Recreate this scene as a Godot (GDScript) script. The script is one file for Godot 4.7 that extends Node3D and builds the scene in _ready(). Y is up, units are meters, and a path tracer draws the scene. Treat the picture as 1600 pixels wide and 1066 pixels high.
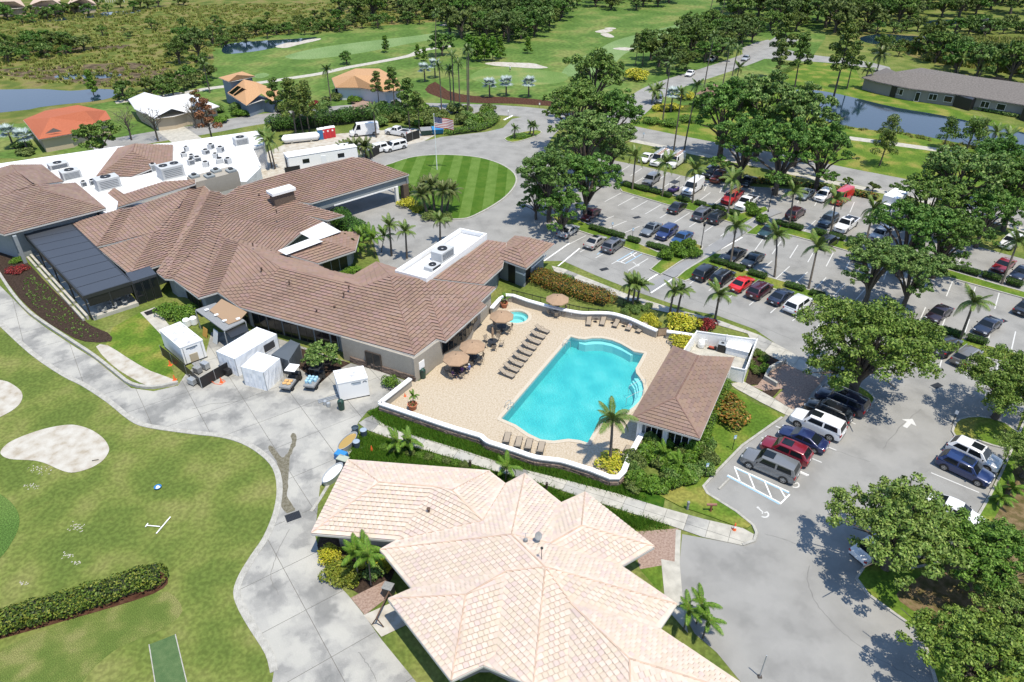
extends Node3D
const FOCAL:=1110.0
const PITCH:=33.5
const EYE:=48.3
const UP:=Vector3.UP
var taken:={}
var M:={}
var rng:=RandomNumberGenerator.new()
func gp(x: float,y: float,h:=.0) -> Vector3:
	var p:=deg_to_rad(PITCH)
	var u:=(x - 800.0)/FOCAL
	var v:=(y - 533.0)/FOCAL
	var d:=Vector3(u,-v*cos(p) - sin(p),-(cos(p) - v*sin(p)))
	return d*((h - EYE)/d.y)+Vector3(0,EYE,0)
func g2(x: float,y: float,h:=.0) -> Vector2:
	var q:=gp(x,y,h)
	return Vector2(q.x,q.z)
func outline(px: Array,h:=.0) -> PackedVector2Array:
	var o:=PackedVector2Array()
	for a in px: o.append(g2(a[0],a[1],h))
	return o
func smooth(pts: PackedVector2Array,n:=4,closed:=true) -> PackedVector2Array:
	var o:=PackedVector2Array()
	var c:=pts.size()
	for i in (c if closed else c - 1):
		var p0: Vector2=pts[(i - 1+c) % c] if closed or i>0 else pts[i]
		var p1: Vector2=pts[i]
		var p2: Vector2=pts[(i+1) % c]
		var p3: Vector2=pts[(i+2) % c] if closed or i+2<c else pts[i+1]
		for k in n: o.append(p1.cubic_interpolate(p2,p0,p3,float(k)/n))
	if not closed: o.append(pts[c - 1])
	return o
func numbered(called: String) -> String:
	var k: int=taken.get(called,0)
	taken[called]=k+1
	return called if k==0 else "%s_%03d" % [called,k]
func tag(o: Node,label:="",category:="",group:="",kind:=""):
	if label: o.set_meta("label",label)
	if category: o.set_meta("category",category)
	if group: o.set_meta("group",group)
	if kind: o.set_meta("kind",kind)
	return o
func thing(called: String,label: String,category: String,at:=Vector3.ZERO,turn:=.0,group:="") -> Node3D:
	var o:=Node3D.new()
	o.name=numbered(called)
	add_child(o)
	o.position=at
	o.rotation.y=turn
	tag(o,label,category,group)
	return o
func part(parent: Node,called: String,mesh: Mesh,m: Material,t:=Transform3D.IDENTITY) -> MeshInstance3D:
	var o:=MeshInstance3D.new()
	o.name=called
	o.mesh=mesh
	o.material_override=m
	o.transform=t
	parent.add_child(o,true)
	return o
func one(called: String,label: String,category: String,mesh: Mesh,m: Material,at:=Vector3.ZERO,turn:=.0,group:="") -> MeshInstance3D:
	var o:=MeshInstance3D.new()
	o.name=numbered(called)
	o.mesh=mesh
	o.material_override=m
	add_child(o)
	o.position=at
	o.rotation.y=turn
	tag(o,label,category,group)
	return o
func struct(called: String,mesh: Mesh,m: Material) -> MeshInstance3D:
	var o:=MeshInstance3D.new()
	o.name=numbered(called)
	o.mesh=mesh
	o.material_override=m
	add_child(o)
	tag(o,"","","","structure")
	return o
func copy(o: Node3D,at: Vector3,turn:=.0,label:="",size:=1.0) -> Node3D:
	var c: Node3D=o.duplicate()
	var base:=String(o.name)
	c.name=numbered(o.get_meta("base_name",base))
	add_child(c)
	c.position=at
	c.rotation.y=turn
	if size!=1.0: c.scale=Vector3.ONE*size
	if label: c.set_meta("label",label)
	return c
func yaw_of(d: Vector2) -> float:
	return atan2(-d.x,-d.y)
class MB:
	var v:=PackedVector3Array()
	var n:=PackedVector3Array()
	var c:=PackedColorArray()
	var uv:=PackedVector2Array()
	var col:=Color.WHITE
	var colored:=false
	var t:=Transform3D.IDENTITY
	func tri(a: Vector3,b: Vector3,d: Vector3,out:=Vector3.ZERO) -> void:
		var m:=(d - a).cross(b - a)
		if m.length_squared()<1e-14: return
		m=m.normalized()
		if out!=Vector3.ZERO and m.dot(out)<.0:
			var k:=b
			b=d
			d=k
			m=-m
		v.append(t*a); v.append(t*b); v.append(t*d)
		m=(t.basis*m).normalized()
		n.append(m); n.append(m); n.append(m)
		if colored:
			c.append(col); c.append(col); c.append(col)
	func quad(a: Vector3,b: Vector3,d: Vector3,e: Vector3,out:=Vector3.ZERO) -> void:
		tri(a,b,d,out)
		tri(a,d,e,out)
	func box(at: Vector3,size: Vector3,b:=Basis.IDENTITY) -> void:
		var h:=size*.5
		for ax in 3:
			for s in [-1.0,1.0]:
				var nn:=Vector3.ZERO
				nn[ax]=s
				var u:=Vector3.ZERO
				u[(ax+1) % 3]=1.0
				var w:=Vector3.ZERO
				w[(ax+2) % 3]=1.0
				var o:=nn*h
				var p:=[o - u*h - w*h,o+u*h - w*h,o+u*h+w*h,o - u*h+w*h]
				quad(at+b*p[0],at+b*p[1],at+b*p[2],at+b*p[3],b*nn)
	func bbox(at: Vector3,size: Vector3,ch: float,b:=Basis.IDENTITY) -> void:
		var h:=size*.5
		var k:=h - Vector3.ONE*ch
		for ax in 3:
			var a1:=(ax+1) % 3
			var a2:=(ax+2) % 3
			for s in [-1.0,1.0]:
				var p:=[]
				for q in [[-1,-1],[1,-1],[1,1],[-1,1]]:
					var w:=Vector3.ZERO
					w[ax]=h[ax]*s
					w[a1]=k[a1]*q[0]
					w[a2]=k[a2]*q[1]
					p.append(at+b*w)
				var nn:=Vector3.ZERO
				nn[ax]=s
				quad(p[0],p[1],p[2],p[3],b*nn)
				for s2 in [-1.0,1.0]:
					var e:=[]
					for q in [[0,-1],[1,-1],[1,1],[0,1]]:
						var w:=Vector3.ZERO
						w[ax]=(h[ax] if q[0]==0 else k[ax])*s
						w[a1]=(k[a1] if q[0]==0 else h[a1])*s2
						w[a2]=k[a2]*q[1]
						e.append(at+b*w)
					var n2:=Vector3.ZERO
					n2[ax]=s
					n2[a1]=s2
					quad(e[0],e[1],e[2],e[3],b*n2)
		for sx in [-1.0,1.0]:
			for sy in [-1.0,1.0]:
				for sz in [-1.0,1.0]:
					var s:=Vector3(sx,sy,sz)
					tri(at+b*(s*Vector3(h.x,k.y,k.z)),at+b*(s*Vector3(k.x,h.y,k.z)),at+b*(s*Vector3(k.x,k.y,h.z)),b*s)
	func tube(a: Vector3,b: Vector3,r0: float,r1: float,seg:=8,caps:=true) -> void:
		var d:=(b - a).normalized()
		var u:=d.cross(Vector3.UP if absf(d.y)<.95 else Vector3.RIGHT).normalized()
		var w:=d.cross(u)
		for i in seg:
			var t0:=TAU*i/seg
			var t1:=TAU*(i+1)/seg
			var e0:=u*cos(t0)+w*sin(t0)
			var e1:=u*cos(t1)+w*sin(t1)
			var f:=v.size()
			quad(a+e0*r0,a+e1*r0,b+e1*r1,b+e0*r1,e0+e1)
			for k in range(f,v.size()):
				var q:=t.affine_inverse()*v[k] - a
				n[k]=(t.basis*(q - d*q.dot(d)).normalized()) if (q - d*q.dot(d)).length()>1e-6 else n[k]
			if caps:
				tri(a,a+e0*r0,a+e1*r0,-d)
				tri(b,b+e0*r1,b+e1*r1,d)
	func path(p: Array,r0: float,r1: float,seg:=6) -> void:
		for i in p.size() - 1:
			tube(p[i],p[i+1],lerpf(r0,r1,float(i)/(p.size() - 1)),lerpf(r0,r1,float(i+1)/(p.size() - 1)),seg,i==p.size() - 2)
	func lathe(prof: Array,seg:=16,at:=Vector3.ZERO,squash:=Vector3.ONE) -> void:
		for i in prof.size() - 1:
			for k in seg:
				var t0:=TAU*k/seg
				var t1:=TAU*(k+1)/seg
				var e0:=Vector3(cos(t0),0,sin(t0))
				var e1:=Vector3(cos(t1),0,sin(t1))
				var p: Vector2=prof[i]
				var q: Vector2=prof[i+1]
				var nn:=(e0+e1).normalized()*(q.y - p.y)+Vector3.UP*(p.x - q.x)
				if nn.length()<1e-6: nn=Vector3.UP
				quad(at+(e0*p.x+UPV*p.y)*squash,at+(e1*p.x+UPV*p.y)*squash,at+(e1*q.x+UPV*q.y)*squash,at+(e0*q.x+UPV*q.y)*squash,nn)
	const UPV:=Vector3.UP
	func flat(poly: PackedVector2Array,y: float,up:=true) -> void:
		var ix:=Geometry2D.triangulate_polygon(poly)
		for i in range(0,ix.size(),3):
			var a:=poly[ix[i]]
			var b:=poly[ix[i+1]]
			var d:=poly[ix[i+2]]
			tri(Vector3(a.x,y,a.y),Vector3(b.x,y,b.y),Vector3(d.x,y,d.y),Vector3.UP if up else Vector3.DOWN)
	func prism(poly: PackedVector2Array,y0: float,y1: float,bottom:=false) -> void:
		flat(poly,y1)
		if bottom: flat(poly,y0,false)
		var s:=-1.0 if Geometry2D.is_polygon_clockwise(poly) else 1.0
		for i in poly.size():
			var a:=poly[i]
			var b:=poly[(i+1) % poly.size()]
			var e:=(b - a)
			quad(Vector3(a.x,y0,a.y),Vector3(b.x,y0,b.y),Vector3(b.x,y1,b.y),Vector3(a.x,y1,a.y),Vector3(e.y,0,-e.x)*s)
	func wall(p: PackedVector2Array,w: float,y0: float,y1: float,closed:=false) -> void:
		var k:=p.size()
		var l:=PackedVector2Array()
		var r:=PackedVector2Array()
		for i in k:
			var d:=Vector2.ZERO
			if i>0 or closed: d+=(p[i] - p[(i - 1+k) % k]).normalized()
			if i<k - 1 or closed: d+=(p[(i+1) % k] - p[i]).normalized()
			d=d.normalized()
			var o:=Vector2(-d.y,d.x)*w*.5
			l.append(p[i]+o)
			r.append(p[i] - o)
		for i in (k if closed else k - 1):
			var j:=(i+1) % k
			var mid:=(p[i]+p[j])*.5
			var o:=(l[i]+l[j])*.5 - mid
			quad(Vector3(l[i].x,y1,l[i].y),Vector3(l[j].x,y1,l[j].y),Vector3(r[j].x,y1,r[j].y),Vector3(r[i].x,y1,r[i].y),Vector3.UP)
			quad(Vector3(l[i].x,y0,l[i].y),Vector3(l[j].x,y0,l[j].y),Vector3(l[j].x,y1,l[j].y),Vector3(l[i].x,y1,l[i].y),Vector3(o.x,0,o.y))
			quad(Vector3(r[i].x,y0,r[i].y),Vector3(r[j].x,y0,r[j].y),Vector3(r[j].x,y1,r[j].y),Vector3(r[i].x,y1,r[i].y),-Vector3(o.x,0,o.y))
		if not closed:
			for i in [0,k - 1]:
				var d:=(p[0] - p[1]) if i==0 else (p[k - 1] - p[k - 2])
				quad(Vector3(l[i].x,y0,l[i].y),Vector3(r[i].x,y0,r[i].y),Vector3(r[i].x,y1,r[i].y),Vector3(l[i].x,y1,l[i].y),Vector3(d.x,0,d.y))
	func loft(rings: Array,cap0:=true,cap1:=true) -> void:
		var k: int=rings[0].size()
		for i in rings.size() - 1:
			var ca:=Vector3.ZERO
			for q in rings[i]: ca+=q
			for q in rings[i+1]: ca+=q
			ca /= 2.0*k
			for j in k:
				var a: Vector3=rings[i][j]
				var b: Vector3=rings[i][(j+1) % k]
				var d: Vector3=rings[i+1][(j+1) % k]
				var e: Vector3=rings[i+1][j]
				quad(a,b,d,e,(a+b+d+e)*.25 - ca)
		for q in [0,1]:
			if (q==0 and cap0) or (q==1 and cap1):
				var ring: Array=rings[0] if q==0 else rings[rings.size() - 1]
				var other: Array=rings[1] if q==0 else rings[rings.size() - 2]
				var m:=Vector3.ZERO
				for p in ring: m+=p
				m /= k
				for j in k: tri(m,ring[j],ring[(j+1) % k],m - other[0])
	func soften(angle:=40.0) -> void:
		var at:={}
		for i in v.size():
			var key:=Vector3i((v[i]*500.0).round())
			if not at.has(key): at[key]=[]
			at[key].append(i)
		var lim:=cos(deg_to_rad(angle))
		var m:=n.duplicate()
		for key in at:
			for i in at[key]:
				var s:=Vector3.ZERO
				for j in at[key]:
					if n[i].dot(n[j])>lim: s+=n[j]
				if s.length()>1e-6: m[i]=s.normalized()
		n=m
	func done() -> ArrayMesh:
		var a:=[]
		a.resize(Mesh.ARRAY_MAX)
		a[Mesh.ARRAY_VERTEX]=v
		a[Mesh.ARRAY_NORMAL]=n
		if colored: a[Mesh.ARRAY_COLOR]=c
		if uv.size()==v.size() and uv.size(): a[Mesh.ARRAY_TEX_UV]=uv
		var m:=ArrayMesh.new()
		if v.size(): m.add_surface_from_arrays(Mesh.PRIMITIVE_TRIANGLES,a)
		return m
func mb(colored:=false) -> MB:
	var b:=MB.new()
	b.colored=colored
	return b
func lin(r: float,g: float,b: float) -> Color:
	return Color(r,g,b).linear_to_srgb()
func mat(c: Color,rough:=.8,metal:=.0) -> StandardMaterial3D:
	var m:=StandardMaterial3D.new()
	m.albedo_color=c
	m.roughness=rough
	m.metallic=metal
	return m
func vmat(rough:=.8) -> StandardMaterial3D:
	var m:=mat(Color.WHITE,rough)
	m.vertex_color_use_as_albedo=true
	return m
func noise(seed_: int,freq: float,ramp: Array,octaves:=4,size:=512,warp:=.0) -> NoiseTexture2D:
	var f:=FastNoiseLite.new()
	f.seed=seed_
	f.noise_type=FastNoiseLite.TYPE_SIMPLEX_SMOOTH
	f.frequency=freq
	f.fractal_octaves=octaves
	if warp>.0:
		f.domain_warp_enabled=true
		f.domain_warp_amplitude=warp
	var t:=NoiseTexture2D.new()
	t.width=size
	t.height=size
	t.seamless=true
	t.noise=f
	var g:=Gradient.new()
	var off:=PackedFloat32Array()
	var cs:=PackedColorArray()
	for a in ramp:
		off.append(a[0])
		cs.append(a[1])
	g.offsets=off
	g.colors=cs
	t.color_ramp=g
	return t
func grey(a: float,b: float) -> Array:
	return [[.0,Color(a,a,a)],[.25,Color(a,a,a)],[.75,Color(b,b,b)],[1.0,Color(b,b,b)]]
func ground_mat(tex: Texture2D,metres: float,fine: Texture2D,fine_metres: float,rough:=.9) -> StandardMaterial3D:
	var m:=mat(Color.WHITE,rough)
	m.albedo_texture=tex
	m.uv1_triplanar=true
	m.uv1_world_triplanar=true
	m.uv1_scale=Vector3.ONE/metres
	m.detail_enabled=true
	m.detail_albedo=fine
	m.detail_blend_mode=BaseMaterial3D.BLEND_MODE_MUL
	m.detail_uv_layer=BaseMaterial3D.DETAIL_UV_2
	m.uv2_triplanar=true
	m.uv2_world_triplanar=true
	m.uv2_scale=Vector3.ONE/fine_metres
	m.metallic_specular=.2
	return m
func leaf_mat(rough:=.55,back:=.5) -> StandardMaterial3D:
	var m:=vmat(rough)
	m.backlight_enabled=true
	m.backlight=Color(.24,.36,.07)*back
	m.metallic_specular=.3
	return m
func setup() -> void:
	var cam:=Camera3D.new()
	cam.name="camera"
	cam.position=Vector3(0,EYE,0)
	cam.rotation_degrees=Vector3(-PITCH,0,0)
	cam.fov=rad_to_deg(2.0*atan(533.0/FOCAL))
	cam.far=4000.0
	cam.current=true
	add_child(cam)
	var sky:=ProceduralSkyMaterial.new()
	sky.sky_top_color=Color(.40,.52,.69)
	sky.sky_horizon_color=Color(.78,.82,.87)
	sky.sky_curve=.15
	sky.ground_bottom_color=Color(.25,.30,.18)
	sky.ground_horizon_color=Color(.45,.50,.42)
	sky.sun_angle_max=1.0
	var env:=Environment.new()
	env.background_mode=Environment.BG_SKY
	env.sky=Sky.new()
	env.sky.sky_material=sky
	env.background_energy_multiplier=1.7
	env.tonemap_mode=Environment.TONE_MAPPER_LINEAR
	env.tonemap_exposure=1.24
	env.sdfgi_enabled=true
	env.ssao_enabled=true
	env.ssil_enabled=true
	var we:=WorldEnvironment.new()
	we.name="environment"
	we.environment=env
	add_child(we)
	var sun:=DirectionalLight3D.new()
	sun.name="sun"
	sun.light_energy=1.5
	sun.light_color=Color(1.0,.965,.90)
	sun.light_angular_distance=.53
	sun.shadow_enabled=true
	add_child(sun)
	sun.look_at_from_position(Vector3.ZERO,Vector3(-.22,-1.0,-.27),Vector3.FORWARD)
func grass_ramp(dark: Color,mid: Color,dry: Color,dry_at:=.8) -> Array:
	return [[.0,dark],[.32,dark.lerp(mid,.3)],[.5,mid],[dry_at,dry],[1.0,dry]]
func materials() -> void:
	var fine:=noise(11,.045,grey(.72,1.0),5,512)
	var speck:=noise(12,.09,grey(.62,1.0),4,512)
	var soft:=noise(13,.02,grey(.86,1.0),4,512)
	var mott:=noise(47,.025,grey(.84,1.0),6,1024)
	M.lawn=ground_mat(noise(1,.008,grass_ramp(lin(.105,.150,.032),lin(.150,.188,.044),lin(.215,.222,.072),.86),5,1024),60.0,mott,13.0)
	M.turf_green=ground_mat(noise(2,.006,grass_ramp(lin(.085,.165,.035),lin(.115,.20,.045),lin(.16,.225,.06),.85),4,512),60.0,fine,4.0)
	M.park_grass=ground_mat(noise(3,.010,grass_ramp(lin(.075,.145,.018),lin(.125,.195,.026),lin(.24,.235,.055),.75),5,512),34.0,mott,11.0)
	M.lush=ground_mat(noise(4,.02,grass_ramp(lin(.035,.10,.010),lin(.065,.155,.014),lin(.11,.19,.022),.8),5,512),12.0,speck,1.2)
	M.strip_dark=ground_mat(noise(5,.02,grass_ramp(lin(.065,.145,.015),lin(.08,.165,.018),lin(.10,.18,.024),.8),4,256),14.0,fine,1.9)
	M.strip_light=ground_mat(noise(6,.02,grass_ramp(lin(.115,.205,.036),lin(.135,.23,.044),lin(.155,.25,.054),.8),4,256),14.0,fine,1.9)
	M.fairway=ground_mat(noise(7,.012,grass_ramp(lin(.15,.235,.085),lin(.175,.265,.10),lin(.205,.29,.12),.8),4,256),50.0,soft,6.0)
	M.green_fringe=ground_mat(noise(8,.012,grass_ramp(lin(.13,.215,.055),lin(.16,.24,.07),lin(.23,.265,.09),.75),4,256),40.0,soft,5.0)
	M.rough_far=ground_mat(noise(9,.010,grass_ramp(lin(.080,.150,.030),lin(.115,.19,.042),lin(.19,.22,.065),.8),5,512),90.0,mott,45.0)
	M.wetland=ground_mat(noise(10,.012,[[.0,lin(.10,.145,.03)],[.35,lin(.15,.195,.04)],[.52,lin(.21,.23,.055)],[.68,lin(.29,.26,.09)],[1.0,lin(.21,.17,.08)]],5,1024),110.0,speck,6.0)
	M.mud=ground_mat(noise(14,.02,[[.0,lin(.06,.05,.03)],[.45,lin(.14,.105,.065)],[.7,lin(.24,.18,.11)],[1.0,lin(.15,.14,.06)]],5,512),30.0,speck,3.0)
	M.sand=ground_mat(noise(15,.02,[[.0,lin(.33,.28,.21)],[.35,lin(.44,.405,.345)],[.7,lin(.50,.475,.42)],[1.0,lin(.53,.51,.46)]],4,512),16.0,noise(16,.08,grey(.9,1.0),4,256),.8)
	M.mulch=ground_mat(noise(17,.03,[[.0,lin(.035,.024,.018)],[.5,lin(.07,.048,.036)],[1.0,lin(.12,.085,.062)]],5,512),5.0,speck,.7)
	M.red_mulch=ground_mat(noise(18,.03,[[.0,lin(.06,.026,.016)],[.5,lin(.115,.055,.034)],[1.0,lin(.17,.095,.06)]],5,256),5.0,speck,.8)
	var tar:=noise(19,.010,[[.0,lin(.235,.232,.22)],[.4,lin(.295,.291,.275)],[.65,lin(.32,.315,.298)],[1.0,lin(.345,.338,.318)]],5,1024,30.0)
	M.asphalt=ground_mat(tar,46.0,noise(20,.12,grey(.84,1.0),3,512),1.6,.9)
	M.asphalt_new=ground_mat(noise(21,.012,[[.0,lin(.24,.243,.245)],[.6,lin(.285,.288,.29)],[1.0,lin(.31,.31,.31)]],5,512),24.0,noise(20,.12,grey(.84,1.0),3,512),1.6,.9)
	M.concretes=[]
	for k in 4:
		var s:=1.0 - .015*k
		M.concretes.append(ground_mat(noise(22,.011,[[.0,lin(.20*s,.20*s,.19*s)],[.30,lin(.28*s,.276*s,.26*s)],[.5,lin(.37*s,.362*s,.335*s)],[.7,lin(.43*s,.42*s,.38*s)],[1.0,lin(.47*s,.455*s,.41*s)]],6,512,40.0),23.0,noise(30,.10,grey(.88,1.0),3,256),1.3))
	M.seam=ground_mat(noise(48,.05,[[.0,lin(.17,.168,.16)],[1.0,lin(.24,.237,.225)]],4,128),3.0,soft,.5)
	M.joint=mat(lin(.14,.135,.12),.95)
	M.kerb=ground_mat(noise(31,.03,[[.0,lin(.34,.33,.295)],[1.0,lin(.50,.485,.44)]],4,256),6.0,soft,1.0)
	M.walk=ground_mat(noise(32,.02,[[.0,lin(.36,.345,.30)],[.5,lin(.45,.43,.375)],[1.0,lin(.53,.505,.44)]],5,512),12.0,noise(30,.10,grey(.88,1.0),3,256),1.3)
	M.deck=ground_mat(noise(33,.05,[[.0,lin(.38,.30,.205)],[.3,lin(.465,.385,.28)],[.6,lin(.53,.45,.345)],[1.0,lin(.59,.52,.415)]],5,512),7.0,noise(34,.16,grey(.84,1.0),2,256),1.5,.85)
	M.brick_paving=ground_mat(noise(35,.06,[[.0,lin(.26,.17,.13)],[.5,lin(.36,.26,.21)],[1.0,lin(.45,.34,.28)]],4,256),4.0,noise(34,.16,grey(.8,1.0),2,256),1.2)
	M.paint=mat(lin(.72,.72,.70),.7)
	M.paint_old=ground_mat(noise(36,.05,[[.0,lin(.50,.50,.48)],[1.0,lin(.74,.74,.72)]],4,256),1.5,soft,.4)
	M.paint_blue=mat(lin(.26,.42,.55),.7)
	M.paint_yellow=mat(lin(.65,.45,.06),.7)
	var wn:=FastNoiseLite.new()
	wn.seed=5
	wn.frequency=.02
	var wt:=NoiseTexture2D.new()
	wt.noise=wn
	wt.seamless=true
	wt.as_normal_map=true
	wt.bump_strength=2.0
	wt.width=256
	wt.height=256
	M.pond=mat(lin(.010,.026,.042),.06)
	M.pond.metallic_specular=.6
	M.pond.normal_enabled=true
	M.pond.normal_texture=wt
	M.pond.normal_scale=.08
	M.pond.uv1_triplanar=true
	M.pond.uv1_world_triplanar=true
	M.pond.uv1_scale=Vector3.ONE/6.0
	M.water=mat(Color(.55,.9,.95,.06),.03)
	M.water.transparency=BaseMaterial3D.TRANSPARENCY_ALPHA
	M.water.normal_enabled=true
	M.water.normal_texture=wt
	M.water.normal_scale=.35
	M.water.uv1_triplanar=true
	M.water.uv1_world_triplanar=true
	M.water.uv1_scale=Vector3.ONE/3.0
	M.basin=ground_mat(noise(37,.012,[[.0,lin(.012,.37,.385)],[.5,lin(.035,.45,.445)],[1.0,lin(.085,.52,.50)]],3,256),14.0,soft,2.0,.6)
	M.pool_step=mat(lin(.17,.56,.54),.6)
	M.coping=ground_mat(noise(38,.05,[[.0,lin(.50,.43,.33)],[1.0,lin(.62,.56,.46)]],3,256),2.0,soft,.6)
	M.white=mat(lin(.78,.78,.77),.6)
	M.white_roof=ground_mat(noise(39,.02,[[.0,lin(.62,.62,.62)],[.5,lin(.74,.74,.74)],[1.0,lin(.80,.80,.80)]],4,256),12.0,soft,2.0,.7)
	M.stucco=ground_mat(noise(40,.03,[[.0,lin(.36,.33,.28)],[1.0,lin(.42,.385,.33)]],4,256),5.0,soft,.9)
	M.stucco_grey=ground_mat(noise(41,.03,[[.0,lin(.26,.29,.30)],[1.0,lin(.31,.335,.345)]],4,256),5.0,soft,.9)
	M.dark_wall=mat(lin(.045,.045,.048),.7)
	M.dark_metal=mat(lin(.035,.037,.040),.45,.3)
	M.black=mat(lin(.012,.012,.013),.5)
	M.rubber=mat(lin(.018,.018,.018),.85)
	M.glass=mat(lin(.010,.013,.016),.05)
	M.glass.metallic_specular=.45
	M.galv=mat(lin(.42,.44,.45),.45,.5)
	M.grey_metal=ground_mat(noise(42,.05,[[.0,lin(.22,.23,.235)],[1.0,lin(.34,.345,.345)]],4,128),1.5,soft,.5,.55)
	M.unit_grey=mat(lin(.44,.45,.45),.5)
	M.stone=ground_mat(noise(43,.05,[[.0,lin(.09,.065,.05)],[.5,lin(.20,.15,.12)],[1.0,lin(.34,.28,.23)]],3,256),1.6,speck,.5)
	M.soffit=mat(lin(.55,.54,.52),.7)
	M.fascia=mat(lin(.46,.45,.43),.6)
	M.terracotta=mat(lin(.42,.15,.075),.8)
	M.canvas=ground_mat(noise(44,.04,[[.0,lin(.36,.245,.16)],[1.0,lin(.43,.30,.20)]],3,128),2.0,soft,.3,.9)
	M.tarp=mat(lin(.72,.74,.76),.5)
	M.sling=mat(lin(.30,.25,.19),.9)
	M.bronze=mat(lin(.07,.055,.045),.5,.2)
	M.bin_green=mat(lin(.012,.045,.032),.4)
	M.orange=mat(lin(.75,.13,.03),.6)
	M.bark=ground_mat(noise(45,.06,[[.0,lin(.08,.065,.05)],[.5,lin(.17,.145,.12)],[1.0,lin(.28,.25,.215)]],4,256),1.2,speck,.4)
	M.palm_bark=ground_mat(noise(46,.06,[[.0,lin(.14,.115,.09)],[.5,lin(.24,.205,.17)],[1.0,lin(.33,.29,.245)]],4,256),.9,speck,.4)
	M.leaf=leaf_mat(.5,.85)
	M.leaf_tones=[M.leaf,leaf_mat(.5,.85),leaf_mat(.5,.85)]
	M.leaf_tones[1].albedo_color=Color(.86,.95,.82)
	M.leaf_tones[2].albedo_color=Color(.95,.96,.86)
	M.frond=leaf_mat(.42,.45)
	M.vc=vmat(.8)
	M.wood=mat(lin(.28,.17,.085),.8)
	M.wood_dark=mat(lin(.10,.06,.04),.8)
func sheet(called: String,poly: PackedVector2Array,y: float,m: Material) -> MeshInstance3D:
	var b:=mb()
	b.flat(poly,y)
	return struct(called,b.done(),m)
func ribbon_poly(px: Array,w: float,sub:=4) -> PackedVector2Array:
	var p:=smooth(outline(px),sub,false)
	var l:=PackedVector2Array()
	var r:=PackedVector2Array()
	for i in p.size():
		var d:=(p[mini(i+1,p.size() - 1)] - p[maxi(i - 1,0)]).normalized()
		l.append(p[i]+Vector2(-d.y,d.x)*w*.5)
		r.append(p[i] - Vector2(-d.y,d.x)*w*.5)
	r.reverse()
	l.append_array(r)
	return l
func bar_mesh(a: Vector2,b: Vector2,w: float,y: float) -> ArrayMesh:
	var d:=(b - a).normalized()
	var o:=Vector2(-d.y,d.x)*w*.5
	var m:=mb()
	m.flat(PackedVector2Array([a+o,b+o,b - o,a - o]),y)
	return m.done()
func island(called: String,px: Array,m: Material,sub:=1,kerb:=true,top:=.13) -> Node3D:
	var o:=outline(px)
	if sub>1: o=smooth(o,sub)
	var b:=mb()
	b.prism(o,.0,top)
	var g:=struct(called,b.done(),m)
	if kerb:
		var k:=mb()
		k.wall(o,.22,.0,top+.02,true)
		part(g,"kerb",k.done(),M.kerb)
	return g
func pieces(parent: Node3D,called: String,poly: PackedVector2Array,origin: Vector2,ax: Vector2,sx: float,sy: float,y: float,gap: float,ms: Array) -> void:
	var ay:=Vector2(-ax.y,ax.x)
	var lo:=Vector2(1e9,1e9)
	var hi:=-lo
	for p in poly:
		var q:=Vector2((p - origin).dot(ax),(p - origin).dot(ay))
		lo=lo.min(q)
		hi=hi.max(q)
	var k:=0
	for i in range(floori(lo.x/sx),ceili(hi.x/sx)):
		for j in range(floori(lo.y/sy),ceili(hi.y/sy)):
			var a:=origin+ax*(i*sx+gap)+ay*(j*sy+gap)
			var c:=PackedVector2Array([a,a+ax*(sx - 2*gap),a+ax*(sx - 2*gap)+ay*(sy - 2*gap),a+ay*(sy - 2*gap)])
			for q in Geometry2D.intersect_polygons(poly,c):
				if Geometry2D.triangulate_polygon(q).is_empty(): continue
				var b:=mb()
				b.prism(q,y - .03,y+.004*((i*7+j*3) % 3))
				part(parent,called,b.done(),ms[(i*5+j*3+400) % ms.size()])
				k+=1
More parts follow.
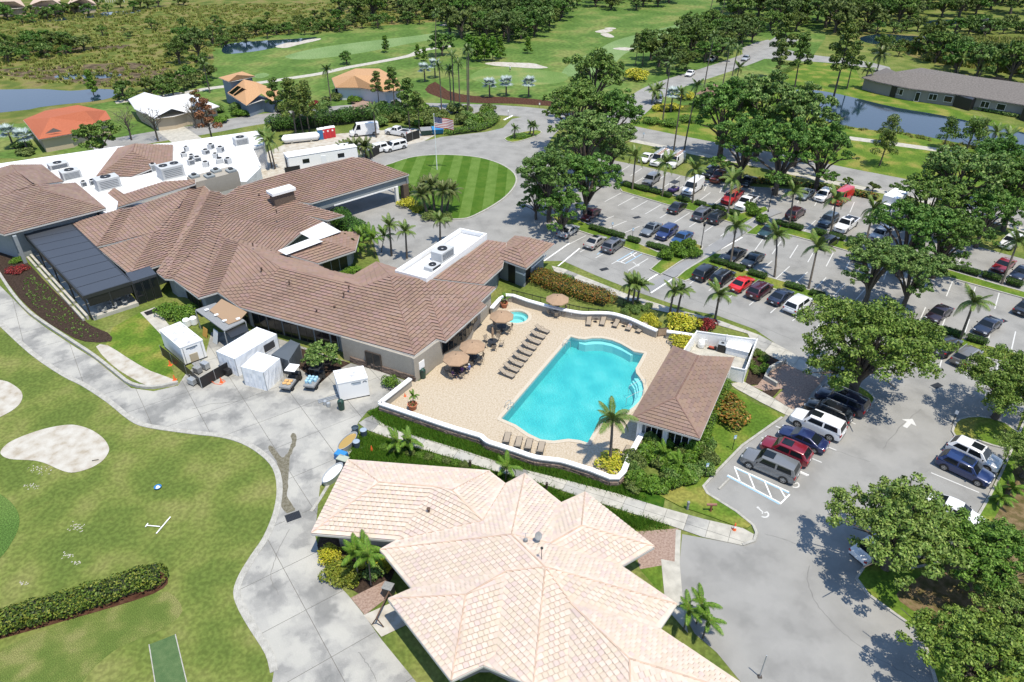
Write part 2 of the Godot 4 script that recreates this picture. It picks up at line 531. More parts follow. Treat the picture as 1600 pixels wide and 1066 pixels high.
func ground() -> void:
	var near:=PackedVector2Array([Vector2(-900,200),Vector2(900,200),Vector2(900,-1500),Vector2(-900,-1500)])
	var hole:=Geometry2D.offset_polygon(pool_outline(),.15)[0]
	var hole2:=circle(gp(807,496),1.55)
	var cut:=[near]
	for h in [hole,hole2]:
		var nxt:=[]
		for q in cut:
			var c:=Vector2.ZERO
			for p in h: c+=p
			c /= h.size()
			for side in [PackedVector2Array([Vector2(-2000,500),Vector2(c.x,500),Vector2(c.x,-2000),Vector2(-2000,-2000)]),PackedVector2Array([Vector2(2000,500),Vector2(2000,-2000),Vector2(c.x,-2000),Vector2(c.x,500)])]:
				for r in Geometry2D.intersect_polygons(q,side):
					for s in Geometry2D.clip_polygons(r,h): nxt.append(s)
		cut=nxt
	var b:=mb()
	for q in cut: b.flat(q,.0)
	struct("ground",b.done(),M.lawn)
	sheet("golf_rough",smooth(outline([[-400,215],[-100,235],[60,250],[220,215],[360,200],[560,170],[700,172],[790,162],[900,165],[1000,170],[1100,175],[1200,130],[1290,60],[1200,-20],[700,-60],[-600,-60]]),2),.004,M.rough_far)
	sheet("wetland",smooth(outline([[-420,-40],[-360,190],[0,196],[70,178],[175,158],[260,142],[312,122],[334,96],[338,72],[420,56],[520,48],[600,40],[690,33],[745,24],[772,4],[790,-40]]),3),.008,M.wetland)
	sheet("mud_flat",smooth(outline([[-60,112],[0,108],[70,104],[110,102],[150,100],[215,98],[268,108],[292,120],[255,128],[200,133],[160,136],[110,128],[60,124],[0,118],[-60,122]]),3),.012,M.mud)
	sheet("mud_patch",smooth(outline([[70,80],[100,76],[150,72],[200,70],[195,75],[150,79],[105,84],[80,84]]),3),.012,M.mud)
	sheet("pond_water",smooth(outline([[-200,140],[0,140],[60,139],[110,142],[150,139],[178,141],[180,150],[150,158],[100,163],[60,168],[20,174],[-200,190]]),3),.02,M.pond)
	sheet("pond_water",smooth(outline([[84,120],[105,115],[140,113],[172,114],[190,117],[170,122],[130,123],[100,124]]),3),.02,M.pond)
	sheet("pond_water",smooth(outline([[20,34],[60,30],[120,25],[160,20],[215,16],[216,19],[170,25],[120,30],[60,35]]),3),.02,M.pond)
	sheet("pond_water",smooth(outline([[347,76],[360,68],[420,63],[470,60],[496,58],[478,64],[452,67],[436,73],[400,80],[362,84],[349,83]]),3),.02,M.pond)
	sheet("pond_water",smooth(outline([[1236,143],[1262,140],[1300,145],[1340,154],[1400,168],[1470,180],[1540,195],[1620,212],[1760,250],[1760,290],[1620,243],[1560,234],[1480,220],[1420,208],[1360,203],[1305,193],[1275,183],[1245,160]]),3),.02,M.pond)
	sheet("pond_water",smooth(outline([[1345,58],[1380,53],[1420,56],[1470,58],[1465,63],[1420,68],[1385,71],[1352,66]]),3),.02,M.pond)
	sheet("pond_water",smooth(outline([[1440,35],[1465,31],[1495,31],[1497,36],[1478,41],[1450,42]]),3),.02,M.pond)
	sheet("marsh",smooth(outline([[1340,50],[1500,55],[1700,60],[1700,135],[1600,110],[1500,105],[1440,95],[1390,75],[1345,72]]),2),.012,M.wetland)
	sheet("fairway",smooth(outline([[445,88],[490,76],[560,66],[640,57],[720,47],[740,50],[700,58],[640,68],[580,80],[520,89],[470,93]]),3),.008,M.fairway)
	sheet("fairway",smooth(outline([[880,120],[890,100],[930,80],[960,64],[1010,50],[1060,38],[1110,25],[1140,20],[1130,38],[1080,52],[1020,66],[975,85],[950,108]]),3),.008,M.fairway)
	sheet("putting_green",smooth(outline([[735,118],[760,106],[800,105],[850,110],[885,116],[880,128],[830,133],[775,131],[742,126]]),3),.012,M.green_fringe)
	sheet("tee_box",smooth(outline([[398,117],[412,114],[421,117],[410,122],[400,122]]),3),.012,M.fairway)
	for s in [[[430,73],[448,67],[464,66],[480,62],[500,60],[497,63],[466,70],[446,75]],[[757,99],[778,97],[805,98],[832,99],[847,103],[856,106],[835,107],[805,105],[775,103]],
			[[930,49],[944,46],[958,47],[948,51],[935,51]],[[944,44],[956,43],[963,45],[952,46]],[[938,53],[950,52],[960,58],[948,58]],[[957,76],[976,74],[995,77],[978,79]],[[685,40],[705,36],[722,37],[705,40]]]:
		sheet("bunker_sand",smooth(outline(s),3),.03,M.sand)
	sheet("bunker_sand",smooth(outline([[1,705],[14,692],[40,680],[75,669],[112,664],[140,671],[160,684],[170,699],[168,710],[158,722],[138,733],[112,739],[92,734],[72,725],[52,720],[18,718],[4,713]]),4),.03,M.sand)
	sheet("bunker_sand",smooth(outline([[-60,585],[0,594],[18,600],[33,612],[34,625],[24,638],[0,652],[-60,680]]),4),.03,M.sand)
	sheet("putting_green",smooth(outline([[-40,745],[0,772],[18,786],[29,804],[29,824],[18,848],[0,872],[-40,900]]),4),.02,M.turf_green)
	var dry:=outline([[0,1020],[70,985],[150,955],[220,935],[262,925],[285,955],[250,985],[190,1010],[150,1040],[100,1090],[0,1090]])
	sheet("dry_grass",smooth(dry,3),.004,ground_mat(noise(51,.012,grass_ramp(lin(.115,.17,.036),lin(.165,.205,.052),lin(.24,.245,.085),.75),5,512),22.0,noise(11,.045,grey(.72,1.0),5,512),2.4))
	sheet("cart_path",ribbon_poly([[180,160],[270,148],[335,137],[400,130],[455,122],[500,115],[545,105],[590,97],[640,87],[662,78],[706,72]],2.8),.012,M.walk)
	sheet("lakeside_path",ribbon_poly([[1280,205],[1308,213],[1360,220],[1420,228],[1480,237],[1575,258],[1700,290]],2.6),.012,M.walk)
	sheet("park_lawn",smooth(outline([[1000,175],[1100,160],[1200,118],[1240,100],[1330,92],[1345,125],[1450,160],[1600,200],[1800,250],[1800,400],[1600,350],[1440,300],[1300,270],[1150,242],[1000,215],[880,240],[860,230],[905,200]]),1),.004,M.park_grass)
	sheet("village_street",ribbon_poly([[140,232],[240,214],[310,203],[400,187],[480,178],[550,171],[640,168],[720,170],[780,172],[860,180],[985,206],[1092,228],[1200,248],[1315,272],[1424,294],[1520,320],[1620,352],[1760,400]],8.4),.012,M.asphalt)
	sheet("avenue",ribbon_poly([[940,195],[975,180],[1000,160],[1025,142],[1060,128],[1110,112],[1160,95],[1200,78],[1230,60]],8.0),.010,M.asphalt)
	sheet("far_car_park",smooth(outline([[1160,75],[1200,62],[1215,72],[1260,85],[1330,92],[1390,105],[1380,112],[1320,100],[1240,95],[1205,92],[1170,90]]),2),.014,M.asphalt)
	sheet("driveway",outline([[245,205],[287,198],[315,216],[270,224]]),.016,M.walk)
	sheet("driveway",outline([[548,155],[590,150],[586,172],[552,176]]),.016,M.brick_paving)
	var lot:=outline([[520,262],[560,250],[585,240],[640,226],[690,214],[760,206],[786,200],[800,186],[830,180],[860,186],[880,196],[862,215],[852,235],[870,243],[945,248],[1005,260],[1085,279],[1180,292],[1300,300],[1345,308],[1420,330],[1500,378],[1600,405],[1800,470],[1800,640],[1600,640],[1582,690],[1545,772],[1508,834],[1420,850],[1352,884],[1338,905],[1356,930],[1400,962],[1440,990],[1462,1066],[1500,1160],[1000,1160],[1000,1066],[1165,1075],[1120,1020],[1085,990],[1068,958],[1060,900],[1066,835],[1160,852],[1178,846],[1180,826],[1150,800],[1105,770],[1100,760],[1120,738],[1160,695],[1222,655],[1262,612],[1240,575],[1228,548],[1180,515],[1120,493],[1080,485],[1000,458],[930,430],[880,408],[850,408],[760,420],[700,430],[640,440],[600,430],[580,370],[600,330]])
	M.lot=sheet("car_park",lot,.016,M.asphalt)
	var oval:=PackedVector2Array()
	for a in [[600,262],[612,256],[640,247],[672,243],[712,243],[750,247],[780,256],[800,268],[807,280],[803,293],[790,308],[770,322],[748,334],[728,342],[700,343],[672,340],[648,334],[632,322],[620,305],[608,285]]: oval.append(g2(a[0],a[1]))
	oval=smooth(oval,3)
	var lb:=mb()
	lb.prism(oval,.0,.12)
	var lawn:=struct("oval_lawn",lb.done(),M.strip_dark)
	var kb:=mb()
	kb.wall(oval,.3,.0,.14,true)
	part(lawn,"kerb",kb.done(),M.kerb)
	var s0:=g2(716,343)
	var dir:=(g2(738,244) - s0).normalized()
	var side:=Vector2(-dir.y,dir.x)
	for k in range(-9,12):
		var a:=s0+side*(k*3.7)
		var strip:=PackedVector2Array([a - dir*60,a+dir*60,a+dir*60+side*1.85,a - dir*60+side*1.85])
		for q in Geometry2D.intersect_polygons(Geometry2D.offset_polygon(oval,-.2)[0],strip):
			var sb:=mb()
			sb.flat(q,.124)
			part(lawn,"mown_stripe",sb.done(),M.strip_light)
	island("median",[[962,285],[985,291],[1040,303],[1110,321],[1158,334],[1196,323],[1201,330],[1168,351],[1150,351],[1095,334],[1040,320],[972,300]],M.park_grass)
	island("median",[[1165,366],[1185,351],[1230,356],[1290,371],[1350,386],[1420,404],[1490,425],[1560,446],[1640,468],[1640,478],[1560,456],[1480,434],[1420,420],[1350,400],[1335,396],[1290,383],[1230,367],[1188,369]],M.park_grass)
	island("median",[[862,336],[905,345],[945,362],[990,378],[1035,398],[1068,392],[1086,381],[1098,386],[1095,393],[1062,410],[1032,430],[1016,422],[1034,406],[985,391],[925,368],[870,350]],M.park_grass)
	island("median",[[1056,436],[1070,424],[1092,410],[1112,396],[1128,398],[1118,409],[1160,422],[1225,441],[1290,463],[1350,485],[1400,500],[1460,518],[1520,535],[1570,548],[1640,566],[1640,580],[1560,565],[1500,550],[1440,532],[1375,512],[1300,488],[1230,458],[1160,440],[1110,420],[1086,434],[1070,440]],M.park_grass)
	sheet("median_walk",ribbon_poly([[1044,432],[1070,416],[1105,396],[1150,366],[1190,340],[1215,330]],1.9,2),.14,M.asphalt_new)
	sheet("crosswalk",outline([[1005,450],[1020,458],[1055,436],[1040,428]]),.020,M.asphalt_new)
	island("corner_island",[[1290,600],[1310,590],[1345,606],[1362,618],[1366,628],[1352,640],[1338,630],[1310,616]],M.park_grass,2)
	island("corner_island",[[1490,668],[1500,656],[1530,652],[1570,662],[1600,690],[1572,702],[1530,690],[1492,682]],M.park_grass,2)
	island("traffic_island",[[788,218],[798,212],[812,208],[838,204],[846,207],[840,212],[820,219],[800,223]],M.park_grass,2)
	island("verge",[[1545,778],[1562,745],[1582,700],[1600,660],[1700,660],[1750,1160],[1500,1160],[1462,1066],[1440,990],[1400,962],[1356,930],[1338,905],[1352,884],[1380,876],[1420,890],[1470,880],[1510,838]],M.park_grass,1)
	sheet("leaf_litter",smooth(outline([[1400,930],[1450,895],[1520,850],[1560,800],[1580,740],[1620,720],[1620,900],[1560,1010],[1500,1000],[1440,965]]),3),.14,ground_mat(noise(52,.03,[[.0,lin(.10,.10,.03)],[.45,lin(.20,.15,.07)],[.7,lin(.30,.215,.12)],[1.0,lin(.16,.15,.05)]],5,256),8.0,noise(12,.09,grey(.62,1.0),4,512),.9))
	island("lawn_strip",[[1160,697],[1222,652],[1208,642],[1180,632],[1150,612],[1128,603],[1100,680],[1082,690],[1060,740],[1030,775],[1062,792],[1110,808],[1158,826],[1168,826],[1176,820],[1150,800],[1105,772],[1098,762]],M.park_grass,1,false,.10)
	var lk:=mb()
	lk.wall(outline([[1222,653],[1160,697],[1120,738],[1099,761],[1105,772],[1150,800],[1177,822],[1182,834],[1178,846],[1160,852]]),.25,.0,.14)
	struct("kerb",lk.done(),M.kerb)
	sheet("lawn_strip",outline([[574,646],[592,630],[640,648],[700,670],[752,686],[800,708],[880,726],[965,752],[1040,776],[1036,796],[960,773],[880,752],[797,731],[725,707],[682,694],[625,677],[600,666]]),.02,M.lush)
	sheet("lawn_strip",outline([[548,690],[575,671],[650,698],[725,720],[770,734],[832,750],[880,766],[905,790],[1052,822],[1048,826],[990,830],[880,790],[820,742],[700,738],[545,722]]),.02,M.lush)
	sheet("shop_lawn",outline([[1000,890],[1032,872],[1036,915],[1030,925]]),.02,M.park_grass)
	sheet("shop_entry_paving",outline([[985,832],[1060,826],[1056,880],[1000,890]]),.024,M.brick_paving)
func circle(c: Vector3,r: float,n:=28) -> PackedVector2Array:
	var o:=PackedVector2Array()
	for i in n: o.append(Vector2(c.x+r*cos(TAU*i/n),c.z+r*sin(TAU*i/n)))
	return o
func pool_outline() -> PackedVector2Array:
	return outline([[892,527],[903,530],[914,531],[925,529],[940,529],[955,532],[970,538],[982,545],[990,550],[1006,553],[1000,565],[993,577],[994,584],[999,590],[1004,598],[1006,608],[1004,618],[999,628],[990,637],[980,645],[958,652],[944,661],[936,664],[930,672],[918,693],[905,689],[888,687],[865,690],[845,688],[826,679],[806,665],[783,655]])
func roof_points(d: Dictionary) -> Array:
	var o:=[]
	for a in d.v: o.append(gp(a[0],a[1],a[2]))
	return o
func facet_normal(p: Array) -> Vector3:
	var n:=Vector3.ZERO
	for i in p.size(): n+=(p[i] as Vector3).cross(p[(i+1) % p.size()])
	n=n.normalized()
	return n if n.y>0 else -n
func tile_facet(b: MB,p: Array,w: float,c: float,thick: float,curve: float,palette: Array,r: RandomNumberGenerator,whole=null) -> void:
	var n:=facet_normal(p)
	var o: Vector3=p[0]
	var down:=-(UP - n*n.y).normalized()
	var along:=n.cross(down).normalized()
	var uv:=PackedVector2Array()
	var ws:=[]
	for q in p:
		uv.append(Vector2((q - o).dot(along),(q - o).dot(down)))
		ws.append((q - o).dot(n))
	var ix:=Geometry2D.triangulate_polygon(uv)
	if ix.is_empty(): return
	var lo:=uv[0]
	var hi:=uv[0]
	for q in uv:
		lo=lo.min(q)
		hi=hi.max(q)
	var wn:=FastNoiseLite.new()
	wn.seed=8
	wn.frequency=.16
	wn.fractal_octaves=4
	var weather:=func(q: Vector3) -> float: return 1.0+.17*wn.get_noise_3dv(q)
	var rows:=ceili((hi.y - lo.y)/c)
	var cols:=ceili((hi.x - lo.x)/w)+1
	for k in rows:
		var v1:=hi.y - k*c
		var v0:=v1 - c
		for j in cols:
			var u0:=lo.x+(j - (.5 if k % 2 else .0))*w
			var rect:=PackedVector2Array([Vector2(u0,v0),Vector2(u0+w,v0),Vector2(u0+w,v1),Vector2(u0,v1)])
			var mid:=Vector2(u0+w*.5,v0+c*.5)
			var inside:=0
			for q in rect:
				if Geometry2D.is_point_in_polygon(q,uv): inside+=1
			var cells:=[rect]
			if inside<4:
				cells=Geometry2D.intersect_polygons(uv,rect)
				if cells.is_empty(): continue
			var lift:=.0
			for t in range(0,ix.size(),3):
				var a:=uv[ix[t]]
				var e1:=uv[ix[t+1]] - a
				var e2:=uv[ix[t+2]] - a
				var det:=e1.cross(e2)
				if absf(det)<1e-9: continue
				var s:=(mid - a).cross(e2)/det
				var z:=e1.cross(mid - a)/det
				if s>=-.15 and z>=-.15 and s+z<=1.15:
					lift=ws[ix[t]]+s*(ws[ix[t+1]] - ws[ix[t]])+z*(ws[ix[t+2]] - ws[ix[t]])
					if s>=.0 and z>=.0 and s+z<=1.0: break
			b.col=palette[r.randi() % palette.size()]*weather.call(o+along*mid.x+down*mid.y)
			var base:=o+n*(lift+r.randf()*.006)
			if inside==4 and whole!=null:
				whole.append(Transform3D(Basis(along,n,down),base+along*u0+down*v0))
			if inside==4:
				var g:=minf(w*.04,.02)
				var L0:=base+along*(u0+g)+down*v0+n*.05
				var L1:=base+along*(u0+g)+down*(v1 - .004)+n*thick
				var R0:=L0+along*(w - 2*g)
				var R1:=L1+along*(w - 2*g)
				var C0:=(L0+R0)*.5+n*curve
				var C1:=(L1+R1)*.5+n*curve
				if whole==null or whole.size()>1000000:
					if curve>.0:
						b.quad(L0,C0,C1,L1,n)
						b.quad(C0,R0,R1,C1,n)
						b.quad(L1,C1,C1 - n*.022,L1 - n*.022,down)
						b.quad(C1,R1,R1 - n*.022,C1 - n*.022,down)
					else:
						b.quad(L0,R0,R1,L1,n)
						b.quad(L1,R1,R1 - n*.022,L1 - n*.022,down)
			else:
				for cell in cells:
					var tx:=Geometry2D.triangulate_polygon(cell)
					for t in range(0,tx.size(),3):
						var tv:=[]
						for q in 3:
							var a: Vector2=cell[tx[t+q]]
							tv.append(base+along*a.x+down*a.y+n*(.05+(thick - .05)*(a.y - v0)/c))
						b.tri(tv[0],tv[1],tv[2],n)
func footprint(pts: Array,facets: Array,grow:=.03) -> Array:
	var polys:=[]
	for f in facets:
		var q:=PackedVector2Array()
		for i in f: q.append(Vector2(pts[i].x,pts[i].z))
		if Geometry2D.is_polygon_clockwise(q): q.reverse()
		var g:=Geometry2D.offset_polygon(q,grow)
		if g.size(): polys.append(g[0])
	var merged:=true
	while merged:
		merged=false
		for i in polys.size():
			for j in range(i+1,polys.size()):
				if Geometry2D.intersect_polygons(polys[i],polys[j]).size():
					var m:=Geometry2D.merge_polygons(polys[i],polys[j])
					var outer:=[]
					for q in m:
						if not Geometry2D.is_polygon_clockwise(q): outer.append(q)
					if outer.size()==1:
						polys[i]=outer[0]
						polys.remove_at(j)
						merged=true
						break
			if merged: break
	return polys
func tiled_roof(parent: Node3D,pts: Array,facets: Array,w: float,c: float,thick: float,curve: float,palette: Array,cap: Color,seed_: int,pieces_max:=0) -> MeshInstance3D:
	var r:=RandomNumberGenerator.new()
	r.seed=seed_
	var deck:=mb()
	for f in facets:
		var p:=[]
		for i in f: p.append(pts[i])
		var n:=facet_normal(p)
		var down:=-(UP - n*n.y).normalized()
		var along:=n.cross(down)
		var uv:=PackedVector2Array()
		for q in p: uv.append(Vector2((q - p[0]).dot(along),(q - p[0]).dot(down)))
		var ix:=Geometry2D.triangulate_polygon(uv)
		for t in range(0,ix.size(),3): deck.tri(p[ix[t]],p[ix[t+1]],p[ix[t+2]],n)
	var deck_m:=mat((palette[0] as Color).linear_to_srgb(),.9)
	var roof:=part(parent,"roof",deck.done(),deck_m)
	var b:=mb(true)
	var all:=[]
	for f in facets:
		var p:=[]
		for i in f: p.append(pts[i])
		if pieces_max:
			var whole:=[]
			tile_facet(b,p,w,c,thick,curve,palette,r,whole)
			all.append_array(whole)
		else:
			tile_facet(b,p,w,c,thick,curve,palette,r)
	if pieces_max:
		var unit:=[]
		for k in palette.size():
			var u:=mb(true)
			u.col=palette[k]
			tile_shape(u,w,c,thick,curve)
			unit.append(u.done())
		var eye:=Vector3(0,EYE,0)
		all.sort_custom(func(x,y):return x.origin.distance_squared_to(eye)<y.origin.distance_squared_to(eye))
		var shown:=0
		for t in all:
			var q: Vector3=t.origin
			var depth:=-(q - eye).dot(Basis.from_euler(Vector3(deg_to_rad(-PITCH),0,0)).z)
			var yy:=(q - eye).dot(Basis.from_euler(Vector3(deg_to_rad(-PITCH),0,0)).y)/depth*FOCAL
			if shown<pieces_max and yy>-530.0:
				shown+=1
				part(roof,"roof_tile",unit[r.randi() % unit.size()],M.tile,t)
			else:
				b.t=t
				b.col=palette[r.randi() % palette.size()]
				tile_shape(b,w,c,thick,curve)
		b.t=Transform3D.IDENTITY
	var field:=part(roof,"roof_tiles",b.done(),M.tile)
	tag(field,"","","","stuff")
	var edges:={}
	for fi in facets.size():
		var f: Array=facets[fi]
		for k in f.size():
			var a: int=f[k]
			var e: int=f[(k+1) % f.size()]
			var key:=Vector2i(mini(a,e),maxi(a,e))
			if not edges.has(key): edges[key]=[]
			edges[key].append(fi)
	var caps:=mb(true)
	var fas:=mb()
	for key in edges:
		var a: Vector3=pts[key.x]
		var e: Vector3=pts[key.y]
		var l:=(e - a).length()
		if l<.3: continue
		var d:=(e - a)/l
		var fs: Array=edges[key]
		if fs.size()==2:
			var pa:=[]
			var pb:=[]
			for i in facets[fs[0]]: pa.append(pts[i])
			for i in facets[fs[1]]: pb.append(pts[i])
			var cb:=Vector3.ZERO
			for q in pb: cb+=q
			cb /= pb.size()
			if (cb - a).dot(facet_normal(pa))<-.02:
				var step:=.45
				var k:=0
				while k*step<l:
					caps.col=cap*r.randf_range(.85,1.1)
					var s0:=a+d*(k*step)+UP*.06
					var s1:=a+d*minf((k+1)*step,l)+UP*.045
					caps.tube(s0,s1,.075,.095,6,false)
					k+=1
		elif fs.size()==1:
			var fc:=Vector3.ZERO
			for i in facets[fs[0]]: fc+=pts[i]
			fc /= facets[fs[0]].size()
			var mid:=(a+e)*.5
			var out:=(mid - fc)
			out-=d*out.dot(d)
			out.y=0
			out=out.normalized()
			var bs:=Basis(d,UP,d.cross(UP)).orthonormalized()
			fas.box(mid+out*.03 - UP*.09,Vector3(l,.20,.06),bs)
	if caps.v.size(): part(roof,"ridge_cap",caps.done(),M.tile)
	if fas.v.size(): part(roof,"fascia",fas.done(),M.fascia)
	return roof
func tile_shape(u: MB,w: float,c: float,thick: float,curve: float) -> void:
	var g:=minf(w*.04,.02)
	var L0:=Vector3(g,.05,0)
	var L1:=Vector3(g,thick,c - .004)
	var R0:=Vector3(w - g,.05,0)
	var R1:=Vector3(w - g,thick,c - .004)
	var C0:=Vector3(w*.5,.05+curve,0)
	var C1:=Vector3(w*.5,thick+curve,c - .004)
	u.quad(L0,C0,C1,L1,UP)
	u.quad(C0,R0,R1,C1,UP)
	u.quad(L1,C1,C1 - UP*.022,L1 - UP*.022,Vector3.BACK)
	u.quad(C1,R1,R1 - UP*.022,C1 - UP*.022,Vector3.BACK)
func walls_under(parent: Node3D,pts: Array,facets: Array,eave: float,inset: float,m: Material) -> Array:
	var fp:=footprint(pts,facets)
	var b:=mb()
	var s:=mb()
	var rings:=[]
	for q in fp:
		s.flat(q,eave - .14,false)
		for g in Geometry2D.offset_polygon(q,-inset):
			b.prism(g,.0,eave - .10)
			rings.append(g)
	part(parent,"wall",b.done(),m)
	part(parent,"soffit",s.done(),M.soffit)
	return rings
func sub(f: Array,ix: Array) -> Array:
	var o:=[]
	for i in ix: o.append(f[i])
	return o
func shades(c: Color,spread: float,count: int,seed_: int) -> Array:
	var r:=RandomNumberGenerator.new()
	r.seed=seed_
	var o:=[]
	for k in count:
		var s:=1.0+r.randf_range(-spread,spread)
		o.append(Color(c.r*s,c.g*s*(1.0+r.randf_range(-.04,.03)),c.b*s*(1.0+r.randf_range(-.07,.05))))
	return o
func panel(parent: Node,called: String,a: Vector3,b: Vector3,y0: float,y1: float,m: Material,depth:=.06) -> MeshInstance3D:
	var d:=Vector3(b.x - a.x,0,b.z - a.z)
	var k:=mb()
	k.box(Vector3((a.x+b.x)*.5,(y0+y1)*.5,(a.z+b.z)*.5),Vector3(d.length(),y1 - y0,depth),Basis(d.normalized(),UP,d.normalized().cross(UP)))
	return part(parent,called,k.done(),m)
func window(parent: Node,a: Vector3,b: Vector3,y0: float,y1: float,panes: int,frame: Material,depth:=.1) -> void:
	var w:=panel(parent,"window",a,b,y0,y1,M.glass,depth)
	var d:=(b - a).normalized()
	d.y=0
	var k:=mb()
	var bs:=Basis(d,UP,d.cross(UP))
	for i in panes+1:
		var q:=a.lerp(b,float(i)/panes)
		k.box(Vector3(q.x,(y0+y1)*.5,q.z),Vector3(.07,y1 - y0+.07,depth+.05),bs)
	for y in [y0,y1]: k.box(Vector3((a.x+b.x)*.5,y,(a.z+b.z)*.5),Vector3((b - a).length(),.07,depth+.046),bs)
	part(w,"frame",k.done(),frame)
func unit_box(parent: Node,called: String,at: Vector3,size: Vector3,m: Material,turn:=.0,ch:=.04) -> MeshInstance3D:
	var b:=mb()
	b.bbox(Vector3(0,size.y*.5,0),size,minf(ch,minf(size.x,minf(size.y,size.z))*.3))
	var o:=part(parent,called,b.done(),m,Transform3D(Basis(UP,turn),at))
	return o
func rooftop_unit(at: Vector3,size: Vector3,turn: float,label: String,fans:=1) -> void:
	var t:=thing("rooftop_unit",label,"air conditioner",at,turn,"machines on the white flat roof")
	size*=.85
	unit_box(t,"housing",Vector3.ZERO,size,M.unit_grey)
	unit_box(t,"skid",Vector3(0,-.06,0),Vector3(size.x*1.08,.1,size.z*1.08),M.galv)
	for k in fans:
		var b:=mb()
		var r:=minf(size.z,size.x/fans)*.36
		b.lathe([Vector2(r*.25,.04),Vector2(r*.9,.04),Vector2(r,.12),Vector2(r*1.05,.0)],14)
		part(t,"fan",b.done(),M.black,Transform3D(Basis.IDENTITY,Vector3((k - (fans - 1)*.5)*size.x/fans,size.y,0)))
	for s in [-1,1]:
		var b:=mb()
		for i in 5: b.box(Vector3(0,size.y*(.2+.14*i),s*(size.z*.5+.01)),Vector3(size.x*.8,.05,.03))
		part(t,"louvre",b.done(),M.dark_metal)
func shop() -> void:
	var pts:=roof_points(ROOF_SHOP)
	var t:=thing("pro_shop","low building under a pale pink tiled roof of many hips beside the cart drive","building")
	tiled_roof(t,pts,ROOF_SHOP.f,.41,.40,.13,.02,shades(Color(.535,.445,.368),.075,9,3),Color(.47,.35,.27),4,300)
	walls_under(t,pts,ROOF_SHOP.f,3.2,1.5,M.stucco)
	var w:=thing("roof_mast","thin black mast with a ball top on the pink tiled roof","mast",gp(846,876,5.3))
	var b:=mb()
	b.tube(Vector3.ZERO,Vector3(0,1.3,0),.03,.025,6)
	part(w,"pole",b.done(),M.black)
	b=mb()
	b.lathe([Vector2(0,0),Vector2(.09,.06),Vector2(.12,.13),Vector2(.08,.2),Vector2(0,.23)],10)
	part(w,"head",b.done(),M.black,Transform3D(Basis.IDENTITY,Vector3(0,1.25,0)))
	w=thing("roof_antenna","short antenna with grey box and crossed arms on the pink roof","antenna",gp(821,848,5.3))
	b=mb()
	b.tube(Vector3.ZERO,Vector3(0,1.1,0),.03,.02,6)
	b.tube(Vector3(-.25,1.0,0),Vector3(.25,1.05,0),.02,.02,6)
	b.tube(Vector3(0,.7,-.2),Vector3(0,.75,.3),.02,.02,6)
	part(w,"pole",b.done(),M.galv)
	unit_box(w,"control_box",Vector3(0,.1,.0),Vector3(.34,.32,.22),M.grey_metal,.4)
	w=thing("satellite_dish","small grey dish on a stub next to the antenna","dish",gp(840,844,5.2),.7)
	b=mb()
	b.lathe([Vector2(0,0),Vector2(.2,.03),Vector2(.34,.11),Vector2(.33,.12),Vector2(0,.02)],14)
	part(w,"dish",b.done(),M.grey_metal,Transform3D(Basis(Vector3.RIGHT,.9),Vector3(0,.45,0)))
	b=mb()
	b.tube(Vector3.ZERO,Vector3(0,.45,0),.04,.03,6)
	part(w,"stub",b.done(),M.galv)
	vent(gp(670,800,4.1),"short pipe vent on the pink roof near the drive")
func vent(at: Vector3,label: String,s:=1.0) -> void:
	var t:=thing("roof_vent",label,"vent",at,.0,"roof vents")
	var b:=mb()
	b.tube(Vector3(0,-.2,0),Vector3(0,.35*s,0),.09*s,.09*s,8)
	part(t,"pipe",b.done(),M.wood_dark)
	b=mb()
	b.lathe([Vector2(.16*s,.33*s),Vector2(.17*s,.40*s),Vector2(0,.46*s)],10)
	part(t,"cap",b.done(),M.wood_dark)
func pool_hut() -> void:
	var pts:=roof_points(ROOF_HUT)
	var t:=thing("pool_house","small pool house under a brown hipped tile roof beside the pool","building")
	tiled_roof(t,pts,ROOF_HUT.f,.9,.38,.12,.0,shades(Color(.215,.148,.122),.08,6,6),Color(.19,.12,.098),7)
	var rings:=walls_under(t,pts,ROOF_HUT.f,3.1,1.0,M.stucco_grey)
	var c:=gp(1093,686,3.1)
	var d:=gp(986,655,3.1)
	var e:=(d - c).normalized()
	var o:=Vector3(-e.z,0,e.x)
	if o.z<0: o=-o
	var base:=c - o*1.0
	for s in [[.16,.46],[.54,.80]]:
		window(t,base+e*(c.distance_to(d)*s[0])+o*.02,base+e*(c.distance_to(d)*s[1])+o*.02,.3,2.5,3,M.white)
	for s in [.5,.88]:
		unit_box(t,"column",Vector3(base.x,0,base.z)+Vector3(e.x,0,e.z)*(c.distance_to(d)*s)+o*.35,Vector3(.45,3.0,.45),M.white)
